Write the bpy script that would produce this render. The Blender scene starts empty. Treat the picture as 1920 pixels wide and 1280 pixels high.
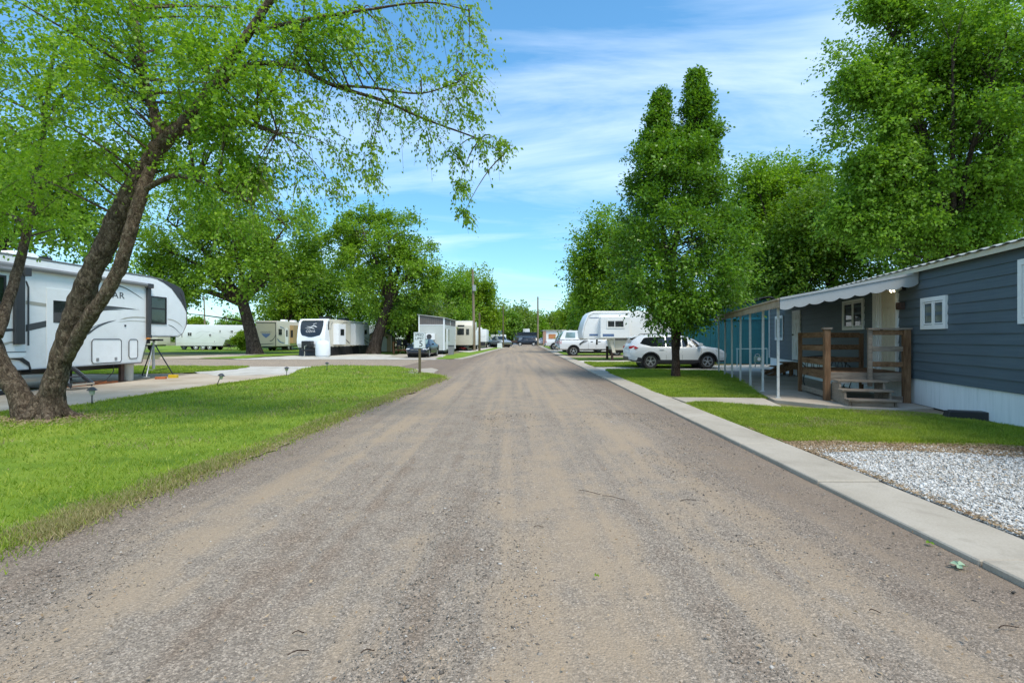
import bpy, bmesh, math, random
import numpy as np
from mathutils import Vector, Matrix, Euler
from mathutils import noise as mnoise
R = math.radians
random.seed(7)
S = bpy.context.scene
COL = S.collection
F, HZ, CH = 960.0, 634.0, 1.5      # focal length in photo pixels, horizon row, eye height

def g(px, py, z=0.0):
    """ground point seen at photo pixel (px, py)"""
    Y = F*(CH-z)/(py-HZ)
    return Vector(((px-960)*Y/F, Y, z))

def at(px, py, Y):
    return Vector(((px-960)*Y/F, Y, CH+(HZ-py)*Y/F))

def tag(o, label=None, cat=None, group=None, kind=None):
    if label: o['label'] = label
    if cat: o['category'] = cat
    if group: o['group'] = group
    if kind: o['kind'] = kind
    return o

def thing(name, label, cat, loc=(0, 0, 0), rz=0.0, group=None):
    o = bpy.data.objects.new(name, None)
    COL.objects.link(o)
    o.empty_display_size = 0.3
    o.location = loc
    o.rotation_euler = (0, 0, rz)
    return tag(o, label, cat, group)

def copy_tree(o, parent=None):
    c = o.copy()
    COL.objects.link(c)
    if parent is not None:
        c.parent = parent
    for ch in list(o.children):
        copy_tree(ch, c)
    return c

class MB:
    def __init__(s):
        s.v, s.f = [], []
    def add(s, vs, fs, M=None):
        o = len(s.v)
        if M is not None:
            vs = [M @ Vector(v) for v in vs]
        s.v += [tuple(v) for v in vs]
        s.f += [tuple(i+o for i in f) for f in fs]
        return s
    def box(s, x0, x1, y0, y1, z0, z1, M=None):
        return s.add([(x0, y0, z0), (x1, y0, z0), (x1, y1, z0), (x0, y1, z0),
                      (x0, y0, z1), (x1, y0, z1), (x1, y1, z1), (x0, y1, z1)],
                     [(0, 3, 2, 1), (4, 5, 6, 7), (0, 1, 5, 4), (1, 2, 6, 5), (2, 3, 7, 6), (3, 0, 4, 7)], M)
    def bar(s, p, q, w, h, up=(0, 0, 1)):
        p, q = Vector(p), Vector(q)
        d = (q-p).normalized()
        u = d.cross(Vector(up))
        if u.length < 1e-4: u = d.cross(Vector((1, 0, 0)))
        u.normalize()
        v = u.cross(d).normalized()
        vs = []
        for c in (p, q):
            for a, b in ((-1, -1), (1, -1), (1, 1), (-1, 1)):
                vs.append(c+u*a*w/2+v*b*h/2)
        return s.add(vs, [(3, 2, 1, 0), (4, 5, 6, 7), (0, 1, 5, 4), (1, 2, 6, 5), (2, 3, 7, 6), (3, 0, 4, 7)])
    def tube(s, pts, rad, n=8, cap=True, M=None, rough=0.0, seed=0):
        pts = [Vector(p) for p in pts]
        if not hasattr(rad, '__len__'): rad = [rad]*len(pts)
        vs, fs = [], []
        u = None
        for i, p in enumerate(pts):
            d = (pts[min(i+1, len(pts)-1)]-pts[max(i-1, 0)])
            if d.length < 1e-9: d = Vector((0, 0, 1))
            d.normalize()
            if u is None:
                u = d.cross(Vector((0.3, 0.9, 0.2)))
                if u.length < 0.1: u = d.cross(Vector((1, 0, 0)))
            u = (u-d*u.dot(d)).normalized()
            v = d.cross(u)
            for k in range(n):
                a = 2*math.pi*k/n
                q = u*math.cos(a)+v*math.sin(a)
                r = rad[i]
                if rough:
                    w = p+q*r
                    r *= 1+rough*(mnoise.noise(Vector((w.x*5+seed, w.y*5, w.z*2.2)))+.8*mnoise.noise(Vector((w.x*13, w.y*13+seed, w.z*6))))
                vs.append(p+q*r)
        for i in range(len(pts)-1):
            for k in range(n):
                a, b = i*n+k, i*n+(k+1) % n
                fs.append((a, b, b+n, a+n))
        if cap:
            fs.append(tuple(range(n-1, -1, -1)))
            fs.append(tuple(range((len(pts)-1)*n, len(pts)*n)))
        return s.add(vs, fs, M)
    def cyl(s, p, q, r, n=16, r2=None, M=None):
        return s.tube([p, q], [r, r if r2 is None else r2], n, True, M)
    def prism(s, pts, axis, a, b, M=None):
        n = len(pts)
        def mk(p, t):
            return {'x': (t, p[0], p[1]), 'y': (p[0], t, p[1]), 'z': (p[0], p[1], t)}[axis]
        vs = [mk(p, a) for p in pts]+[mk(p, b) for p in pts]
        fs = [tuple(range(n)), tuple(range(2*n-1, n-1, -1))]
        for i in range(n):
            j = (i+1) % n
            fs.append((i, j, n+j, n+i))
        return s.add(vs, fs, M)
    def lathe(s, prof, n=20, M=None):
        """profile of (r, h) spun round local z"""
        vs, fs = [], []
        for r, h in prof:
            for k in range(n):
                a = 2*math.pi*k/n
                vs.append((r*math.cos(a), r*math.sin(a), h))
        for i in range(len(prof)-1):
            for k in range(n):
                a, b = i*n+k, i*n+(k+1) % n
                fs.append((a, b, b+n, a+n))
        if prof[0][0] > 1e-5: fs.append(tuple(range(n-1, -1, -1)))
        if prof[-1][0] > 1e-5: fs.append(tuple(range((len(prof)-1)*n, len(prof)*n)))
        return s.add(vs, fs, M)
    def strip(s, a, b, M=None):
        """ruled strip between two polylines"""
        n = len(a)
        return s.add(list(a)+list(b), [(i, i+1, n+i+1, n+i) for i in range(n-1)], M)
    def poly(s, pts, M=None):
        return s.add(pts, [tuple(range(len(pts)))], M)
    def build(s, name, mat, parent=None, smooth=None, bevel=0.0, loc=None, rz=None, seg=2, recalc=True):
        me = bpy.data.meshes.new(name)
        me.from_pydata(s.v, [], s.f)
        if bevel or recalc:
            bm = bmesh.new(); bm.from_mesh(me)
            if bevel:
                bmesh.ops.remove_doubles(bm, verts=bm.verts, dist=1e-5)
                bmesh.ops.recalc_face_normals(bm, faces=bm.faces)
                ed = [e for e in bm.edges if len(e.link_faces) == 2 and e.calc_face_angle(0) > R(28)]
                bmesh.ops.bevel(bm, geom=ed, offset=bevel, segments=seg, affect='EDGES', profile=0.6, clamp_overlap=True)
            else:
                bmesh.ops.recalc_face_normals(bm, faces=bm.faces)
            bm.to_mesh(me); bm.free()
        if mat: me.materials.append(mat)
        if smooth is not None:
            bm = bmesh.new(); bm.from_mesh(me)
            for f in bm.faces: f.smooth = True
            lim = R(smooth)
            for e in bm.edges:
                e.smooth = len(e.link_faces) == 2 and e.calc_face_angle(0) < lim
            bm.to_mesh(me); bm.free()
        o = bpy.data.objects.new(name, me)
        COL.objects.link(o)
        if parent is not None: o.parent = parent
        if loc is not None: o.location = loc
        if rz is not None: o.rotation_euler = (0, 0, rz)
        return o

def frame_M(o, u, v, w):
    """matrix taking (a,b,c) to o + a*u + b*v + c*w"""
    u, v, w, o = Vector(u), Vector(v), Vector(w), Vector(o)
    return Matrix(((u.x, v.x, w.x, o.x), (u.y, v.y, w.y, o.y), (u.z, v.z, w.z, o.z), (0, 0, 0, 1)))

def text_mesh(name, txt, size, mat, M, parent, align='CENTER', extrude=0.002, shear=0.0, sx=1.0, space=1.0, bold=0.0):
    cu = bpy.data.curves.new(name, 'FONT')
    cu.body = txt; cu.size = size; cu.align_x = align; cu.align_y = 'CENTER'
    cu.extrude = extrude; cu.shear = shear; cu.space_character = space; cu.offset = bold
    cu.resolution_u = 3
    tmp = bpy.data.objects.new(name+'_src', cu)
    COL.objects.link(tmp)
    bpy.context.view_layer.update()
    me = bpy.data.meshes.new_from_object(tmp.evaluated_get(bpy.context.evaluated_depsgraph_get()))
    bpy.data.objects.remove(tmp)
    me.transform(M @ Matrix.Diagonal((sx, 1, 1, 1)))
    me.materials.clear(); me.materials.append(mat)
    me.name = name
    o = bpy.data.objects.new(name, me)
    COL.objects.link(o); o.parent = parent
    return o

def win(root, M, u0, u1, v0, v1, fmat, gmat, fw=0.06, d=0.04, bars_u=(), bars_v=(), name='window', back=0.004, bw=None, vis_in=0.008, blind=None):
    """window on the plane M: frame bars proud of the wall, pane as its child"""
    m = MB()
    m.box(u0, u1, v0, v0+fw, back, d, M); m.box(u0, u1, v1-fw, v1, back, d, M)
    m.box(u0, u0+fw, v0+fw, v1-fw, back, d, M); m.box(u1-fw, u1, v0+fw, v1-fw, back, d, M)
    bw = bw or fw*0.55
    for b in bars_u:
        x = u0+(u1-u0)*b; m.box(x-bw/2, x+bw/2, v0+fw, v1-fw, back, d*0.8, M)
    for b in bars_v:
        y = v0+(v1-v0)*b; m.box(u0+fw, u1-fw, y-bw/2, y+bw/2, back, d*0.75, M)
    f = m.build(name, fmat, root, bevel=0.0)
    p = MB().box(u0+fw*.9, u1-fw*.9, v0+fw*.9, v1-fw*.9, back*.8, back+vis_in, M)
    p.build('pane', gmat, f)
    return f

def swoosh(m, M, pts, w0, w1, depth=0.006, n=24):
    """tapered curved stripe through control points (u,v), catmull-rom, full width w0*sin + """
    P = [Vector((p[0], p[1])) for p in pts]
    P = [P[0]*2-P[1]]+P+[P[-1]*2-P[-2]]
    out = []
    segs = len(P)-3
    for i in range(n+1):
        t = i/n*segs; k = min(int(t), segs-1); t -= k
        a, b, c, d = P[k:k+4]
        out.append(0.5*((2*b)+(c-a)*t+(2*a-5*b+4*c-d)*t*t+(3*b-a-3*c+d)*t**3))
    A, B = [], []
    for i, q in enumerate(out):
        dd = out[min(i+1, n)]-out[max(i-1, 0)]
        nn = Vector((-dd.y, dd.x)).normalized()
        t = i/n
        w = w0+(w1-w0)*t
        w *= min(1, (1-t)*6+.06) * min(1, t*6+.06)
        A.append((q.x+nn.x*w/2, q.y+nn.y*w/2, depth)); B.append((q.x-nn.x*w/2, q.y-nn.y*w/2, depth))
    m.strip(A, B, M)
# ---------------------------------------------------------------- materials
class N:
    """small node-tree helper"""
    def __init__(s, name):
        s.m = bpy.data.materials.new(name); s.m.use_nodes = True
        s.t = s.m.node_tree; s.t.nodes.clear()
        s.out = s.n('ShaderNodeOutputMaterial')
    def n(s, typ, **kw):
        x = s.t.nodes.new(typ)
        for k, v in kw.items():
            if hasattr(x, k): setattr(x, k, v)
        return x
    def l(s, a, b): s.t.links.new(a, b)
    def coord(s, kind='Object', scale=(1, 1, 1)):
        c = s.n('ShaderNodeTexCoord'); mp = s.n('ShaderNodeMapping')
        mp.inputs['Scale'].default_value = scale
        s.l(c.outputs[kind], mp.inputs['Vector'])
        return mp.outputs['Vector']
    def pos(s, scale=(1, 1, 1)):
        c = s.n('ShaderNodeNewGeometry'); mp = s.n('ShaderNodeMapping')
        mp.inputs['Scale'].default_value = scale
        s.l(c.outputs['Position'], mp.inputs['Vector'])
        return mp.outputs['Vector']
    def noise(s, vec, scale, detail=4, rough=0.55, dist=0.0):
        x = s.n('ShaderNodeTexNoise')
        x.inputs['Scale'].default_value = scale; x.inputs['Detail'].default_value = detail
        x.inputs['Roughness'].default_value = rough; x.inputs['Distortion'].default_value = dist
        s.l(vec, x.inputs['Vector'])
        return x.outputs['Fac']
    def voro(s, vec, scale, feature='F1', out='Distance', rand=1.0):
        x = s.n('ShaderNodeTexVoronoi'); x.feature = feature
        x.inputs['Scale'].default_value = scale; x.inputs['Randomness'].default_value = rand
        s.l(vec, x.inputs['Vector'])
        return x.outputs[out]
    def ramp(s, fac, stops, interp='LINEAR'):
        x = s.n('ShaderNodeValToRGB'); x.color_ramp.interpolation = interp
        el = x.color_ramp.elements
        while len(el) < len(stops): el.new(0.5)
        for e, (p, c) in zip(el, stops):
            e.position = p
            e.color = (c, c, c, 1) if not hasattr(c, '__len__') else (*c, 1)
        s.l(fac, x.inputs['Fac'])
        return x.outputs['Color']
    def mix(s, fac, a, b, mode='MIX'):
        x = s.n('ShaderNodeMix', data_type='RGBA', blend_type=mode)
        for sock, v in ((x.inputs[0], fac), (x.inputs[6], a), (x.inputs[7], b)):
            if hasattr(v, 'is_linked') or hasattr(v, 'links'): s.l(v, sock)
            elif hasattr(v, '__len__'): sock.default_value = (*v, 1)
            else: sock.default_value = v if sock.type == 'VALUE' else (v, v, v, 1)
        return x.outputs[2]
    def math(s, op, a, b=None, c=None):
        x = s.n('ShaderNodeMath', operation=op)
        for sock, v in zip(x.inputs, (a, b, c)):
            if v is None: continue
            if hasattr(v, 'links'): s.l(v, sock)
            else: sock.default_value = v
        return x.outputs[0]
    def sep(s, vec):
        x = s.n('ShaderNodeSeparateXYZ'); s.l(vec, x.inputs[0]); return x.outputs
    def bump(s, h, strength=0.3, dist=0.02):
        x = s.n('ShaderNodeBump'); x.inputs['Strength'].default_value = strength; x.inputs['Distance'].default_value = dist
        s.l(h, x.inputs['Height']); return x.outputs['Normal']
    def bsdf(s, col, rough=0.6, metal=0.0, normal=None, spec=0.5, coat=0.0):
        b = s.n('ShaderNodeBsdfPrincipled')
        for nm, v in (('Base Color', col), ('Roughness', rough), ('Metallic', metal), ('Specular IOR Level', spec), ('Coat Weight', coat)):
            if hasattr(v, 'links'): s.l(v, b.inputs[nm])
            elif hasattr(v, '__len__'): b.inputs[nm].default_value = (*v, 1)
            else: b.inputs[nm].default_value = v
        if normal is not None: s.l(normal, b.inputs['Normal'])
        s.l(b.outputs[0], s.out.inputs['Surface'])
        return b

def paint(name, c, rough=0.5, metal=0.0, var=0.08, scale=1.5, bump=0.0, bscale=30, spec=0.5, coat=0.0, dirt=None, dirt_amt=0.3):
    x = N(name); v = x.coord()
    f = x.noise(v, scale, 6, 0.6)
    c = tuple(c)
    col = x.ramp(f, [(0.3, tuple(k*(1-var) for k in c)), (0.7, tuple(min(1, k*(1+var)) for k in c))])
    if dirt:
        f2 = x.ramp(x.noise(v, scale*2.3, 8, 0.7), [(0.5, 0), (0.8, dirt_amt)])
        col = x.mix(f2, col, dirt)
    nm = x.bump(x.noise(v, bscale, 4), bump, 0.01) if bump else None
    x.bsdf(col, rough, metal, nm, spec, coat)
    return x.m

M = {}
M['white'] = paint('rv_white', (0.85, 0.86, 0.86), 0.35, var=0.03, dirt=(0.55, 0.53, 0.48), dirt_amt=0.25)
M['white_far'] = paint('far_white', (0.80, 0.81, 0.81), 0.4, var=0.03)
M['carwhite'] = paint('car_white', (0.72, 0.74, 0.75), 0.22, var=0.01, coat=0.4)
M['cream'] = paint('rv_cream', (0.62, 0.58, 0.48), 0.4, var=0.04, dirt=(0.4, 0.36, 0.28))
M['rvgrey'] = paint('rv_pale_grey', (0.62, 0.63, 0.61), 0.4, var=0.04)
M['beige'] = paint('rv_beige', (0.45, 0.43, 0.33), 0.5, var=0.05)
M['black'] = paint('black_plastic', (0.022, 0.022, 0.024), 0.45, var=0.2)
M['charcoal'] = paint('charcoal', (0.05, 0.05, 0.055), 0.4, var=0.15)
M['grey'] = paint('grey_trim', (0.22, 0.22, 0.22), 0.5, var=0.12)
M['stripe'] = paint('stripe_dark', (0.06, 0.065, 0.07), 0.4, var=0.1)
M['stripe_tan'] = paint('stripe_tan', (0.42, 0.40, 0.34), 0.4, var=0.1)
M['stripe_blue'] = paint('stripe_blue', (0.10, 0.16, 0.30), 0.4, var=0.1)
M['blue'] = paint('blue_sticker', (0.01, 0.10, 0.55), 0.4)
M['navy'] = paint('navy_paint', (0.012, 0.018, 0.03), 0.3, var=0.05, coat=0.25)
M['carsilver'] = paint('car_silver', (0.30, 0.34, 0.38), 0.25, metal=0.3, var=0.04, coat=0.5)
M['rubber'] = paint('tyre_rubber', (0.02, 0.02, 0.02), 0.8, var=0.2)
M['rim'] = paint('alloy_rim', (0.55, 0.56, 0.57), 0.3, metal=0.8, var=0.06)
M['chrome'] = paint('chrome', (0.7, 0.7, 0.7), 0.15, metal=1.0, var=0.04)
M['galv'] = paint('galvanised', (0.42, 0.43, 0.43), 0.5, metal=0.5, var=0.15, scale=4)
M['rust'] = paint('rusty_steel', (0.07, 0.04, 0.03), 0.8, var=0.3, scale=5)
M['red'] = paint('red_lens', (0.45, 0.015, 0.02), 0.25, var=0.08)
M['redpaint'] = paint('red_paint', (0.50, 0.03, 0.03), 0.4)
M['amber'] = paint('amber_lens', (0.6, 0.2, 0.02), 0.3)
M['yellow'] = paint('yellow_plastic', (0.62, 0.42, 0.02), 0.5)
M['brick'] = paint('orange_block', (0.38, 0.12, 0.04), 0.85, var=0.3, scale=6)
M['bucket'] = paint('grey_plastic', (0.50, 0.50, 0.45), 0.6, var=0.1)
M['lampglass'] = paint('headlight_lens', (0.75, 0.77, 0.78), 0.1, var=0.02)
M['signwhite'] = paint('sign_white', (0.72, 0.76, 0.78), 0.5, var=0.03)
M['signblack'] = paint('sign_black', (0.012, 0.012, 0.014), 0.5)
M['trimwhite'] = paint('white_trim', (0.80, 0.80, 0.78), 0.5, var=0.03, dirt=(0.5, 0.47, 0.4), dirt_amt=0.2)
M['doorcream'] = paint('cream_door', (0.66, 0.60, 0.47), 0.5, var=0.03)
M['roofmetal'] = paint('roof_metal', (0.50, 0.49, 0.46), 0.45, metal=0.25, var=0.12, scale=2, dirt=(0.2, 0.15, 0.1), dirt_amt=0.4)
M['valance_brown'] = paint('brown_valance', (0.36, 0.27, 0.19), 0.6, var=0.2, scale=3, dirt=(0.55, 0.52, 0.46), dirt_amt=0.6)  # front valance: browner base than the end valance, with paler mottling
M['awning'] = paint('awning_metal', (0.36, 0.37, 0.365), 0.5, var=0.06, scale=2, dirt=(0.28, 0.24, 0.18), dirt_amt=0.35)
M['postwhite'] = paint('old_white_post', (0.55, 0.56, 0.53), 0.5, var=0.08, scale=8, dirt=(0.2, 0.14, 0.09), dirt_amt=0.6)
M['fascia'] = paint('cream_fascia', (0.62, 0.58, 0.46), 0.5, var=0.06)
M['teal'] = paint('teal_metal', (0.010, 0.105, 0.135), 0.45, var=0.10, scale=1.2, dirt=(0.012, 0.06, 0.08), dirt_amt=0.5)
M['teal_bright'] = paint('teal_trim', (0.01, 0.16, 0.22), 0.45, var=0.06)
M['shed'] = paint('shed_tan', (0.42, 0.29, 0.15), 0.7, var=0.05)
M['shingle'] = paint('shingle', (0.10, 0.10, 0.10), 0.9, var=0.25, scale=6, bump=0.3)
M['tinygrey'] = paint('tiny_house_grey', (0.52, 0.54, 0.51), 0.6, var=0.03)
M['tinydark'] = paint('tiny_house_dark', (0.155, 0.135, 0.125), 0.7, var=0.08)
M['farblue'] = paint('far_blue_wall', (0.22, 0.28, 0.36), 0.7, var=0.05)
M['farbrick'] = paint('far_brick', (0.38, 0.22, 0.16), 0.8, var=0.15, scale=5)
M['farorange'] = paint('far_rust_panel', (0.48, 0.20, 0.08), 0.7, var=0.1)
M['tarp'] = paint('black_tarp', (0.015, 0.015, 0.016), 0.35, var=0.3, scale=3, bump=0.8, bscale=4)
M['tank'] = paint('tank_white', (0.74, 0.77, 0.78), 0.35, var=0.03, dirt=(0.5, 0.45, 0.38))
M['meter'] = paint('meter_green', (0.18, 0.26, 0.20), 0.6, var=0.12)
M['pvc'] = paint('pale_pipe', (0.20, 0.32, 0.36), 0.5)
M['iron'] = paint('black_iron', (0.012, 0.012, 0.013), 0.4, var=0.2)
M['lamp_diffuser'] = paint('path_lamp_lens', (0.62, 0.58, 0.44), 0.25, var=0.08)
M['skirt'] = None

def glass(name, c, rough=0.04):
    x = N(name)
    f = x.noise(x.coord(), 1.3, 3)
    col = x.ramp(f, [(0.35, tuple(k*.7 for k in c)), (0.7, tuple(k*1.4 for k in c))])
    x.bsdf(col, rough, 0, None, 0.7)
    return x.m
M['glass'] = glass('dark_glass', (0.018, 0.022, 0.024))
M['glass_green'] = glass('tinted_glass', (0.02, 0.035, 0.025))
M['glass_car'] = glass('car_glass', (0.014, 0.017, 0.02))
M['glass_teal'] = glass('pale_teal_glass', (0.22, 0.32, 0.33))
M['curtain'] = glass('window_with_blind', (0.20, 0.22, 0.18), 0.15)

def wood(name, c1, c2, c3, stretch=(14, 14, 1.2), rough=0.85):
    x = N(name); v = x.coord(scale=stretch)
    f = x.noise(v, 1.6, 7, 0.62, 0.6)
    col = x.ramp(f, [(0.28, c1), (0.52, c2), (0.75, c3)])
    k = x.noise(x.coord(), 1.1, 4)
    col = x.mix(x.ramp(k, [(0.4, 0), (0.75, 0.5)]), col, c3)
    x.bsdf(col, rough, 0, x.bump(f, 0.5, 0.01), 0.2)
    return x.m
M['wood_brown'] = wood('weathered_brown_wood', (0.06, 0.028, 0.012), (0.20, 0.108, 0.055), (0.31, 0.19, 0.11), (12, 2.0, 12))
M['wood_post'] = wood('weathered_post_wood', (0.05, 0.028, 0.016), (0.17, 0.09, 0.045), (0.27, 0.17, 0.10), (14, 14, 1.5))
M['wood_grey'] = wood('grey_step_wood', (0.10, 0.075, 0.055), (0.24, 0.19, 0.145), (0.36, 0.30, 0.24), (2, 14, 14))
M['wood_pole'] = wood('pole_wood', (0.12, 0.09, 0.06), (0.24, 0.19, 0.13), (0.34, 0.28, 0.21), (10, 10, 0.6))
M['wood_sign'] = wood('sign_post_wood', (0.05, 0.04, 0.02), (0.12, 0.10, 0.055), (0.2, 0.17, 0.10), (20, 20, 1.5))
M['wood_deck_red'] = wood('red_deck_wood', (0.12, 0.05, 0.025), (0.25, 0.11, 0.05), (0.34, 0.17, 0.09), (2, 12, 12))

def bark(name, c1, c2, c3, sc=1.0, bstr=1.0):
    x = N(name)
    w = x.n('ShaderNodeTexNoise'); v0 = x.coord(); w.inputs['Scale'].default_value = 5*sc; x.l(v0, w.inputs['Vector'])
    mv = x.n('ShaderNodeVectorMath', operation='MULTIPLY_ADD'); x.l(w.outputs['Color'], mv.inputs[0]); mv.inputs[1].default_value = (.10/sc, .10/sc, .16/sc); x.l(v0, mv.inputs[2])
    mp = x.n('ShaderNodeMapping'); mp.inputs['Scale'].default_value = (1, 1, 0.5); x.l(mv.outputs[0], mp.inputs['Vector']); v = mp.outputs[0]
    edge = x.voro(v, 26*sc, 'DISTANCE_TO_EDGE'); cell = x.sep(x.voro(v, 26*sc, 'F1', 'Color'))[0]
    n1 = x.noise(v, 22*sc, 10, 0.78, 1.5)
    nb = x.noise(v0, 3.5*sc, 4)
    col = x.ramp(x.math('ADD', x.math('MULTIPLY', n1, .72), x.math('ADD', x.math('MULTIPLY', cell, .18), x.math('MULTIPLY', nb, .14))), [(0.36, c1), (0.52, c2), (0.68, c3)])
    crack = x.math('MULTIPLY', x.ramp(edge, [(0.0, 1.0), (0.16, 0.0)]), x.ramp(n1, [(.35, 1), (.6, .15)]))
    col = x.mix(x.math('MULTIPLY', crack, .6), col, tuple(k*.6 for k in c1))
    h = x.math('ADD', x.math('MULTIPLY', x.ramp(edge, [(0, 0), (0.3, 1)]), .25), x.math('ADD', x.math('MULTIPLY', n1, 1.1), x.math('MULTIPLY', cell, .3)))
    x.bsdf(col, 0.95, 0, x.bump(h, bstr, 0.06), 0.15)
    return x.m
M['bark_near'] = bark('birch_bark', (0.052, 0.036, 0.024), (0.165, 0.118, 0.080), (0.34, 0.26, 0.18))
M['bark_pale'] = bark('pale_peeling_bark', (0.06, 0.04, 0.026), (0.20, 0.14, 0.095), (0.38, 0.29, 0.20))
M['bark_dark'] = bark('elm_bark', (0.025, 0.019, 0.014), (0.075, 0.056, 0.042), (0.15, 0.115, 0.09), 0.4)
M['bark_pear'] = bark('pear_bark', (0.03, 0.02, 0.015), (0.085, 0.055, 0.04), (0.15, 0.10, 0.075), 1.0, 0.7)

def leaf(name, cols, trans=0.35, rough=0.45, big=0.25):
    x = N(name)
    ge = x.n('ShaderNodeNewGeometry')
    c = x.ramp(ge.outputs['Random Per Island'], [(i/(len(cols)-1), k) for i, k in enumerate(cols)])
    f = x.noise(x.pos(), big, 3)
    c = x.mix(x.ramp(f, [(0.35, 0.0), (0.65, 0.6)]), c, cols[-1])
    if name == 'grass_blade':
        c = x.mix(x.ramp(x.noise(x.pos(), 1.9, 6, .65), [(0.44, 0.0), (0.68, 0.5)]), c, (0.085, 0.15, 0.02))
    b = x.n('ShaderNodeBsdfPrincipled')
    x.l(c, b.inputs['Base Color']); b.inputs['Roughness'].default_value = rough; b.inputs['Specular IOR Level'].default_value = 0.35
    t = x.n('ShaderNodeBsdfTranslucent')
    x.l(x.mix(1.0, c, (1.5, 1.6, 0.7), 'MULTIPLY'), t.inputs['Color'])
    ms = x.n('ShaderNodeMixShader'); ms.inputs[0].default_value = trans
    x.l(b.outputs[0], ms.inputs[1]); x.l(t.outputs[0], ms.inputs[2])
    x.l(ms.outputs[0], x.out.inputs['Surface'])
    return x.m
M['leaf_birch'] = leaf('birch_leaf', [(0.078, 0.1667, 0.012), (0.1365, 0.2818, 0.02), (0.208, 0.3565, 0.025), (0.286, 0.414, 0.035)], 0.46)
M['leaf_elm'] = leaf('elm_leaf', [(0.0825, 0.1631, 0.0154), (0.1568, 0.2835, 0.0242), (0.2475, 0.3827, 0.033)], 0.40)
M['leaf_pear'] = leaf('pear_leaf', [(0.0469, 0.127, 0.012), (0.0938, 0.2056, 0.018), (0.1587, 0.2843, 0.026)], 0.34, 0.30)
M['leaf_maple'] = leaf('maple_leaf', [(0.0743, 0.156, 0.013), (0.135, 0.258, 0.018), (0.2093, 0.342, 0.026)], 0.40)
M['leaf_silver'] = leaf('silver_maple_leaf', [(0.0828, 0.1782, 0.018), (0.1518, 0.2911, 0.026), (0.2346, 0.3802, 0.038)], 0.40)
M['leaf_bright'] = leaf('bright_maple_leaf', [(0.0935, 0.189, 0.014), (0.165, 0.2992, 0.02), (0.242, 0.378, 0.028)], 0.42)
M['leaf_lime'] = leaf('lime_leaf', [(0.11, 0.20, 0.012), (0.18, 0.29, 0.02), (0.26, 0.36, 0.025)], 0.45)
M['leaf_dark'] = leaf('dark_leaf', [(0.0605, 0.1329, 0.0121), (0.1092, 0.21, 0.0165), (0.168, 0.28, 0.0242)], 0.34)
M['leaf_olive'] = leaf('olive_leaf', [(0.0715, 0.126, 0.018), (0.13, 0.21, 0.025), (0.195, 0.276, 0.04)], 0.38)
M['blade'] = leaf('grass_blade', [(0.1233, 0.2019, 0.0182), (0.203, 0.3057, 0.026), (0.29, 0.3749, 0.0338), (0.377, 0.4153, 0.0585)], 0.38, 0.5, 0.6)
M['straw'] = leaf('straw_blade', [(0.16, 0.19, 0.04), (0.28, 0.25, 0.10), (0.40, 0.33, 0.17)], 0.3, 0.6, 1.5)
M['litter'] = leaf('dry_litter', [(0.16, 0.09, 0.045), (0.30, 0.20, 0.11), (0.44, 0.33, 0.21)], 0.1, 0.8, 2.0)

def stone(name, cols, rough=0.85):
    x = N(name)
    ge = x.n('ShaderNodeNewGeometry')
    c = x.ramp(ge.outputs['Random Per Island'], [(i/(len(cols)-1), k) for i, k in enumerate(cols)])
    x.bsdf(c, rough, 0, None, 0.25)
    return x.m
M['stone_road'] = stone('road_stone', [(0.09, 0.078, 0.066), (0.20, 0.165, 0.13), (0.27, 0.235, 0.195), (0.32, 0.245, 0.175), (0.50, 0.46, 0.41)])
M['stone_white'] = stone('white_stone', [(0.30, 0.285, 0.25), (0.49, 0.47, 0.43), (0.60, 0.585, 0.545), (0.74, 0.73, 0.70)])

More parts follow.
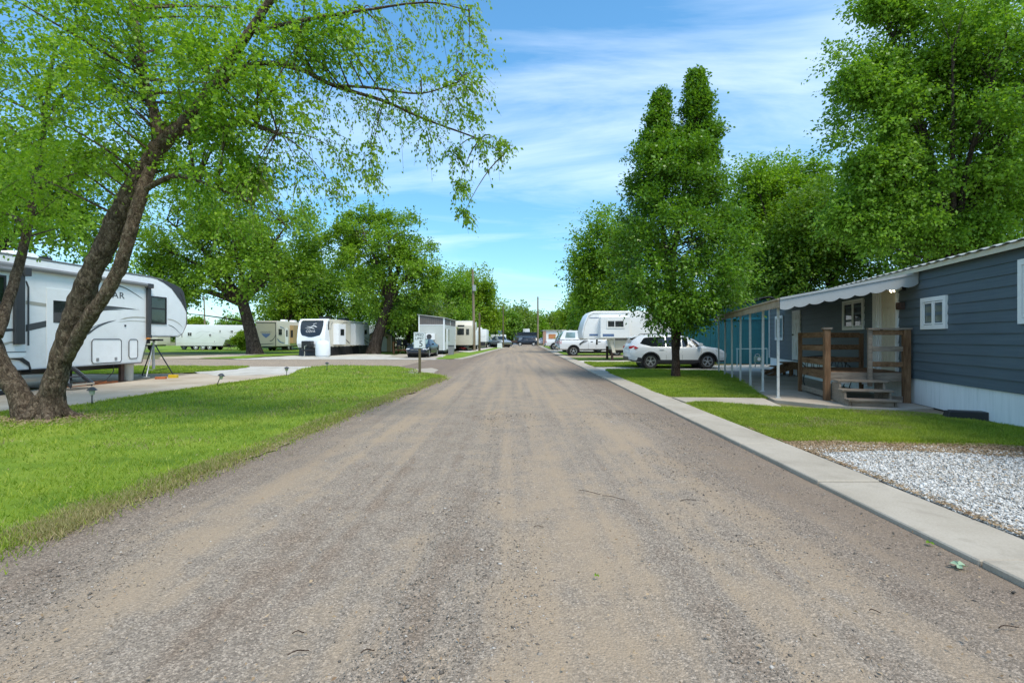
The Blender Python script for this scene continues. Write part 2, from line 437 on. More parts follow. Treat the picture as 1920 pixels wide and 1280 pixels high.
# ---- ground surfaces
def m_road(name, edges=True, tone=1.0):
    x = N(name)
    P = x.pos()
    st = x.pos(scale=(1.0, 0.05, 1.0)) if edges else x.pos(scale=(0.10, 1.0, 1.0))
    n_long = x.math('ADD', x.math('MULTIPLY', x.noise(st, 1.5, 5, 0.6, 0.3), .62), x.math('MULTIPLY', x.noise(x.pos(scale=(1, .02, 1) if edges else (.02, 1, 1)), 5.0, 3, 0.5), .38))
    n_med = x.noise(P, 1.9, 6, 0.65)
    f_grav = x.math('ADD', x.math('MULTIPLY', n_long, 0.72), x.math('MULTIPLY', n_med, 0.34))
    tan = tuple(k*tone for k in (0.365, 0.280, 0.195)); brn = tuple(k*tone for k in (0.240, 0.184, 0.136)); gry = tuple(k*tone for k in (0.285, 0.235, 0.184))
    col = x.ramp(f_grav, [(0.45, tan), (0.515, tuple(.5*a+.5*b for a, b in zip(tan, gry))), (0.56, gry), (0.66, brn)])
    gm = x.ramp(f_grav, [(0.46, 0.25), (0.56, 1.0)])
    if edges:
        sx = x.sep(P)[0]; sy = x.sep(P)[1]
        lx = x.math('SUBTRACT', sx, x.math('MULTIPLY', sy, 0.0208))
        wob = x.math('MULTIPLY', x.math('SUBTRACT', x.noise(x.pos(scale=(1, .3, 1)), 0.9, 4), 0.5), 1.5)
        e = x.math('ADD', x.math('ABSOLUTE', x.math('ADD', lx, 0.35)), wob)
        ef = x.ramp(x.math('DIVIDE', e, 4.0), [(0.52, 0), (0.80, 0.75)])
        col = x.mix(ef, col, tuple(k*tone for k in (0.195, 0.150, 0.115)))
    # fine chips
    ch = x.voro(P, 95, 'F1', 'Color')
    chs = x.sep(ch)[0]
    chip = x.ramp(chs, [(0.0, 0.45), (0.35, 0.85), (0.7, 1.12), (0.95, 1.75)])
    chip2 = x.ramp(x.sep(x.voro(P, 210, 'F1', 'Color'))[1], [(0.0, 0.6), (0.5, 1.0), (1.0, 1.4)])
    c2 = x.mix(1.0, col, chip, 'MULTIPLY')
    c2 = x.mix(1.0, c2, chip2, 'MULTIPLY')
    col = x.mix(x.math('MULTIPLY', gm, 0.66), col, c2)
    h = x.math('ADD', x.math('MULTIPLY', x.voro(P, 80, 'F1'), -0.8), x.math('MULTIPLY', x.noise(P, 55, 6, 0.7), 1.2))
    x.bsdf(col, 0.95, 0, x.bump(h, 0.65, 0.012), 0.15)
    return x.m
M['road'] = m_road('gravel_road')
M['crossroad'] = m_road('gravel_cross_road', False, 1.05)

def m_ground(name, stops, scale=0.8, fine=40, bstr=0.5, spec=0.15, crack=False):
    x = N(name); P = x.pos()
    f = x.math('ADD', x.math('MULTIPLY', x.noise(P, scale, 6, 0.6), 0.7), x.math('MULTIPLY', x.noise(P, fine, 4, 0.7), 0.3))
    col = x.ramp(f, stops)
    x.bsdf(col, 0.95, 0, x.bump(x.noise(P, fine*1.5, 5, 0.7), bstr, 0.01), spec)
    return x.m
M['ground'] = m_ground('earth_and_grass', [(0.36, (0.10, 0.13, 0.035)), (0.5, (0.16, 0.16, 0.07)), (0.62, (0.25, 0.20, 0.13))], 0.25, 20)
M['lawn'] = m_ground('lawn_soil', [(0.36, (0.075, 0.14, 0.015)), (0.5, (0.15, 0.23, 0.022)), (0.62, (0.21, 0.27, 0.035))], 0.9, 60)
M['fargrass'] = m_ground('far_lawn', [(0.36, (0.10, 0.185, 0.018)), (0.5, (0.16, 0.255, 0.025)), (0.62, (0.22, 0.30, 0.04))], 0.5, 9, 0.8)
x = N('concrete'); P = x.pos()
f = x.math('ADD', x.math('MULTIPLY', x.noise(P, 1.1, 6, .6), .6), x.math('MULTIPLY', x.noise(P, 60, 4, .7), .4))
c = x.ramp(f, [(0.34, (0.32, 0.28, 0.22)), (0.5, (0.40, 0.352, 0.282)), (0.64, (0.47, 0.42, 0.345))])
c = x.mix(x.ramp(x.noise(P, 3.2, 9, .72, .6), [(0.53, 0), (0.72, .55)]), c, (0.27, 0.235, 0.185))
c = x.mix(x.ramp(x.voro(P, 160, 'F1'), [(0.05, .5), (0.16, 0)]), c, (0.2, 0.18, 0.15))
ck = x.voro(x.pos(scale=(1, .7, 1)), .55, 'DISTANCE_TO_EDGE')
x.bsdf(c, 0.92, 0, x.bump(x.noise(P, 110, 6, .75), 0.4, 0.006), 0.2); M['concrete'] = x.m
M['patio'] = m_ground('patio_concrete', [(0.34, (0.29, 0.24, 0.185)), (0.5, (0.38, 0.325, 0.26)), (0.64, (0.46, 0.405, 0.335))], 0.9, 60, 0.25)
M['pad'] = m_ground('pad_concrete', [(0.34, (0.33, 0.26, 0.185)), (0.5, (0.45, 0.375, 0.285)), (0.64, (0.54, 0.465, 0.37))], 0.6, 60, 0.2)
M['palegravel'] = m_ground('pale_gravel', [(0.34, (0.36, 0.33, 0.28)), (0.5, (0.50, 0.47, 0.41)), (0.64, (0.60, 0.57, 0.51))], 1.2, 45, 1.0)
M['whitegravel'] = m_ground('white_gravel_bed', [(0.34, (0.20, 0.18, 0.15)), (0.5, (0.32, 0.30, 0.27)), (0.64, (0.44, 0.43, 0.40))], 1.4, 55, 1.0)
M['dirt'] = m_ground('bare_dirt', [(0.34, (0.22, 0.165, 0.11)), (0.5, (0.30, 0.24, 0.165)), (0.64, (0.37, 0.31, 0.23))], 1.0, 40, 0.9)

x = N('skirting'); v = x.coord()
w = x.noise(x.coord(scale=(1, 9, 0.7)), 1.5, 6, 0.65)
c = x.ramp(w, [(0.3, (0.70, 0.73, 0.73)), (0.6, (0.82, 0.84, 0.84))])
x.bsdf(c, 0.5, 0, x.bump(w, 0.15, 0.01)); M['skirt'] = x.m
x = N('navy_siding'); v = x.coord(scale=(1, 0.35, 14))
w = x.noise(v, 2.2, 5, 0.6)
c = x.ramp(w, [(0.3, (0.074, 0.104, 0.126)), (0.7, (0.102, 0.138, 0.160))])
dk = x.noise(x.coord(), 0.45, 4)
stk = x.noise(x.coord(scale=(1, 2.6, .22)), 1.6, 7, .7)
c = x.mix(x.ramp(stk, [(.5, 0), (.72, .5)]), c, (0.10, 0.125, 0.14))
c = x.mix(x.ramp(dk, [(0.45, 0), (0.7, 0.35)]), c, (0.055, 0.07, 0.085))
x.bsdf(c, 0.55, 0, x.bump(w, 0.25, 0.004), 0.35); M['siding'] = x.m

def emit(name, c, s):
    x = N(name); e = x.n('ShaderNodeEmission'); e.inputs[0].default_value = (*c, 1); e.inputs[1].default_value = s
    x.l(e.outputs[0], x.out.inputs['Surface']); return x.m
M['bulb'] = emit('lit_bulb', (1.0, 0.86, 0.55), 6.0)
# ---------------------------------------------------------------- setting: ground
def densify(pts, step, jit, rs):
    out = []
    n = len(pts)
    for i in range(n):
        a, b = Vector(pts[i]), Vector(pts[(i+1) % n])
        L = (b-a).length
        k = max(1, min(60, int(L/step)))
        for j in range(k):
            p = a.lerp(b, j/k)
            if 0 < j:
                s = jit*min(1.0, L/step)
                p = p+Vector((rs.uniform(-s, s), rs.uniform(-s, s), 0))
            out.append(p)
    return out

def sheet(name, pts, z, mat, jit=0.0, step=0.4, kind='structure', seed=1, deep=0.0):
    rs = random.Random(seed)
    P = [Vector((p[0], p[1], 0)) for p in pts]
    if jit: P = densify(P, step, jit, rs)
    m = MB().prism([(p.x, p.y) for p in P], 'z', z-deep, z) if deep else MB().poly([(p.x, p.y, z) for p in P])
    o = m.build(name, mat)
    me = o.data
    if not deep and me.polygons[0].normal.z < 0: me.flip_normals()
    o['kind'] = kind
    return o, [(p.x, p.y) for p in P]

def px(*pp):
    return [g(a, b) for a, b in pp]

sheet('ground', [(-900, -60), (900, -60), (900, 1500), (-900, 1500)], -0.03, M['ground'])

def rx(X, Y):            # road frame -> world (road runs 1.2 degrees right of the view)
    return (X+0.0208*Y, Y)

# main gravel road, gently rutted
bm = MB()
xs = [-6.5, -5.5, -4.6, -4.0, -3.5, -3.0, -2.6, -2.2, -1.8, -1.4, -1.0, -.6, -.2, .2, .6, 1.0, 1.4, 1.8, 2.2, 2.6, 3.02]
ys = [-3+i*0.5 for i in range(40)]+[17+i*2 for i in range(20)]+[57+i*8 for i in range(13)]
vs = []
for y in ys:
    for a in xs:
        t = math.cos((a+.3)*2*math.pi/1.75)*0.014
        z = t+0.014*mnoise.noise(Vector((a*.9, y*.35, 3)))
        if a > 2.9 or a < -4.5: z = -.004
        xx, yy = rx(a, y)
        vs.append((xx, yy, z))
nx = len(xs)
fs = [(j*nx+i, j*nx+i+1, (j+1)*nx+i+1, (j+1)*nx+i) for j in range(len(ys)-1) for i in range(nx-1)]
bm.add(vs, fs)
o = bm.build('road', M['road'], smooth=60); o['kind'] = 'structure'
for p_ in o.data.polygons[:1]:
    if p_.normal.z < 0: o.data.flip_normals()

# cross road (left)
sheet('cross_road', [(-120, 27.0), (-5.6, 27.0), (-5.6, 37), (-120, 37)], -0.012, M['crossroad'], 0.12, 0.8)
# far street at the end of the road
sheet('far_road', [(-60, 101.5), (80, 101.5), (80, 112), (-60, 112)], -0.008, M['crossroad'])

# ---- left lawn
lawn_px = [(0, 1048), (45, 1014), (110, 985), (170, 958), (313, 909), (430, 866), (582, 806), (680, 764), (735, 743), (795, 722), (824, 710),
           (822, 706), (800, 702), (775, 693), (748, 687.5), (725, 686.5), (613, 685.5), (572, 690), (560, 694), (537, 706), (405, 724), (269, 743), (170, 760), (134, 765), (0, 777)]
lp = [tuple(g(a, b))[:2] for a, b in lawn_px]
lp = [(-4.3, 2.4), (-3.42, 3.0)] + lp[1:] + [(-16, 10.6), (-22, 9.5), (-22, 2.4)]
_, LAWN = sheet('lawn', lp, 0.020, M['lawn'], 0.05, 0.25, seed=3)
# worn, dry verge between lawn and road
vl = [(45, 1014), (110, 985), (170, 958), (313, 909), (430, 866), (582, 806), (680, 764), (735, 743), (795, 722), (824, 711)]
rs = random.Random(9)
vin = [g(a, b) for a, b in vl]
vo, vi = [], []
for i in range(len(vin)-1):
    for k in range(14):
        p = vin[i].lerp(vin[i+1], k/14); d = (vin[i+1]-vin[i]).normalized(); n = Vector((d.y, -d.x, 0))
        w = .16+.22*mnoise.noise(Vector((p.x*1.1, p.y*1.1, 4)))+rs.uniform(-.05, .05)
        vo.append((p+n*w)[:2]); vi.append((p-n*.25)[:2])
VERGE = [tuple(p) for p in vo+vi[::-1]]
sheet('verge', VERGE, 0.0165, M['dirt'])
# ---- concrete pad beside the near trailer, and gravel beyond it
pad = px((0, 779), (134, 768), (170, 763), (269, 746), (405, 727), (537, 709), (562, 694), (585, 690.5), (600, 688), (470, 688), (400, 697), (297, 709), (208, 719), (119, 727), (0, 735))
pad = [tuple(p)[:2] for p in pad]+[(-26, 15.2), (-26, 9.6), (-16, 10.4)]
_, PAD = sheet('trailer_pad', pad, 0.006, M['pad'], 0.03, 0.5)
pg = [(-11.7, 20.3), (-8.6, 21.6), (-7.4, 24.2), (-7.6, 27.0), (-17.5, 27.0), (-15.5, 24.0)]
sheet('pad_gravel', pg, 0.012, M['palegravel'], 0.08, 0.4)
sheet('trailer_ground', [(-24, 15.0), (-12.3, 15.6), (-11.6, 20.5), (-15.2, 22.6), (-24, 22.0)], 0.000, M['dirt'], 0.1, 0.4)
_, STRIP = sheet('grass_strip', [(-40, 21.6), (-15.6, 21.4), (-14.2, 22.0), (-13.2, 24.6), (-13.6, 26.6), (-18, 26.9), (-40, 26.9)], 0.018, M['lawn'], 0.12, 0.4)
sheet('corner_slab', [tuple(p)[:2] for p in px((758, 699), (775, 693), (810, 690.5), (822, 694), (812, 701), (790, 703))], 0.026, M['concrete'], 0.01, 0.5, deep=.08)
sheet('soil_strip', [rx(3.60, 1.0), rx(4.4, 1.0), rx(4.4, 22), rx(3.60, 22)], 0.010, M['dirt'])
sheet('wall_bed', [(9.06+.2425*t-.97*n, 11.7+.97*t+.2425*n) for t, n in ((-6, .6), (-6, -.3), (13, -.3), (13, .1), (-.9, .1), (-1.2, 1.2))], 0.013, M['dirt'])

# ---- beyond the cross road
def far_lawn(name, pts, z=0.012):
    return sheet(name, pts, z, M['fargrass'], 0.18, 0.8)[1]
FARL = []
FARL.append(far_lawn('far_lawn', [tuple(p)[:2] for p in px((250, 659.5), (470, 662), (650, 658), (760, 660), (700, 648), (300, 648))], 0.006))
FARL.append(far_lawn('far_lawn', [tuple(p)[:2] for p in px((372, 671.5), (440, 668), (500, 663.5), (600, 660.5), (560, 665), (490, 668.5), (450, 672.5))], 0.014))
FARL.append(far_lawn('far_lawn', [tuple(p)[:2] for p in px((815, 673.5), (850, 673), (880, 668), (905, 661), (938, 653.5), (944, 650.5), (930, 648.5), (900, 656), (868, 660), (840, 666))], 0.016))
FARL.append(far_lawn('far_lawn', [tuple(p)[:2] for p in px((690, 664), (760, 662), (785, 660), (800, 655), (700, 655))], 0.010))
sheet('far_gravel', [tuple(p)[:2] for p in px((430, 673.5), (560, 666), (700, 663), (770, 668), (830, 664), (860, 672), (815, 674))], 0.002, M['palegravel'], 0.2, 0.8)
sheet('far_driveway', [tuple(p)[:2] for p in px((300, 669), (470, 662.5), (520, 663.5), (440, 668.5), (372, 672.5), (300, 673))], 0.004, M['pad'], 0.15, 0.8)
sheet('car_driveway', [tuple(p)[:2] for p in px((728, 668.5), (750, 664), (800, 664.5), (830, 668), (815, 672.5), (760, 671.5))], 0.018, M['concrete'], 0.06, 0.6)
sheet('mid_gravel', [tuple(p)[:2] for p in px((856, 659), (872, 655.5), (930, 649), (940, 649), (905, 656.5), (880, 660.5))], 0.020, M['palegravel'], 0.15, 0.8)
# left kerb of the far road
kl = MB()
pl = [g(a, b) for a, b in ((868, 674), (885, 670.5), (905, 664.5), (925, 658.5), (944, 653.5), (958, 650.5), (966, 648.8))]
for a, b in zip(pl, pl[1:]):
    kl.add([(a.x-.55, a.y, 0), (a.x, a.y, 0), (b.x, b.y, 0), (b.x-.55, b.y, 0), (a.x-.55, a.y, .06), (a.x, a.y, .06), (b.x, b.y, .06), (b.x-.55, b.y, .06)],
           [(4, 5, 6, 7), (0, 1, 5, 4), (1, 2, 6, 5), (2, 3, 7, 6), (3, 0, 4, 7)])
o = kl.build('kerb_left', M['concrete']); o['kind'] = 'structure'

# ---- right side: concrete kerb strip with joints
kb = MB()
y = -2.2
rs = random.Random(5)
while y < 96:
    L = 1.86
    dz = rs.uniform(-.006, .006)
    y0, y1 = y+.008, y+L-.008
    a, b = rx(3.02, y0), rx(3.02, y1)
    c, d = rx(3.66+rs.uniform(-.012, .012), y1), rx(3.66, y0)
    z = .040+dz
    kb.add([(*a, -.05), (*d, -.05), (*c, -.05), (*b, -.05), (*a, z), (*d, z), (*c, z), (*b, z)],
           [(4, 5, 6, 7), (0, 1, 5, 4), (1, 2, 6, 5), (2, 3, 7, 6), (3, 0, 4, 7)])
    y += L
o = kb.build('kerb', M['concrete'], bevel=0.010, seg=1); o['kind'] = 'structure'

def rlawn(name, pts, mat='lawn', z=0.03, jit=0.05, step=0.3):
    return sheet(name, pts, z, M[mat], jit, step)[1]
RL = []
# lawn in front of the mobile home
RL.append(rlawn('right_lawn', [tuple(p)[:2] for p in px((1298, 757.5), (1330, 758), (1452, 767.5), (1560, 772), (1700, 777), (1765, 783), (1850, 797), (1935, 812), (1935, 842), (1850, 836), (1700, 833), (1560, 830), (1475, 832), (1440, 822), (1370, 790))]+[]))
RL[-1] = RL[-1]
sheet('dry_strip', [tuple(p)[:2] for p in px((1462, 828), (1560, 824), (1700, 826), (1850, 829), (1960, 835), (1960, 862), (1800, 850), (1650, 846), (1540, 850), (1500, 845))], 0.022, M['dirt'], 0.05, 0.2)
WG = [tuple(g(a, b))[:2] for a, b in ((1500, 842), (1600, 838), (1750, 841), (1950, 852))]+[(8.6, 6.3), (8.6, 2.8), (3.75, 2.8), (3.74, 4.4)]
_, WGP = sheet('white_gravel_bed', WG, 0.016, M['whitegravel'], 0.03, 0.3)
sheet('walkway', [tuple(p)[:2] for p in px((1260, 747.5), (1400, 748.5), (1432, 749.5), (1470, 766.5), (1300, 757), (1285, 756.5))], 0.042, M['concrete'], 0.0, deep=.10)
# patio slab under the awning
U = Vector((0.2425, 0.9701, 0)); NN = Vector((-0.9701, 0.2425, 0)); P0 = Vector((9.06, 11.70, 0))
def hp(t, n):
    p = P0+U*t+NN*n
    return (p.x, p.y)
sheet('patio', [hp(-1.1, 0.03), hp(-1.55, .9), hp(-1.15, 2.0), hp(-.35, 2.88), hp(11.2, 2.75), hp(11.2, 0.03)], 0.05, M['patio'], deep=.12)
RL.append(rlawn('right_lawn', [tuple(p)[:2] for p in px((1135, 695), (1250, 694.5), (1352, 697), (1385, 714), (1428, 747.5), (1275, 746), (1232, 738), (1180, 713))]))
sheet('suv_driveway', [rx(3.68, 22.4), rx(12.5, 21.9), rx(16.5, 25.5), rx(16.5, 30), rx(10.5, 28.0), rx(9.5, 26.2), rx(3.68, 26.4)], 0.014, M['palegravel'], 0.08, 0.4)
RL.append(rlawn('right_lawn', [rx(3.72, 26.5), rx(9.2, 26.4), rx(10.2, 28.0), rx(12, 31.3), rx(3.72, 31.2)]))
sheet('driveway', [rx(3.68, 31.3), rx(20, 31.3), rx(20, 36), rx(3.68, 34.2)], 0.012, M['palegravel'], 0.1, 0.5)
RL.append(rlawn('right_lawn', [rx(3.72, 34.3), rx(20, 36), rx(20, 39.5), rx(3.72, 39.0)]))
sheet('truck_driveway', [rx(3.68, 39.1), rx(20, 39.6), rx(20, 46), rx(3.68, 46)], 0.012, M['dirt'], 0.1, 0.5)
RL.append(rlawn('right_lawn', [rx(3.72, 46.1), rx(14, 46), rx(14, 58), rx(3.72, 58)]))
sheet('far_driveway', [rx(3.68, 58.1), rx(14, 58), rx(14, 70), rx(3.68, 70)], 0.012, M['palegravel'], 0.1, 0.5)
RL.append(rlawn('right_lawn', [rx(3.72, 70.1), rx(14, 70), rx(14, 99), rx(3.72, 99)]))

# ---- scattered geometry (vectorised)
def in_poly(X, Y, poly):
    P = np.array(poly); n = len(P)
    inside = np.zeros(len(X), bool)
    j = n-1
    for i in range(n):
        xi, yi, xj, yj = P[i, 0], P[i, 1], P[j, 0], P[j, 1]
        if yi != yj:
            c = ((yi > Y) != (yj > Y)) & (X < (xj-xi)*(Y-yi)/(yj-yi)+xi)
            inside ^= c
        j = i
    return inside

def np_mesh(name, verts, faces, mat, parent=None, loc=None):
    me = bpy.data.meshes.new(name)
    nv, nf, k = len(verts), len(faces), faces.shape[1]
    me.vertices.add(nv); me.loops.add(nf*k); me.polygons.add(nf)
    me.vertices.foreach_set('co', np.ascontiguousarray(verts, np.float32).ravel())
    me.loops.foreach_set('vertex_index', np.ascontiguousarray(faces, np.int32).ravel())
    me.polygons.foreach_set('loop_start', np.arange(0, nf*k, k, dtype=np.int32))
    me.polygons.foreach_set('loop_total', np.full(nf, k, np.int32))
    me.update(calc_edges=True)
    me.materials.append(mat)
    o = bpy.data.objects.new(name, me)
    COL.objects.link(o)
    if parent is not None: o.parent = parent
    if loc is not None: o.location = loc
    return o

rng = np.random.default_rng(11)

def vnoise(X, Y, s, seed):
    r = np.random.default_rng(seed); T = r.random((64, 64))
    u, v = X*s, Y*s
    i, j = np.floor(u).astype(int), np.floor(v).astype(int)
    a, b = u-i, v-j
    a = a*a*(3-2*a); b = b*b*(3-2*b)
    q = lambda p, k: T[p % 64, k % 64]
    return (q(i, j)*(1-a)+q(i+1, j)*a)*(1-b)+(q(i, j+1)*(1-a)+q(i+1, j+1)*a)*b

def sample(poly, n, near=2.2, power=1.0):
    """points in polygon, density falling with distance from the camera"""
    P = np.array(poly)
    lo, hi = P.min(0), P.max(0)
    X = rng.uniform(lo[0], hi[0], n); Y = rng.uniform(lo[1], hi[1], n)
    k = in_poly(X, Y, poly)
    X, Y = X[k], Y[k]
    d = np.hypot(X, Y)
    keep = rng.random(len(X)) < np.minimum(1, (near/np.maximum(d, .1)))**power
    vis = (np.abs(X) < Y*1.12+.6) & (Y > 1.6)
    keep &= vis
    return X[keep], Y[keep]

def blades(X, Y, z0, h=(0.03, 0.06), w0=0.0045):
    n = len(X)
    d = np.hypot(X, Y)
    sc = np.maximum(1.0, d/6.0)
    H = rng.uniform(h[0], h[1], n)*(0.6+0.8*vnoise(X, Y, 0.9, 5))*np.minimum(1.5, 0.85+.15*sc)
    W = w0*sc*rng.uniform(.7, 1.4, n)
    a = rng.uniform(0, 2*np.pi, n)
    ux, uy = np.cos(a), np.sin(a)
    lx = rng.normal(0, .55, n)*H; ly = rng.normal(0, .55, n)*H
    V = np.empty((n, 3, 3), np.float32)
    V[:, 0] = np.stack([X-ux*W, Y-uy*W, np.full(n, z0)], 1)
    V[:, 1] = np.stack([X+ux*W, Y+uy*W, np.full(n, z0)], 1)
    V[:, 2] = np.stack([X+lx, Y+ly, z0+H], 1)
    return V.reshape(-1, 3)

vs = []
for poly, n, near, pw, z in ((LAWN, 1500000, 3.2, 1.6, .016), (STRIP, 120000, 20, 1, .014), (RL[0], 420000, 6.0, 1.6, .026), (RL[1], 220000, 14, 1.2, .026), (RL[2], 60000, 20, 1, .026)):
    X, Y = sample(poly, n, near, pw)
    b = vnoise(X, Y, 1.7, 9)
    k = rng.random(len(X)) < np.clip(.35+1.3*b, .4, 1)
    vs.append(blades(X[k], Y[k], z))
# ragged fringe outside the lawn edge
for poly, s in ((LAWN, 0.08), (LAWN, 0.17), (RL[0], .07), (RL[1], .06)):
    P = np.array(poly)
    i = rng.integers(0, len(P), 26000); t = rng.random(26000)
    Q = P[i]*(1-t)[:, None]+P[(i+1) % len(P)]*t[:, None]
    Q += rng.normal(0, s, Q.shape)
    k = (np.abs(Q[:, 0]) < Q[:, 1]*1.1+.5) & (Q[:, 1] > 1.6) & (np.hypot(Q[:, 0], Q[:, 1]) < 22)
    kerb_x = Q[:, 0]-.0208*Q[:, 1]
    k &= ~((kerb_x > 2.9) & (kerb_x < 3.60))
    vs.append(blades(Q[k, 0], Q[k, 1], .012, (.02, .045)))
V = np.concatenate(vs)
o = np_mesh('grass', V, np.arange(len(V)).reshape(-1, 3), M['blade'])
tag(o, 'short mown green grass growing on the lawns', 'grass', kind='stuff')
X, Y = sample(VERGE, 90000, 9, 1)
k = rng.random(len(X)) < np.clip(1.5*vnoise(X, Y, 1.6, 31)-.55, 0, 1)
V1 = blades(X[k], Y[k], .012, (.02, .05))
X, Y = sample(RL[0], 60000, 9, 1); k = vnoise(X, Y, 1.3, 33) > .72; V2 = blades(X[k], Y[k], .03, (.03, .06))
X, Y = sample(LAWN, 260000, 4, 1.2); k = vnoise(X, Y, 1.1, 35)+.35*vnoise(X, Y, 5, 36) > .90; V3 = blades(X[k], Y[k], .016, (.03, .06))
P = np.array([(p.x, p.y) for p in vin]); i = rng.integers(0, len(P)-1, 16000); t = rng.random(16000)[:, None]
Q = P[i]*(1-t)+P[i+1]*t+rng.normal(0, .13, (16000, 2)); V4 = blades(Q[:, 0], Q[:, 1], .012, (.02, .05))
V = np.concatenate([V1, V2, V3, V4])
o = np_mesh('dry_grass', V, np.arange(len(V)).reshape(-1, 3), M['straw'])
tag(o, 'dry straw coloured grass along the lawn edges', 'grass', kind='stuff')

OCT = np.array([(1, 0, 0), (-1, 0, 0), (0, 1, 0), (0, -1, 0), (0, 0, 1), (0, 0, -1)], np.float32)
OCF = np.array([(0, 2, 4), (2, 1, 4), (1, 3, 4), (3, 0, 4), (2, 0, 5), (1, 2, 5), (3, 1, 5), (0, 3, 5)])
def stones(name, X, Y, Z, r, mat, label, flat=.6):
    n = len(X)
    q = OCT[None]*r[:, None, None]*rng.uniform(.55, 1.25, (n, 6, 1))
    q = q+rng.normal(0, .18, q.shape)*r[:, None, None]
    a = rng.uniform(0, 2*np.pi, n); c, s = np.cos(a)[:, None], np.sin(a)[:, None]
    V = np.empty_like(q)
    V[..., 0] = q[..., 0]*c-q[..., 1]*s; V[..., 1] = q[..., 0]*s+q[..., 1]*c; V[..., 2] = q[..., 2]*flat
    V += np.stack([X, Y, Z], 1)[:, None]
    Fc = (OCF[None]+(np.arange(n)*6)[:, None, None]).reshape(-1, 3)
    o = np_mesh(name, V.reshape(-1, 3).astype(np.float32), Fc, mat)
    return tag(o, label, 'gravel', kind='stuff')

n = 170000
X = rng.uniform(-4.2, 3.0, n); Y = 1.9+8.5*rng.random(n)**1.7
band = vnoise(X*1.0, Y*.07, 1.7, 21)*.8+vnoise(X, Y, 1.9, 22)*.35
k = (rng.random(n) < np.clip((band-.50)*2.0, .05, .85)) & (np.abs(X) < Y*1.1+.3)
k &= ~in_poly(X, Y, LAWN)
X, Y = X[k], Y[k]
d = np.hypot(X, Y)
r = np.clip(rng.lognormal(math.log(.0031), .55, len(X)), .0018, .017)*np.maximum(1, (d/5)**.6)
X = X+.0208*Y
kk = X-.0208*Y < 2.98
stones('road_gravel', X[kk], Y[kk], 0.012*np.cos((X[kk]-.0208*Y[kk]+.3)*2*np.pi/1.75)+.001, r[kk], M['stone_road'], 'loose grey and tan gravel lying on the dirt road')
X, Y = sample(WGP, 130000, 6.5, 1)
r = np.clip(rng.lognormal(math.log(.0105), .38, len(X)), .005, .028)
kk = X-.0208*Y > 3.70
stones('white_gravel', X[kk], Y[kk], .020+rng.random(kk.sum())*.014, r[kk], M['stone_white'], 'white crushed stone filling the bed beside the kerb', .7)

# leaf litter: dry bits along the verge, the dry strip and the kerb
def litter(X, Y, z, s):
    n = len(X)
    a = rng.uniform(0, 2*np.pi, n); L = s*rng.uniform(.5, 1.5, n); W = L*rng.uniform(.15, .6, n)
    ux, uy = np.cos(a), np.sin(a)
    t = lambda p, q, dz: np.stack([X+ux*p*L-uy*q*W, Y+uy*p*L+ux*q*W, z+dz], 1)
    V = np.stack([t(-1, 0, rng.uniform(0, .004, n)), t(0, 1, rng.uniform(.003, .012, n)), t(1, 0, rng.uniform(0, .012, n)), t(0, -1, rng.uniform(0, .006, n))], 1)
    return V.reshape(-1, 3)
vs = []
DS = [tuple(g(a, b))[:2] for a, b in ((1450, 818), (1560, 822), (1700, 824), (1850, 828), (1960, 832), (1960, 866), (1800, 854), (1650, 849), (1540, 853), (1490, 848))]
X, Y = sample(DS, 26000, 9, 1); vs.append(litter(X, Y, .034, .017))
X, Y = sample(WGP, 2600, 9, 1); vs.append(litter(X, Y, .045, .018))
i_ = rng.random(2600)
Y = 2.6+i_*6; X = 3.70+.0208*Y+np.abs(rng.normal(0, .05, 2600)); vs.append(litter(X, Y, .036, .014))
X, Y = sample(VERGE, 22000, 9, 1); vs.append(litter(X, Y, .018, .011))
X, Y = sample(LAWN, 5200, 6, 1); vs.append(litter(X, Y, .05, .012))
Y = 2.2+rng.random(1500)**1.5*12; X = rng.uniform(-3, 3, 1500)+.0208*Y
k = ~in_poly(X, Y, LAWN); vs.append(litter(X[k], Y[k], .016, .011))
# bark chips round the left tree
a = rng.uniform(0, 2*np.pi, 2600); rr = np.abs(rng.normal(0, .55, 2600))+.25
X, Y = -8.55+np.cos(a)*rr*1.3, 9.35+np.sin(a)*rr; vs.append(litter(X, Y, .045, .022))
V = np.concatenate(vs)
o = np_mesh('leaf_litter', V.astype(np.float32), np.arange(len(V)).reshape(-1, 4), M['litter'])
tag(o, 'dry brown leaf litter scattered along the gravel and lawn edges', 'leaf litter', kind='stuff')
# ---------------------------------------------------------------- mobile home on the right
HRZ = math.atan2(-0.2425, 0.9701)
home = thing('mobile_home', 'long navy blue mobile home with white skirting and a metal awning over its porch', 'mobile home', (9.06, 11.70, 0), HRZ)
WM = frame_M((0, 0, 0), (0, 1, 0), (0, 0, 1), (-1, 0, 0))       # wall plane: u = along, v = up, w = out
HT0, HT1 = -11.0, 12.8
prof = [(4.25, .60), (4.25, 2.97)]
n = 12
z0, ex = .605, (2.955-.605)/12
pts = []
for i in range(n):
    za, zb = z0+i*ex, z0+(i+1)*ex
    pts += [(-.026, za), (-.026, za+.012), (-.006, zb-.001)]
poly = [(.20, .605)]+pts+[(.20, 2.955)]
wl = MB().prism(poly, 'y', HT0, HT1)
wl.build('wall', M['siding'], home)
rest = MB().box(.21, 4.25, HT0, HT1, .605, 2.955)
rest.build('wall', M['siding'], home)
sk = MB()
t = HT0
for wdt in [2.44, 1.22, 2.44, 2.44, 1.22]*4:
    if t+wdt > HT1: break
    sk.box(.005, .03, t+.003, t+wdt-.003, .05, .60)
    t += wdt
sk.box(.005, .03, t+.003, HT1-.01, .05, .60)
sk.box(.03, .05, HT1-.03, HT1, .05, .6)
sk.build('skirting', M['skirt'], home)
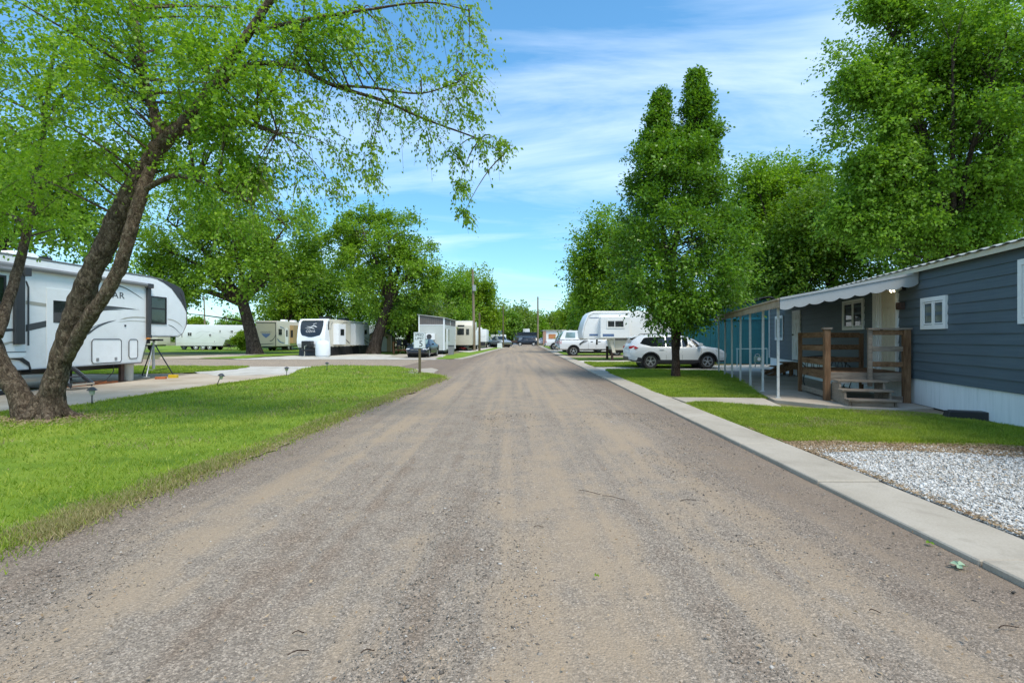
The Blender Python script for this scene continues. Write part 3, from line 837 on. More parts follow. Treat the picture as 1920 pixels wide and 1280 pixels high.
MB().box(.06, 4.2, HT0+.1, HT1-.1, .0, .6).build('foundation', M['charcoal'], home)
# corrugated metal roof
rf = MB(); vs = []; fs = []
cols = [(-.20, 3.035), (-.10, 3.06), (.6, 3.15), (2.1, 3.33), (3.6, 3.15), (4.45, 3.03)]
ny = int((HT1-HT0+.3)/.055)
for j in range(ny+1):
    y = HT0-.15+j*.055
    d = .026*max(0, math.cos(j*2*math.pi/6))**.6 if math.cos(j*2*math.pi/6) > 0 else 0
    for cx_, cz in cols: vs.append((cx_, y, cz+d))
    for cx_, cz in reversed(cols): vs.append((cx_, y, cz+d-.012))
K = len(cols)*2
for j in range(ny):
    for i in range(K):
        fs.append((j*K+i, j*K+(i+1) % K, (j+1)*K+(i+1) % K, (j+1)*K+i))
fs.append(tuple(range(K))); fs.append(tuple(range(ny*K+K-1, ny*K-1, -1)))
rf.add(vs, fs); rf.build('roof', M['roofmetal'], home)
fa = MB().box(-.15, .2, HT0-.1, HT1+.1, 2.995, 3.02).box(-.155, -.13, HT0-.1, HT1+.1, 2.93, 3.025).box(-.128, -.03, HT0, HT1, 2.957, 2.990)
fa.build('fascia', M['fascia'], home)
MB().box(-.062, -.02, HT1-.07, HT1+.012, .59, 2.95).build('corner_trim', M['trimwhite'], home)
# windows and doors
def house_win(t0, t1, z0, z1, g_, fw=.075, bars=(.5,), d=.06):
    f = win(home, WM, t0, t1, z0, z1, M['trimwhite'], g_, fw, d, bars, (), back=.012)
    s = MB(); i = fw+.012
    w2 = .028
    for a, b in ((t0+i, (t0+t1)/2-.02), ((t0+t1)/2+.02, t1-i)):
        s.box(a, b, z0+i, z0+i+w2, .03, .05, WM).box(a, b, z1-i-w2, z1-i, .03, .05, WM)
        s.box(a, a+w2, z0+i+w2, z1-i-w2, .03, .05, WM).box(b-w2, b, z0+i+w2, z1-i-w2, .03, .05, WM)
    s.build('sash', M['trimwhite'], f)
    return f
house_win(-1.577, -.633, 1.69, 2.36, M['curtain'], .09)
house_win(-5.0, -3.58, 1.73, 2.76, M['glass'], .09)
house_win(2.32, 3.80, 1.74, 2.60, M['glass'], .075)
house_win(10.40, 11.70, 1.42, 2.48, M['glass_teal'], .085)
def house_door(t0, t1, z0, z1, label, mat):
    d = MB()
    d.box(t0, t1, z0, z1, .004, .045, WM)
    dm = d.build('door', mat, home, bevel=.004, seg=1)
    if label: dm['label'] = label
    W, H = t1-t0, z1-z0
    p = MB()
    for (a, b) in ((.14, .46), (.54, .86)):
        for (e, f_) in ((.07, .40), (.47, .78), (.84, .95)):
            u0, u1, v0, v1 = t0+a*W, t0+b*W, z0+e*H, z0+f_*H
            p.box(u0, u1, v0, v0+.02, .046, .056, WM).box(u0, u1, v1-.02, v1, .046, .056, WM)
            p.box(u0, u0+.02, v0+.02, v1-.02, .046, .056, WM).box(u1-.02, u1, v0+.02, v1-.02, .046, .056, WM)
    p.build('door_panel', mat, dm)
    MB().tube([WM @ Vector((t1-.08, z0+.98, .05)), WM @ Vector((t1-.08, z0+.98, .10))], [.022, .03], 10).build('door_knob', M['black'], dm)
    f = MB()
    f.box(t0-.09, t0-.004, z0-.02, z1+.085, .004, .06, WM).box(t1+.004, t1+.09, z0-.02, z1+.085, .004, .06, WM).box(t0-.004, t1+.004, z1+.004, z1+.085, .004, .06, WM)
    f.build('door_frame', M['trimwhite'], dm)
    return dm
house_door(.50, 1.24, .72, 2.70, 'cream panelled door under the porch light', M['doorcream'])
house_door(8.10, 8.93, .66, 2.50, 'plain white door at the top of the small brown steps', M['trimwhite'])
MB().box(1.34, 1.66, .70, 2.78, .004, .085, WM).box(1.40, 1.60, .76, 2.74, .086, .10, WM).build('door_side_panel', M['trimwhite'], home)
# porch flood light, lit, and little wall box
fl = MB().box(.06, .30, 2.60, 2.70, .03, .09, WM)
flo = fl.build('porch_light', M['black'], home)
for u in (.10, .25):
    m = MB(); m.tube([WM @ Vector((u, 2.66, .09)), WM @ Vector((u+.03, 2.63, .17)), WM @ Vector((u+.05, 2.615, .22))], [.03, .05, .06], 12)
    m.build('lamp_head', M['trimwhite'], flo)
    m = MB(); m.tube([WM @ Vector((u+.05, 2.614, .221)), WM @ Vector((u+.06, 2.605, .235))], [.055, .03], 12)
    m.build('bulb', M['bulb'], flo)
MB().box(.08, .30, 2.17, 2.33, .028, .13, WM).box(.12, .26, 2.20, 2.30, .131, .15, WM).build('wall_box', M['rust'], home, bevel=.006, seg=1)

# awning: sheet, scalloped valances, seven posts
AX, AY0, AY1 = -2.80, -.50, 10.35
def az(x_): return 2.90+(x_+.03)*(2.90-2.385)/(2.80-.03)
aw = MB(); vs, fs = [], []
ny = int((AY1-AY0)/.07)
for j in range(ny+1):
    y = AY0+(AY1-AY0)*j/ny
    d = .016*(1 if j % 4 in (0, 1) else 0)
    for X_ in (AX, -1.4, -.035): vs.append((X_, y, az(X_)+d))
    for X_ in (-.035, -1.4, AX): vs.append((X_, y, az(X_)+d-.01))
for j in range(ny):
    for i in range(6):
        fs.append((j*6+i, j*6+(i+1) % 6, (j+1)*6+(i+1) % 6, (j+1)*6+i))
fs += [tuple(range(6)), tuple(range(ny*6+5, ny*6-1, -1))]
aw.add(vs, fs); aw.build('awning', M['awning'], home)
def scallop(n, w, h):
    out = []
    for k in range(n):
        for a in (0, .12, .3, .5, .7, .88):
            out.append(((k+a)/n, h*(abs(a-.5)*2)**2.2))
    out.append((1, h)); return out
v = MB(); sc = scallop(9, 0, .055)
A = [(AX+(-.035-AX)*a, AY0-.012, az(AX+(-.035-AX)*a)+.02) for a, h in sc]
B = [(AX+(-.035-AX)*a, AY0-.012, az(AX+(-.035-AX)*a)-.20-(.05-h*.9)) for a, h in sc]
v.strip(A, B); A2 = [(p[0], p[1]+.01, p[2]) for p in A]; B2 = [(p[0], p[1]+.01, p[2]) for p in B]
v.strip(A2, B2); v.strip(B, B2); v.strip(A, A2)
v.bar((AX, AY0-.02, az(AX)+.03), (-.035, AY0-.02, az(-.035)+.03), .03, .05)
v.build('end_valance', M['awning'], home)
v = MB(); sc = scallop(56, 0, .045)
A = [(AX-.01, AY0+(AY1-AY0)*a, 2.385) for a, h in sc]; B = [(AX-.01, AY0+(AY1-AY0)*a, 2.385-.13-(.045-h)) for a, h in sc]
v.strip(A, B); A2 = [(p[0]+.012, p[1], p[2]) for p in A]; B2 = [(p[0]+.012, p[1], p[2]) for p in B]
v.strip(A2, B2); v.strip(B, B2); v.strip(A, A2)
v.box(AX-.05, AX+.02, AY0, AY1, 2.39, 2.43)
v.build('front_valance', M['valance_brown'], home)
MB().box(AX+.06, AX+.12, AY0, AY1, 2.30, 2.36).build('awning_beam', M['postwhite'], home)
for k in range(7):
    y = .114+k*1.61
    lean = (.0, .01, -.012, .008, -.006, .012, -.008)[k]
    p = MB().bar((-2.69, y, .05), (-2.69+lean, y, 2.32), .052, .052, (0, 1, 0)).box(-2.75, -2.63, y-.06, y+.06, .05, .062)
    p.build('awning_post', M['postwhite'], home)

# ---- timber porch deck with railings and steps
dk = thing('porch_deck', 'weathered brown timber porch deck with plank railings below the cream door', 'porch deck', (9.06, 11.70, .05), HRZ)
b = MB(); rs = random.Random(3)
for k in range(11):
    x0 = -1.60+k*.142
    b.box(x0, x0+.134, -.13+rs.uniform(-.01, .01), 2.05, .632, .668+rs.uniform(-.002, .002))
b.build('deck_board', M['wood_brown'], dk).name = 'deck_floor'
for y0_, y1_ in ((-.17, -.132), (2.052, 2.09)): MB().box(-1.64, -.06, y0_, y1_, .47, .664).build('rim_joist', M['wood_grey'], dk)
MB().box(-1.645, -1.606, -.13, 2.05, .47, .665).build('rim_joist', M['wood_brown'], dk)
MB().box(-.10, -.062, -.13, 2.05, .47, .63).build('rim_joist', M['wood_brown'], dk)
def post(x, y, w, z0, z1, mat='wood_post', name='deck_post'):
    return MB().box(x-w/2, x+w/2, y-w/2, y+w/2, z0, z1).build(name, M[mat], dk, bevel=.006, seg=1)
post(-1.71, -.13, .13, 0, 1.66); post(-1.69, 2.00, .09, 0, 1.60); post(-.15, -.245, .135, 0, 1.64); post(-.16, 2.145, .09, 0, 1.58)
post(-.86, -.225, .085, .36, 1.64, 'wood_grey')
MB().box(-1.80, -1.62, -.22, -.04, 1.662, 1.70).build('post_cap', M['wood_grey'], dk)
def rail(p, q, h=.135, w=.038, mat='wood_brown'):
    MB().bar(p, q, w, h).build('rail', M[mat], dk, bevel=.004, seg=1)
for z in (1.535, 1.21, .875):
    rail((-1.645, -.06, z), (-1.645, 1.955, z-.01))
    rail((-1.62, 2.12, z), (-.21, 2.12, z))
rail((-1.645, -.06, .12), (-1.645, 1.955, .12), mat='wood_grey')
for z, mt in ((1.58, 'wood_brown'), (1.21, 'wood_grey'), (.86, 'wood_brown')):
    rail((-.815, -.245, z), (-.22, -.245, z), .115, .038, mt)
rail((-.60, -.245, .08), (-.22, -.245, .08), mat='wood_grey')
MB().box(-.92, -.06, -.32, -.17, 1.645, 1.682).build('rail_cap', M['wood_grey'], dk)
for sx in (-1.60, -.74):
    st = MB().prism([(-.19, .44), (-.19, .02), (-1.02, 0), (-1.18, 0), (-1.18, .10), (-.95, .10), (-.93, .28), (-.66, .28), (-.62, .46)], 'x', sx-.02, sx+.02)
    sto = st.build('stringer', M['wood_grey'], dk)
for y, z in ((-.50, .47), (-.80, .29), (-1.10, .11)):
    MB().box(-1.66+rs.uniform(-.02, .02), -.66+rs.uniform(-.02, .02), y-.15, y+.15, z, z+.042).build('tread', M['wood_grey'], sto, bevel=.006, seg=1)
for y, z in ((-1.165, .02),):
    MB().box(-1.56, -.78, y-.018, y+.018, z-.015, z+.088).build('riser', M['wood_grey'], sto)
for a_, b_ in ((-1.5, -1.25), (-1.0, -.78)): MB().box(a_, b_, -.18, -.172, .40, .50).build('bracket', M['galv'], sto)

# ---- small brown steps at the far door
fs_ = thing('door_steps', 'small brown wooden steps leading up to the far white door', 'steps', (9.06, 11.70, .05), HRZ)
for k, (x0, z) in enumerate(((-.62, .52), (-.92, .36), (-1.22, .20))):
    MB().box(x0, x0+.32, 8.02, 9.0, z-.04, z).build('tread', M['wood_brown'], fs_, bevel=.005, seg=1)
for y in (8.0, 8.98):
    MB().prism([(-.03, .48), (-.3, .48), (-1.2, .02), (-1.2, 0), (-1.0, 0), (-.28, .26), (-.03, .26)], 'y', y, y+.04).build('stringer', M['wood_brown'], fs_)
for x_, y_ in ((-.36, 8.06), (-.36, 8.94), (-.08, 8.06), (-.08, 8.94)):
    MB().box(x_-.045, x_+.045, y_-.045, y_+.045, 0, .48).build('leg', M['wood_post'], fs_)
MB().box(-.40, -.04, 8.0, 9.02, .48, .518).build('landing', M['wood_brown'], fs_)

# ---- black wrought iron bench behind the deck
bn = thing('iron_bench', 'black wrought iron scroll bench standing behind the porch deck', 'bench', (9.06, 11.70, .05), HRZ)
bx, by = -.75, 3.1
se = MB()
for k in range(9): se.bar((bx-.55+k*.1375, by-.2, .42), (bx-.55+k*.1375, by+.2, .42), .03, .012)
se.bar((bx-.6, by-.2, .42), (bx+.6, by-.2, .42), .03, .03); se.bar((bx-.6, by+.2, .42), (bx+.6, by+.2, .42), .03, .03)
se.build('seat', M['iron'], bn)
for sx in (-.58, .58):
    for sy in (-.19, .19):
        lg = MB(); lg.tube([(bx+sx, by+sy, .42), (bx+sx*1.06, by+sy*1.15, .22), (bx+sx*.98, by+sy*1.1, .06), (bx+sx*1.04, by+sy*1.3, 0)], .014, 6)
        lg.build('leg', M['iron'], bn)
    ar = MB(); ar.tube([(bx+sx, by+.2+.0, .85), (bx+sx, by, .70), (bx+sx, by-.2, .66), (bx+sx, by-.28, .60), (bx+sx, by-.25, .53), (bx+sx, by-.2, .44)], .016, 6)
    ar.build('armrest', M['iron'], bn)
bk = MB()
bk.tube([(bx-.6, by+.21, .42), (bx-.62, by+.23, .72), (bx-.5, by+.25, .88), (bx, by+.26, .93), (bx+.5, by+.25, .88), (bx+.62, by+.23, .72), (bx+.6, by+.21, .42)], .016, 6)
for k in range(7):
    cx_ = bx-.48+k*.16
    bk.tube([(cx_+.06*math.cos(a), by+.23, .64+.13*math.sin(a)) for a in np.linspace(0, 2*math.pi, 13)], .009, 5)
bk.build('backrest', M['iron'], bn)

# ---- black splash block by the skirting, gas meter, pipe rail
sb = thing('splash_block', 'black rubber splash block lying against the white skirting', 'splash block', (0, 0, .03), 0)
q = g(1811, 791)
m = MB(); m.prism([(-.33, 0), (.33, 0), (.30, .165), (-.29, .15)], 'y', -.12, .12)
c_ = m.build('ramp', M['black'], sb, bevel=.012, seg=2); c_.location = (q.x+.06, q.y+.05, 0); c_.rotation_euler = (R(0), 0, R(90)+HRZ-R(90+8))
m = MB().box(-.25, .25, -.08, .08, .15, .168); l_ = m.build('lip', M['charcoal'], sb); l_.location = c_.location; l_.rotation_euler = c_.rotation_euler
gm = thing('gas_meter', 'dull green gas meter on pipes behind the awning posts', 'gas meter', tuple(g(1421, 689)), 0)
m = MB(); m.box(-.17, .17, -.12, .12, .28, .58); m.build('meter_body', M['meter'], gm, bevel=.05)
m = MB(); m.cyl((0, -.13, .44), (0, -.121, .44), .09, 14); m.build('dial', M['trimwhite'], gm)
m = MB(); m.tube([(-.13, 0, 0), (-.13, 0, .66), (-.02, 0, .70), (.08, 0, .66), (.08, 0, .56)], .022, 8).tube([(.16, 0, 0), (.16, 0, .34)], .022, 8); m.build('pipe', M['galv'], gm)
pr = thing('pipe_rail', 'pale pipe guard rail in front of the teal building', 'guard rail', (0, 0, 0), 0)
a, b_ = g(1382, 687), g(1438, 685)
for p in (a, b_):
    m = MB().tube([(p.x, p.y, 0), (p.x, p.y, .93)], .03, 10); m.build('post', M['pvc'], pr)
m = MB().tube([(a.x, a.y, .93), (b_.x, b_.y, .93)], .024, 10).tube([(a.x, a.y, .93), (a.x-.03, a.y, .96)], .04, 10); m.build('rail', M['pvc'], pr)

# ---- teal metal building
tb = thing('teal_building', 'teal ribbed metal building behind the white crossover', 'building', (10.5, 31.0, 0), HRZ)
m = MB()
W_, L_, H_ = 9.0, 27.0, 2.75
def ribs(fx, u0, u1, per=.30, d=.02):
    out = []; u = u0; k = 0
    while u < u1-1e-6:
        out += [(u, 0), (min(u+per*.72, u1), 0), (min(u+per*.78, u1), d), (min(u+per*.94, u1), d)]
        u += per
    out.append((u1, 0)); return out
fr = ribs(0, 0, W_)
m.strip([(a, -b, 0) for a, b in fr], [(a, -b, H_) for a, b in fr])
sd_ = ribs(0, 0, L_)
m.strip([(-b, a, 0) for a, b in sd_], [(-b, a, H_) for a, b in sd_])
m.box(.02, W_, .02, L_, .0, H_-.005)
m.prism([(0, H_), (W_, H_), (W_/2, H_+1.05)], 'y', .02, L_)
m.build('wall', M['teal'], tb)
r_ = MB()
for s_ in (0, 1):
    xe = -.35 if s_ == 0 else W_+.35
    r_.add([(xe, -.35, H_-.02), (W_/2, -.35, H_+1.13), (W_/2, L_+.3, H_+1.13), (xe, L_+.3, H_-.02), (xe, -.35, H_+.05), (W_/2, -.35, H_+1.20), (W_/2, L_+.3, H_+1.20), (xe, L_+.3, H_+.05)],
           [(0, 1, 2, 3), (4, 7, 6, 5), (0, 4, 5, 1), (1, 5, 6, 2), (2, 6, 7, 3), (3, 7, 4, 0)])
r_.build('roof', M['shingle'], tb)
MB().box(-.06, W_, -.075, -.025, H_-.16, H_-.01).box(-.075, -.025, -.02, L_, H_-.16, H_-.01).box(-.07, .05, -.07, -.022, 0, H_-.17).build('trim', M['teal_bright'], tb)
# ---------------------------------------------------------------- wheels and trailers
def make_wheel(root, x, y, r=.36, w=.22, side=-1, spokes=5, rim='rim', twin=True, name='wheel', bolts=False):
    """tyre (part) with rim (sub-part); axle along local y; side = sign of the outer face"""
    Mx = frame_M((x, y, r), (1, 0, 0), (0, 0, 1), (0, side, 0))
    t = MB()
    h = w/2
    t.lathe([(r*.64, -h*.8), (r*.72, -h), (r*.93, -h), (r*.99, -h*.7), (r, 0), (r*.99, h*.7), (r*.93, h), (r*.72, h), (r*.64, h*.8)], 28, Mx)
    wo = t.build(name, M['rubber'], root, smooth=50)
    m = MB()
    R0 = r*.66
    m.lathe([(R0*.99, h*.55), (R0*1.02, h*.92), (R0*.90, h*.90), (R0*.86, h*.45)], 26, Mx)
    if spokes:
        for k in range(spokes):
            for off in ((-.16, .16) if twin else (0,)):
                a = 2*math.pi*k/spokes+.3
                p = (R0*.22*math.cos(a), R0*.22*math.sin(a), h*.74)
                q = (R0*.95*math.cos(a+off), R0*.95*math.sin(a+off), h*.80)
                m.bar(Mx @ Vector(p), Mx @ Vector(q), R0*.15, .03, Mx.to_3x3() @ Vector((0, 0, 1)))
    else:
        m.lathe([(R0*.9, h*.5), (R0*.55, h*.62), (R0*.5, h*.85), (0.0001, h*.9)], 22, Mx)
    m.lathe([(R0*.26, h*.5), (R0*.26, h*.84), (R0*.18, h*.92), (.0001, h*.93)], 14, Mx)
    m.build('rim', M[rim], wo, smooth=40)
    d = MB(); d.lathe([(R0*.92, h*.2), (R0*.92, h*.22), (.0001, h*.22)], 18, Mx)
    d.build('brake_disc', M['charcoal'], wo)
    return wo

def sideM(hw, s):     # side plane of a trailer: u = forward x, v = up, w = out
    return frame_M((0, s*hw, 0), (1, 0, 0), (0, 0, 1), (0, s, 0))

def rbox(m, x0, x1, y0, y1, z0, z1, Mx=None): return m.box(x0, x1, y0, y1, z0, z1, Mx)

def ac_unit(root, x, z, w=.62, l=.85, h=.28, mat='white'):
    m = MB(); m.prism([(-l/2, 0), (l/2, 0), (l/2-.05, h*.75), (l/2-.18, h), (-l/2+.1, h), (-l/2+.02, h*.6)], 'y', -w/2, w/2)
    o = m.build('roof_air_conditioner', M[mat], root, bevel=.03); o.location = (x, 0, z); return o

# ================= near white fifth wheel (left edge)
RZ1 = R(90-3.1)
d1 = Vector((.054, .9985, 0)); out1 = Vector((.9985, -.054, 0))     # forward, outward (to the road)
HW = 1.25
rv = thing('fifth_wheel_trailer', 'large white fifth wheel trailer with dark swoosh stripes parked behind the leaning tree', 'trailer', tuple(Vector((-13.15, 18.2, 0))-out1*HW), RZ1)
S1 = sideM(HW, -1)
prof = [(-9.2, .62), (-.02, .62), (.30, 1.56), (1.78, 1.56), (2.02, 1.66), (2.28, 1.96), (2.37, 2.30), (2.33, 2.55), (2.13, 3.30), (1.98, 3.46), (1.55, 3.58), (1.0, 3.68), (.4, 3.725), (-9.2, 3.74)]
b = MB().prism(prof, 'y', -HW, HW)
body = b.build('body', M['white'], rv, bevel=.07, seg=3, smooth=35)
# front cap, dark upper nose wrapped round
c = MB()
front = [(.75, 3.712), (1.0, 3.69), (1.55, 3.592), (1.98, 3.475), (2.135, 3.31), (2.25, 2.9), (2.33, 2.56)]
top = [(x+.012, z+.012) for x, z in front]
for s in (-1, 1):
    y = s*(HW+.008)
    low = [(.75, 3.66), (1.05, 3.58), (1.45, 3.40), (1.72, 3.16), (1.98, 2.92), (2.15, 2.72), (2.31, 2.50)]
    c.strip([(x, y, z) for x, z in front], [(x, y, z) for x, z in low])
c.strip([(x, -HW+.05, z) for x, z in top], [(x, HW-.05, z) for x, z in top])
c.build('nose_cap', M['charcoal'], rv)
# roof edge trim
m = MB()
for s in (-1, 1): m.bar((-9.2, s*(HW-.02), 3.745), (.4, s*(HW-.02), 3.732), .06, .04).bar((.4, s*(HW-.02), 3.732), (1.0, s*(HW-.02), 3.69), .06, .035)
m.build('roof_edge', M['grey'], rv)
m = MB(); m.tube([S1 @ Vector(p) for p in ((1.82, 1.57, .014), (2.06, 1.70, .012), (2.27, 2.02, .01), (2.30, 2.5, .012), (2.06, 3.1, .012), (1.92, 3.3, .01))], .014, 5)
m.tube([S1 @ Vector(p) for p in ((.32, 1.56, .012), (1.8, 1.565, .012))], .016, 5)
m.tube([S1 @ Vector(p) for p in ((-9, .63, .008), (-.02, .63, .008), (.29, 1.55, .008))], .012, 5)
m.build('edge_moulding', M['charcoal'], rv)
# window in the overhang
w_ = win(rv, S1, .37, 1.17, 2.02, 3.04, M['black'], M['glass_green'], .05, .03, (), (.56,), bw=.05)
# corner post of the awning rail + awning roller
m = MB(); m.box(.16, .32, 1.60, 3.32, .006, .10, S1).box(.10, .36, 3.30, 3.46, .006, .17, S1).box(.15, .33, 1.50, 1.62, .02, .12, S1)
m.build('awning_arm', M['charcoal'], rv, bevel=.015, seg=1)
m = MB(); m.tube([S1 @ Vector((.2, 3.40, .085)), S1 @ Vector((-5.2, 3.44, .085))], .07, 10); 
m.build('awning_roller', M['grey'], rv)
m = MB(); m.box(-5.42, -5.18, 3.35, 3.53, .004, .18, S1); m.build('awning_end', M['charcoal'], rv, bevel=.02)
# cargo doors
def hatch(x0, x1, z0, z1, name='cargo_door', latches=True):
    h = MB().box(x0, x1, z0, z1, .002, .014, S1); ho = h.build(name, M['white'], rv, bevel=.006, seg=1)
    f = MB()
    r_ = .09; P = []
    for cx_, cz, a0 in ((x1-r_, z1-r_, 0), (x0+r_, z1-r_, 90), (x0+r_, z0+r_, 180), (x1-r_, z0+r_, 270)):
        for k in range(4):
            a = R(a0+k*30); P.append(S1 @ Vector((cx_+r_*math.cos(a), cz+r_*math.sin(a), .017)))
    P.append(P[0]); f.tube(P, .014, 5, cap=False); f.build('seal', M['charcoal'], ho)
    if latches:
        for u in (.18, .80):
            MB().box(x0+(x1-x0)*u-.045, x0+(x1-x0)*u+.045, z0+.07, z0+.17, .014, .03, S1).build('latch', M['grey'], ho)
    return ho
hatch(-2.06, -.92, .70, 1.47)
hatch(-.60, -.22, .80, 1.46, latches=False)
# graphics
def sw(name, mat, items):
    for P, a, b_ in items:
        m = MB(); swoosh(m, S1, P, a, b_); m.build(name, M[mat], rv, recalc=False)
sw('graphic', 'stripe', [([(-2.35, 2.34), (-1.7, 2.50), (-.9, 2.52), (-.1, 2.50)], .14, .01), ([(-2.6, 2.1), (-2.1, 2.34), (-1.5, 2.44), (-.8, 2.47)], .16, .012),
   ([(-2.3, 1.55), (-1.9, 1.83), (-1.5, 2.0), (-1.1, 2.11)], .07, .02), ([(-2.6, 1.5), (-2.2, 1.75), (-1.8, 1.93), (-1.3, 2.08)], .03, .01),
   ([(-5.2, 1.60), (-4.4, 1.72), (-3.4, 1.95), (-2.7, 2.12)], .22, .14), ([(-1.3, 3.28), (-.8, 3.22), (-.35, 3.06), (.1, 2.86)], .05, .012),
   ([(1.25, 2.02), (1.55, 1.93), (1.8, 1.78), (1.95, 1.66)], .03, .01), ([(-4.9, 3.22), (-4.75, 3.0), (-4.75, 2.2), (-4.75, 1.5)], .025, .02)])
sw('graphic', 'stripe_tan', [([(-1.0, 2.12), (-.5, 2.22), (0, 2.24), (.16, 2.23)], .04, .04), ([(1.2, 2.22), (1.5, 2.2), (1.85, 2.08), (2.1, 1.9)], .045, .015), ([(-1.1, 2.04), (-.5, 2.10), (.1, 2.10), (.16, 2.10)], .02, .02),
   ([(-2.05, .98), (-1.8, 1.02), (-1.5, 1.10), (-1.2, 1.2)], .12, .02), ([(-5.1, 2.45), (-4.5, 2.5), (-3.6, 2.45), (-2.9, 2.4)], .12, .08)])
text_mesh('lettering', 'COUGAR', .30, M['stripe'], S1 @ Matrix.Translation((-1.63, 2.93, .006)), rv, sx=1.25, space=1.12)
m = MB().box(-4.98, -4.5, 1.30, 1.52, .004, .008, S1); m.build('sticker', M['blue'], rv)
m = MB().box(-4.98, -4.5, 1.21, 1.295, .004, .008, S1); m.build('sticker', M['trimwhite'], rv)
# entry door with grab handle
m = MB().box(-3.55, -2.75, .70, 2.95, .003, .022, S1); do = m.build('entry_door', M['white'], rv, bevel=.01, seg=1)
m = MB(); m.box(-3.35, -2.95, 1.95, 2.6, .023, .03, S1); m.build('door_window', M['glass'], do)
m = MB(); m.tube([S1 @ Vector(p) for p in ((-4.1, 1.3, .05), (-4.1, 2.9, .05), (-4.16, 3.05, .05), (-4.28, 3.12, .05), (-4.42, 3.12, .04))], .022, 7); m.build('grab_handle', M['charcoal'], rv)
m = MB(); m.box(-4.42, -4.37, 2.3, 2.95, .006, .03, S1); m.build('side_light', M['black'], rv)
m = MB(); m.box(-.78, -.72, 1.9, 1.96, .004, .02, S1); m.build('keyhole', M['black'], rv)
# slide out room, with roller cover, arm, big window
sl = MB(); sl.box(-9.1, -4.42, -HW-.32, -HW+.02, .98, 3.30)
slo = sl.build('slide_out', M['white'], rv, bevel=.03)
S2 = sideM(HW+.32, -1)
def trimrect(m, x0, x1, z0, z1, Mx, w=.05, d=.02):
    m.box(x0, x1, z0, z0+w, .002, d, Mx).box(x0, x1, z1-w, z1, .002, d, Mx).box(x0, x0+w, z0+w, z1-w, .002, d, Mx).box(x1-w, x1, z0+w, z1-w, .002, d, Mx)
m = MB(); m.tube([S2 @ Vector((-4.5, 3.27, .05)), S2 @ Vector((-9.1, 3.27, .05))], .07, 10); m.build('slide_topper', M['grey'], rv)
m = MB(); m.box(-4.78, -4.52, 1.34, 3.24, .004, .10, S2).box(-4.60, -4.40, 3.16, 3.38, .0, .16, S2); m.build('awning_arm', M['charcoal'], rv, bevel=.015, seg=1)
win(rv, S2, -7.4, -4.95, 2.02, 3.12, M['black'], M['glass_green'], .055, .03, (), (.36,), bw=.05)
m = MB(); swoosh(m, S2, [(-7.2, 1.55), (-6.3, 1.6), (-5.4, 1.68), (-4.5, 1.74)], .03, .09); m.build('graphic', M['stripe'], rv, recalc=False)
m = MB(); swoosh(m, S2, [(-7, 1.74), (-6.3, 1.78), (-5.8, 1.86), (-5.3, 1.98)], .06, .02)
m.build('graphic', M['stripe'], rv, recalc=False)
m = MB(); swoosh(m, S2, [(-6.5, 1.18), (-5.8, 1.2), (-5.2, 1.3), (-4.6, 1.45)], .22, .03); m.build('graphic', M['stripe_tan'], rv, recalc=False)
m = MB(); m.box(-9, -4.42, 1.13, 1.15, .002, .008, S2); m.build('moulding', M['charcoal'], rv)
# fenders, wheels, chassis
m = MB()
P = [(-4.0+0, .55), (-4.05, .72), (-4.3, .90), (-4.7, .98), (-5.3, 1.0), (-5.9, .98), (-6.2, .88), (-6.38, .66)]
m.strip([S1 @ Vector((x, z, .03)) for x, z in P], [S1 @ Vector((x*1.0+(.10 if x > -5 else -.10)*0, z+.12, .03)) for x, z in P])
m.strip([S1 @ Vector((x, z, .03)) for x, z in P], [S1 @ Vector((x, z, -.25)) for x, z in P])
m.build('fender', M['black'], rv)
for x_ in (-4.75, -5.62):
    for s in (-1, 1): make_wheel(rv, x_, s*(HW-.10), .38, .23, s, 5)
m = MB(); m.box(-9.1, -.1, -.55, -.45, .45, .61).box(-9.1, -.1, .45, .55, .45, .61).box(-4.8, -4.7, -1.1, 1.1, .34, .44).box(-5.67, -5.57, -1.1, 1.1, .34, .44)
m.box(-8.5, -7, -1.1, 1.1, .40, .6)
m.build('chassis', M['black'], rv)
for s in (-1, 1):
    m = MB().box(-.62, -.48, s*.95-.05, s*.95+.05, .02, .75).box(-.70, -.40, s*.95-.12, s*.95+.12, .035, .05); m.build('landing_leg', M['rust'], rv)
    m = MB().box(-2.62, -2.54, s*.95-.04, s*.95+.04, .10, .62).box(-2.70, -2.46, s*.95-.10, s*.95+.10, .08, .10); m.build('stabiliser_leg', M['galv'], rv)
m = MB(); m.box(.55, 1.35, -.18, .18, 1.38, 1.555).cyl((1.0, 0, 1.40), (1.0, 0, 1.14), .05, 12).cyl((1.0, 0, 1.16), (1.0, 0, 1.12), .085, 12); m.build('king_pin', M['black'], rv)
m = MB().tube([S1 @ Vector((.24, 1.50, .10)), S1 @ Vector((.06, 1.485, .12))], .03, 8); m.build('marker_light', M['amber'], rv)
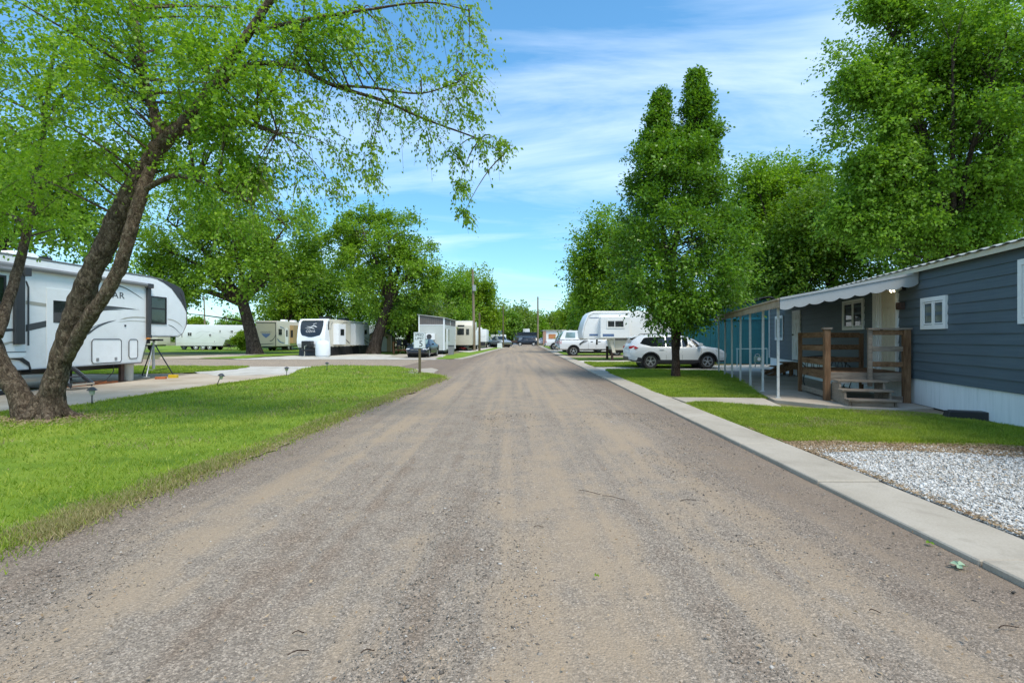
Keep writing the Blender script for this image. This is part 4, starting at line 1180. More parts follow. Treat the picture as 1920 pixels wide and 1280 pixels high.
# entry step
m = MB()
for y_, z_ in ((-HW-.32, .34), (-HW-.62, .14)): m.box(-3.5, -2.8, y_-.13, y_+.13, z_, z_+.03)
m.bar((-3.5, -HW-.05, .62), (-3.5, -HW-.72, .10), .03, .08).bar((-2.8, -HW-.05, .62), (-2.8, -HW-.72, .10), .03, .08)
m.build('entry_step', M['charcoal'], rv)
m = MB().box(-3.52, -2.78, -HW-.76, -HW-.74, .13, .18).bar((-2.77, -HW-.08, .64), (-2.77, -HW-.74, .13), .012, .05); m.build('step_edge', M['chrome'], rv)
ac_unit(rv, -3.2, 3.75)
m = MB(); m.cyl((-2.3, .3, 3.74), (-2.3, .3, 3.95), .10, 12).bar((-2.3, .3, 3.9), (-2.1, .1, 4.1), .03, .03).box(-2.55, -2.0, .1, .14, 3.9, 4.05); m.build('antenna', M['black'], rv)

# loose things round it
def loc1(s, o, z=0):       # along the trailer, outward from its side
    p = Vector((-13.15, 18.2, 0))+d1*s+out1*o
    return (p.x, p.y, z)
tp = thing('king_pin_tripod', 'silver and black tripod stand propping the trailer nose', 'tripod stand', loc1(1.0, -.36), 0)
m = MB().tube([(0, 0, .35), (0, 0, .72)], .0501, 10).tube([(0, 0, .70), (0, 0, 1.40)], .035, 10); m.build('column', M['galv'], tp)
m = MB().box(-.30, .30, -.10, .10, 1.40, 1.47).box(-.36, -.16, -.05, .05, 1.30, 1.40); m.build('head', M['black'], tp)
for a in (35, 160, 285):
    c_, s_ = math.cos(R(a)), math.sin(R(a))
    m = MB().tube([(.05*c_, .05*s_, 1.25), (.62*c_, .62*s_, .10)], .022, 7).tube([(.05*c_, .05*s_, .30), (.45*c_, .45*s_, .36)], .012, 6).box(.62*c_-.08, .62*c_+.08, .62*s_-.08, .62*s_+.08, .08, .10)
    m.build('leg', M['galv' if a == 285 else 'iron'], tp)
def block(name, label, cat, loc, dims, mat, rz=0, bev=.01, top=None):
    o = MB().box(-dims[0]/2, dims[0]/2, -dims[1]/2, dims[1]/2, 0, dims[2]).build(name, M[mat], None, bevel=bev, seg=1, loc=loc, rz=rz)
    return tag(o, label, cat)
block('timber_block', 'orange timber block under the tripod foot', 'block', loc1(.62, .22), (.34, .18, .09), 'brick', R(12))
yc = block('wheel_chock', 'yellow plastic chock beside the orange block', 'chock', loc1(1.15, .30), (.30, .16, .13), 'yellow', R(4))
tag(MB().box(-.95, .95, -.12, .12, 0, .055).box(-.5, .5, -.11, .11, .055, .10).build('timber_stack', M['brick'], None, loc=loc1(-1.75, -.32), rz=RZ1), 'row of reddish timbers lying under the cargo door', 'timber')
bk_ = thing('waste_bucket', 'grey plastic cylinder standing behind the landing leg', 'container', loc1(-.16, -.42), 0)
m = MB().lathe([(.17, 0), (.185, .03), (.185, .52), (.20, .55), (.20, .60)], 20); m.build('barrel', M['bucket'], bk_, smooth=40)
m = MB().lathe([(.205, .585), (.205, .62), (.19, .635), (.001, .64)], 20); m.build('lid', M['bucket'], bk_, smooth=40)
hz_ = MB().tube([loc1(-1.0, -.2, .62), loc1(-1.1, -.1, .40), loc1(-1.4, -.1, .12), loc1(-1.9, -.15, .03), loc1(-2.4, -.4, .03)], .014, 6)
tag(hz_.build('water_hose', M['black'], None, smooth=60), 'thin black hose hanging from the trailer underside to the ground', 'hose')

# ================= generic trailer
def trailer(name, label, loc, rz, L, W, z0, H, mat='white_far', nose=None, wheels=(), wr=.36, skirt=None, rad=.07, low=None, cat='trailer'):
    r = thing(name, label, cat, loc, rz)
    p = nose or [(0, z0), (L, z0), (L, H), (0, H)]
    MB().prism(p, 'y', -W/2, W/2).build('body', M[mat], r, bevel=rad, seg=2, smooth=35)
    for x_ in wheels:
        for s in (-1, 1): make_wheel(r, x_, s*(W/2-.12), wr, .22, s, 0, rim='white_far' if low else 'rim')
    m = MB().box(.2, L-.2, -.6, .6, z0-.16, z0-.005); m.build('chassis', M['black'], r)
    return r

# far white trailer (left), side on
y_ = 66.0; k_ = y_/960
def X_(p): return (p-960)*k_
def Z_(p): return 1.5+(634-p)*k_
x0_ = X_(341)
ft = trailer('far_trailer', 'pale white fifth wheel trailer with triple wheels beyond the left lawn', (x0_, y_, 0), 0, 9.6, 2.5, .55, Z_(608.5),
   nose=[(0, .55), (6.0, .55), (6.3, 1.3), (9.3, 1.3), (9.8, 1.9), (9.2, 3.0), (8.2, Z_(610)), (.3, Z_(608.5)), (0, Z_(609))], wheels=(2.55, 3.45, 4.3), low=True)
SF = sideM(1.25, -1)
for a, b_, c_, d_, n_ in ((351.5, 354.5, 625, 633, 0), (363, 371.5, 623, 630.5, 1), (402.5, 407.5, 625.5, 631, 1), (421.5, 425, 618.5, 624, 1), (442, 447.5, 619, 624.5, 1), (411.8, 414, 638, 643.5, 0)):
    win(ft, SF, X_(a)-x0_, X_(b_)-x0_, Z_(d_), Z_(c_), M['trimwhite'], M['glass'], .05, .03, (.5,) if n_ else ())
m = MB()
for P in ([(2.5, 2.0), (3.2, 2.35), (4.2, 2.3), (5.2, 2.1)], [(1.5, 1.55), (2.3, 1.45), (3, 1.6), (3.6, 2.1)], [(5.6, 1.7), (6.3, 1.5), (6.8, 1.3), (7.2, 1.4)], [(6.5, 2.4), (7.1, 2.2), (7.5, 1.9), (8.0, 2.1)]): swoosh(m, SF, P, .07, .03)
m.build('graphic', M['rvgrey'], ft, recalc=False)
m = MB().box(.05, 6.0, .56, .98, .004, .012, SF); m.build('lower_panel', M['rvgrey'], ft)
m = MB().box(-.06, -.005, -1.2, 1.2, .6, 2.2); m.build('rear_trim', M['charcoal'], ft)
m = MB().box(6.6, 7.6, -1.9, -1.3, .72, .78).bar((6.7, -1.8, 0), (7.3, -1.4, .72), .05, .05).bar((7.4, -1.8, 0), (6.9, -1.4, .72), .05, .05).bar((6.4, -2.2, .42), (7.8, -2.2, .42), .25, .05)
tb_ = tag(m.build('picnic_table', M['rust'], None, loc=(x0_, y_, 0)), 'dark picnic table in front of the far white trailer', 'table')
# beige trailer half hidden behind the near nose
bt = trailer('beige_trailer', 'low beige trailer peeking out under the near trailer nose', (X_(285), 63, 0), 0, 3.6, 2.4, .7, 2.35, mat='cream', wheels=(1.2,))
m = MB().box(.6, 1.1, 1.3, 1.9, .004, .02, SF); m.build('window', M['glass'], bt)
gb = trailer('cargo_trailer', 'pale blue grey box trailer behind the beige trailer', (X_(324), 68.5, 0), 0, 1.5, 2.2, .6, 2.35, mat='farblue', wheels=(.5,))
gb.children[0].data.materials[0] = M['rvgrey']

# ================= beige travel trailer, rear end towards us
RZ3 = R(90-1.5)
pt = trailer('travel_trailer', 'beige travel trailer with a blue emblem on its rear wall behind the leaning elm', ((480+518)/2*.0625-60-.0, 60, 0), RZ3, 9.0, 2.45, .55, 3.55, mat='cream', wheels=(3.2, 4.1))
pt.location = ((499-960)/16.0, 60, 0)
SR = frame_M((0, 0, 0), (0, -1, 0), (0, 0, 1), (-1, 0, 0))     # rear plane, u to our right
m = MB().box(-1.17, 1.17, .62, 3.40, .004, .02, SR); m.build('rear_panel', M['beige'], pt)
m = MB(); m.add([(-.55, 2.05, .028), (.55, 2.05, .028), (.38, 1.82, .028), (0, 1.52, .028), (-.38, 1.82, .028)], [(0, 1, 2, 3, 4)], SR); m.build('emblem', M['stripe_blue'], pt)
text_mesh('lettering', 'PASSPORT', .30, M['grey'], SR @ Matrix.Translation((0, 2.20, .03)), pt, shear=.2, sx=1.0)
m = MB(); swoosh(m, SR, [(.4, 1.2), (.7, 1.25), (1.0, 1.6), (1.15, 2.0)], .12, .04, .03); swoosh(m, SR, [(-1.1, .85), (-.4, .8), (.4, .85), (1.1, .9)], .10, .05, .03); m.build('graphic', M['stripe'], pt, recalc=False)
m = MB().box(-1.2, 1.2, 3.32, 3.40, .02, .05, SR).box(1.12, 1.2, .6, 3.32, .02, .04, SR); m.build('rear_trim', M['stripe'], pt)
SP = sideM(1.225, -1)
win(pt, SP, .5, 1.3, 1.9, 2.6, M['black'], M['glass'], .06, .03, (.5,))
m = MB().box(2.2, 2.9, .75, 2.75, .004, .03, SP); do = m.build('door', M['white'], pt); m = MB().box(2.35, 2.75, 1.7, 2.5, .031, .036, SP); m.build('door_window', M['glass'], do)
m = MB().box(3.4, 7.2, .9, 3.1, .004, .45, SP); so_ = m.build('slide_out', M['shed'], pt)
m = MB().box(3.395, 3.40, 1.6, 2.5, .1, .4, SP); m.build('slide_window', M['glass'], so_)
m = MB(); swoosh(m, SP, [(.1, 1.5), (.8, 1.1), (1.6, .95), (2.1, .9)], .22, .05); swoosh(m, SP, [(.8, 2.9), (1.2, 2.8), (1.8, 2.7), (2.1, 2.3)], .14, .05); m.build('graphic', M['stripe_blue'], pt, recalc=False)
ac_unit(pt, 4.5, 3.55); ac_unit(pt, 7.0, 3.55)

# ================= black nosed trailer facing us
RZ4 = R(-90-7.5)           # nose towards the camera
nose_p = Vector(((583-960)/960*43.2, 43.2, 0))
fw4 = Vector((math.cos(RZ4), math.sin(RZ4), 0))
L4 = 9.3
av = thing('caravan', 'white travel trailer with a black glass nose and black tarp skirting', 'trailer', tuple(nose_p-fw4*L4), RZ4)
p = [(0, .72), (L4-.15, .72), (L4+.05, 1.0), (L4+.05, 1.35), (L4-.10, 2.2), (L4-.32, 2.9), (L4-.6, 3.10), (L4-1.0, 3.14), (0, 3.12)]
MB().prism(p, 'y', -1.22, 1.22).build('body', M['cream'], av, bevel=.09, seg=3, smooth=40)
# moulded white nose cap just proud of the body
m = MB(); pc = [(L4-.85, .70), (L4-.13, .70), (L4+.09, 1.0), (L4+.09, 1.37), (L4-.06, 2.22), (L4-.28, 2.93), (L4-.58, 3.14), (L4-.85, 3.17)]
pc2 = [(L4-.85, 3.17), (L4-.70, 2.7), (L4-.75, 2.0), (L4-.95, 1.3), (L4-.85, .70)]
m.prism(pc+pc2[1:-1], 'y', -1.245, 1.245); m.build('nose_cap', M['white'], av, bevel=.06, seg=3, smooth=40)
# glass: follows nose between z 1.55 and 2.95
zz = [1.60, 1.76, 2.0, 2.22, 2.6, 2.92, 3.02]
def nx_(z): 
    q = [(1.0, L4+.09), (1.37, L4+.09), (2.22, L4-.06), (2.93, L4-.28), (3.14, L4-.58)]
    for (a, xa), (b2, xb) in zip(q, q[1:]):
        if a <= z <= b2: return xa+(xb-xa)*(z-a)/(b2-a)
    return q[-1][1]
hw_ = [.15, .80, .93, .98, 1.02, 1.0, .92]
m = MB(); m.strip([(nx_(z)+.02, -h, z) for z, h in zip(zz, hw_)], [(nx_(z)+.02, h, z) for z, h in zip(zz, hw_)])
gl = m.build('front_glass', M['black'], av); gl.data.materials[0] = M['glass_car']
FM = frame_M((L4+.02, 0, 0), (0, -1, 0), (0, 0, 1), (1, 0, 0))
m = MB()
for P, a, b_ in (([(-.5, 2.42), (-.2, 2.55), (.1, 2.46), (.5, 2.5)], .10, .03), ([(-.3, 2.30), (0, 2.38), (.2, 2.33), (.6, 2.36)], .08, .02), ([(-.1, 2.62), (-.2, 2.72), (-.35, 2.76), (-.45, 2.74)], .05, .02)):
    vs0 = len(m.v); swoosh(m, Matrix.Identity(4), P, a, b_, 0.0)
    m.v[vs0:] = [(nx_(v_[1])+.03, -v_[0], v_[1]) for v_ in m.v[vs0:]]
m.build('emblem', M['rvgrey'], av, recalc=False)
tm = text_mesh('lettering', 'AVEO', .30, M['rvgrey'], frame_M((nx_(2.12)+.07, -.02, 2.08), (0, -1, 0), (-.25, 0, 1), (1, 0, .2)), av, sx=1.1)
m = MB()
for s in (-1, 1):
    m.strip([(L4-.62, s*1.252, 3.0), (L4-.5, s*1.252, 2.6), (L4-.55, s*1.252, 2.2)], [(L4-.8, s*1.252, 2.95), (L4-.72, s*1.252, 2.55), (L4-.78, s*1.252, 2.25)])
m.build('graphic', M['charcoal'], av)
SA = sideM(1.22, 1)
m = MB().box(L4-2.9, L4-1.5, .95, 2.75, .004, .5, SA); so_ = m.build('slide_out', M['white'], av, bevel=.02)
S5 = sideM(1.72, 1)
win(av, S5, L4-2.55, L4-1.85, 1.75, 2.3, M['black'], M['glass'], .05, .02)
m = MB().box(L4-6.9, L4-4.9, .85, 2.85, .004, .5, SA); m.build('slide_out', M['rvgrey'], av, bevel=.02)
win(av, SA, L4-8.6, L4-7.9, 1.9, 2.35, M['black'], M['glass'], .05, .02)
m = MB()
for P, a, b_ in (([(L4-4.8, 1.0), (L4-4.2, 1.25), (L4-3.7, 1.5), (L4-3.1, 1.6)], .12, .03), ([(L4-9.2, .95), (L4-8.4, 1.2), (L4-7.8, 1.5), (L4-7.2, 1.6)], .12, .04), ([(L4-9.2, 1.3), (L4-8.4, 1.5), (L4-7.9, 1.7), (L4-7.2, 1.8)], .05, .02), ([(L4-9, 2.85), (L4-8.2, 2.95), (L4-7.6, 2.9), (L4-7.0, 2.8)], .06, .02), ([(L4-4.4, 2.9), (L4-3.8, 2.95), (L4-3.4, 2.85), (L4-3, 2.7)], .05, .02), ([(L4-1.4, 2.9), (L4-1.2, 2.7), (L4-1.1, 2.4), (L4-1.0, 2.1)], .08, .03)): swoosh(m, SA, P, a, b_)
m.build('graphic', M['charcoal'], av, recalc=False)
m = MB(); pts_ = []
rs = random.Random(8)
A = [(L4-.95-k*.28, 1.235+.05*math.sin(k*2.3)+rs.uniform(-.03, .03), .78) for k in range(31)]
B = [(a[0]+rs.uniform(-.06, .06), a[1]+.10+rs.uniform(-.06, .08), .02) for a in A]
C_ = [((a[0]+b2[0])/2, (a[1]+b2[1])/2+rs.uniform(-.08, .08), .4) for a, b2 in zip(A, B)]
m.strip(A, C_); m.strip(C_, B)
for s in (-1,): m.strip([(L4-.3, -1.2, .78), (L4-.25, 0, .78), (L4-.3, 1.2, .78), A[0]], [(L4-.25, -1.25, .02), (L4-.1, 0, .02), (L4-.25, 1.25, .02), B[0]])
m.build('tarp_skirt', M['tarp'], av, smooth=60)
m = MB().box(L4+.12, L4+.75, -.45, .35, .72, 1.28); m.build('hitch_cover', M['tarp'], av, bevel=.06)
m = MB().bar((L4-.1, -.9, .55), (L4+1.2, 0, .50), .10, .12).bar((L4-.1, .9, .55), (L4+1.2, 0, .50), .10, .12).box(L4+1.1, L4+1.35, -.06, .06, .48, .58); m.build('hitch_frame', M['black'], av)
m = MB().cyl((L4+1.0, 0, .04), (L4+1.0, 0, .85), .04, 10).cyl((L4+1.0, 0, .02), (L4+1.0, 0, .06), .14, 12).bar((L4+1.0, 0, .85), (L4+1.0, .18, .92), .03, .03); m.build('jack', M['chrome'], av)
for x_ in (3.4, 4.3): make_wheel(av, x_, -1.08, .36, .22, -1, 0); make_wheel(av, x_, 1.08, .36, .22, 1, 0)
ac_unit(av, L4-2.4, 3.13, .7, 1.0, .30, 'black'); ac_unit(av, L4-6.0, 3.12, .7, 1.0, .30, 'black')
pk = g(608, 668.3)
pt_ = thing('propane_tank', 'tall white upright propane tank beside the black nosed trailer', 'gas tank', (pk.x, pk.y-.3, 0), 0)
m = MB().lathe([(.50, .0), (.50, .08), (.56, .10), (.58, .2), (.58, 1.02), (.52, 1.18), (.34, 1.30), (.001, 1.34)], 24); m.build('tank_body', M['tank'], pt_, smooth=45)
m = MB().lathe([(.20, 1.24), (.20, 1.46), (.17, 1.46), (.17, 1.30)], 16).cyl((0, 0, 1.33), (0, 0, 1.42), .05, 8); m.build('collar', M['tank'], pt_)

# ================= teardrop / pale camper behind + tan shed
k_ = 58/960
cb_ = trailer('small_camper', 'pale camper squeezed between the black nosed trailer and the tan shed', ((702-960)*k_, 58, 0), R(90), 5, 2.2, .6, 2.95, mat='rvgrey', wheels=(2.4,))
ac_unit(cb_, 1.2, 2.95)
k_ = 54.0/960
sh = thing('garden_shed', 'tan garden shed with a dark gable roof behind the leaning trunk', 'shed', ((690-960)*k_, 54.0, 0), R(4))
m = MB().box(0, 2.45, 0, 2.6, .06, 1.75); m.prism([(0, 1.75), (2.45, 1.75), (1.22, 2.45)], 'y', .0, 2.6); m.build('wall', M['shed'], sh)
m = MB()
for xe, s in ((-.15, 1), (2.6, -1)):
    m.add([(xe, -.15, 1.66), (1.22, -.15, 2.46), (1.22, 2.75, 2.46), (xe, 2.75, 1.66), (xe, -.15, 1.75), (1.22, -.15, 2.55), (1.22, 2.75, 2.55), (xe, 2.75, 1.75)],
          [(0, 1, 2, 3), (4, 7, 6, 5), (0, 4, 5, 1), (1, 5, 6, 2), (2, 6, 7, 3), (3, 7, 4, 0)])
m.build('roof', M['shingle'], sh)
m = MB().box(.5, 1.95, -.03, -.004, .1, 1.65).box(-.01, .06, -.02, -.001, .06, 1.75).box(2.39, 2.46, -.02, -.001, .06, 1.75).box(1.2, 1.24, -.045, -.031, .1, 1.65); m.build('door', M['cream'], sh); sh.children[-1].data.materials[0] = M['shed']

# ================= tiny house on wheels
k5 = 48.5/960
th = thing('tiny_house', 'pale grey tiny house on wheels with a dark sloping upper wall', 'tiny house', ((785-960)*k5, 48.5, 0), R(-1.2))
W5, L5 = 2.45, 8.0
z1, zm = .36, 2.78
m = MB().box(0, W5, 0, L5, z1, zm); m.build('lower_wall', M['tinygrey'], th)
zl, zr = 3.72, 3.42
m = MB(); m.prism([(.01, zm), (W5-.01, zm), (W5-.01, zr), (.01, zl)], 'y', .01, L5-.01); m.build('upper_wall', M['tinydark'], th)
m = MB()
m.box(-.02, .10, -.03, .09, z1, zl-.02).box(W5-.12, W5+.02, -.03, .09, z1, zr-.02).box(W5-.06, W5+.02, L5-.1, L5+.02, z1, zr-.02).box(W5-.05, W5+.02, 3.9, 4.0, zm, zr-.02)
m.box(.10, W5-.12, -.02, .0, zm-.04, zm+.02)
m.build('corner_trim', M['white_far'], th)
m = MB()
for k in range(11): m.box(.2+k*.2, .215+k*.2, -.004, .009, zm+.03, zr+.02)
m.build('batten', M['charcoal'], th)
m = MB(); m.prism([(-.12, zl), (W5+.12, zr-.03), (W5+.12, zr+.03), (-.12, zl+.06)], 'y', -.12, L5+.1); m.build('roof', M['roofmetal'], th)
m = MB().box(W5+.004, W5+.04, 1.2, 2.05, z1+.1, 2.4); m.build('door', M['white_far'], th)
for a in (.35, 2.6): MB().box(W5+.004, W5+.03, a, a+.45, 1.2, 2.4).build('window', M['curtain'], th)
m = MB().box(.74, 1.58, -.36, -.06, 1.35, 1.95); ao = m.build('air_conditioner', M['white_far'], th, bevel=.03)
m = MB().cyl((1.06, -.375, 1.65), (1.06, -.361, 1.65), .24, 18); m.build('fan_grille', M['charcoal'], ao)
m = MB().bar((.8, -.3, 1.33), (.8, -.01, 1.10), .04, .04).bar((1.5, -.3, 1.33), (1.5, -.01, 1.10), .04, .04).bar((.8, -.36, 1.33), (.8, -.01, 1.33), .04, .04).bar((1.5, -.36, 1.33), (1.5, -.01, 1.33), .04, .04); m.build('bracket', M['galv'], ao)
m = MB().box(.1, W5-.1, .05, L5-.05, .20, .35); m.build('chassis', M['black'], th)
Mw = thing
for yy in (3.2, 4.1):
    for s, xx in ((-1, .14), (1, W5-.14)):
        t_ = MB(); Mx = frame_M((xx, yy, .33), (0, 1, 0), (0, 0, 1), (s, 0, 0)); t_.lathe([(.2, -.1), (.33, -.1), (.335, 0), (.33, .1), (.2, .1)], 20, Mx)
        wo = t_.build('wheel', M['rubber'], th); t_ = MB(); t_.lathe([(.2, .06), (.2, .1), (.001, .1)], 16, Mx); t_.build('rim', M['rim'], wo)
bn_ = thing('wheelie_bin', 'grey bin standing at the corner of the tiny house', 'bin', ((845-960)*.0478, 46.2, 0), 0)
MB().prism([(-.22, 0), (.22, 0), (.26, .82), (-.26, .82)], 'y', -.24, .24).build('bin_body', M['grey'], bn_, bevel=.02); MB().box(-.28, .28, -.28, .28, .825, .88).build('lid', M['charcoal'], bn_, bevel=.02)
# mower / clutter
q = g(868, 657.5)
lm = thing('lawn_mower', 'red and black push mower parked beside the tiny house', 'mower', tuple(q), R(20))
MB().box(-.4, .4, -.28, .28, .18, .42).build('deck', M['redpaint'], lm, bevel=.05); MB().cyl((0, 0, .42), (0, 0, .68), .18, 14).build('engine', M['black'], lm)
for a, b_ in ((-.36, -.3), (.36, -.3), (-.36, .3), (.36, .3)): MB().cyl((a, b_-.04, .16), (a, b_+.04, .16), .16, 14).build('wheel', M['rubber'], lm)
MB().tube([(-.4, -.25, .35), (-1.1, -.25, 1.0), (-1.1, .25, 1.0), (-.4, .25, .35)], .025, 6).build('handle', M['iron'], lm)
q = g(858, 657)
tag(MB().prism([(-.5, 0), (.6, 0), (.35, .75), (.1, 1.0), (-.4, .85)], 'y', -.3, .3).build('covered_grill', M['rust'], None, bevel=.08, loc=tuple(q)), 'brown covered grill beside the red mower', 'grill')

# ================= trailers farther along the left of the road
k_ = 60/960
f5 = trailer('cream_trailer', 'tall cream fifth wheel trailer just behind the tiny house', ((866-960)*k_, 60, 0), R(90), 9.5, 2.4, .7, 3.55, mat='cream', wheels=(4.0, 4.9),
   nose=[(0, .7), (8, .7), (8, 3.4), (7.5, 3.55), (.9, 3.58), (.35, 3.4), (.05, 3.0), (0, 2.6)])
win(f5, SR, -.55, .25, 1.9, 2.65, M['black'], M['glass'], .06, .03)
m = MB().box(.5, .85, 1.9, 2.6, .004, .02, SR).box(-.5, .3, 2.9, 3.05, .004, .02, SR); m.build('vent', M['glass'], f5)
k_ = 64/960
lt_ = trailer('white_camper', 'small white camper with a dark window seen between the cream and boxy trailers', ((876-960)*k_, 66, 0), R(90), 6, 2.0, .6, 2.5, wheels=(2.6,))
win(lt_, SR, -.5, .1, 1.35, 1.75, M['black'], M['glass'], .04, .03)
k_ = 76/960
g5 = trailer('boxy_trailer', 'boxy white trailer with a black lower rear behind the utility poles', ((898-960)*k_, 76, 0), R(90), 8, 2.2, .95, 2.85, wheels=(3.4, 4.3))
m = MB().box(-.95, .95, .35, .93, -.3, .05, SR); m.build('rear_bumper', M['black'], g5)
m = MB().box(-.03, .03, 1.0, 2.8, .002, .012, SR).box(-.9, .9, 1.75, 1.8, .002, .012, SR); m.build('door_seam', M['rvgrey'], g5)
ac_unit(g5, 1.5, 2.85); ac_unit(g5, 3.5, 2.85)
k_ = 92/960
h5 = trailer('low_trailer', 'long low white trailer far along the left side of the road', ((916-960)*k_, 92, 0), R(12), 3.0, 2.2, .6, 2.15, wheels=(1.4,))
for a in (.4, 1.4): win(h5, sideM(1.1, -1), a, a+.55, 1.25, 1.6, M['black'], M['glass'], .04, .03)

# ================= white fifth wheel on the right, nose towards the road
Y6 = 34.2; k6 = Y6/960
def X6(p): return (p-960)*k6
def Z6(p): return 1.5+(634-p)*k6
rw = thing('fifth_wheel_trailer', 'white fifth wheel trailer with its overhang jutting over the white pickup bed', 'trailer', (X6(1150), Y6+1.2, 0), R(180))
# local x forward = world -X ; side facing camera (world -Y) is local +y
f = lambda p: -(X6(p)-X6(1150))
prof = [(-8.6, .72), (f(1152), .72), (f(1150), Z6(636)), (f(1096), Z6(636)), (f(1093), Z6(634)), (f(1091), Z6(622)), (f(1096), Z6(603)), (f(1102), Z6(590)), (f(1108), Z6(584.5)), (f(1115), Z6(583)), (-8.6, Z6(582.5))]
MB().prism(prof, 'y', -1.2, 1.2).build('body', M['white_far'], rw, bevel=.08, seg=3, smooth=40)
SW = frame_M((0, 1.2, 0), (1, 0, 0), (0, 0, 1), (0, 1, 0))
m = MB().box(f(1178), f(1124), Z6(633.5), Z6(594.5), .004, .42, SW); so_ = m.build('slide_out', M['white_far'], rw, bevel=.03)
SW2 = frame_M((0, 1.62, 0), (1, 0, 0), (0, 0, 1), (0, 1, 0))
win(rw, SW2, f(1169), f(1135), Z6(615.5), Z6(599.5), M['trimwhite'], M['glass'], .09, .03, (.55,), ())
m = MB().box(f(1149), f(1128), Z6(630.5), Z6(626), .003, .010, SW2); m.build('graphic', M['stripe_blue'], rw)
m = MB().box(f(1121), f(1105), Z6(629.5), Z6(626), .003, .010, SW).box(f(1123), f(1105), Z6(596.3), Z6(595.2), .003, .010, SW); m.build('graphic', M['stripe_blue'], rw)
m = MB(); m.tube([SW @ Vector(p) for p in ((f(1094), Z6(630), .012), (f(1096), Z6(612), .012), (f(1104), Z6(592), .012), (f(1112), Z6(587), .012), (f(1180), Z6(586.5), .012))], .02, 5); m.build('edge_moulding', M['rvgrey'], rw)
m = MB().box(-8.5, f(1153), .74, 1.35, .004, .012, SW); m.build('lower_panel', M['cream'], rw)
m = MB().box(-8.5, f(1153), 1.36, 1.50, .004, .014, SW); m.build('stripe', M['grey'], rw)
for x_ in (-1.6, -2.4):
    for s in (-1, 1): make_wheel(rw, x_, s*1.05, .36, .22, s, 0)
m = MB().box(-8, -.3, -.6, .6, .5, .715); m.build('chassis', M['black'], rw)
for s in (-1, 1): MB().box(-.05, .10, s*.9-.06, s*.9+.06, .02, .95).box(-.12, .17, s*.9-.14, s*.9+.14, .02, .05).build('landing_leg', M['rust'], rw)
m = MB(); m.prism([(f(1147), Z6(637)), (f(1142), Z6(637)), (f(1148), Z6(661)), (f(1154), Z6(661))], 'y', 1.22, 1.34); m.build('gear_panel', M['cream'], rw)
m = MB().cyl((.9, 0, 1.05), (.9, 0, 1.42), .06, 10); m.build('king_pin', M['black'], rw)
# ---------------------------------------------------------------- cars
def lerp_stations(st, x):
    if x <= st[0][0]: return st[0]
    for a, b in zip(st, st[1:]):
        if a[0] <= x <= b[0]:
            t = (x-a[0])/(b[0]-a[0])
            return tuple(p+(q-p)*t for p, q in zip(a, b))
    return st[-1]

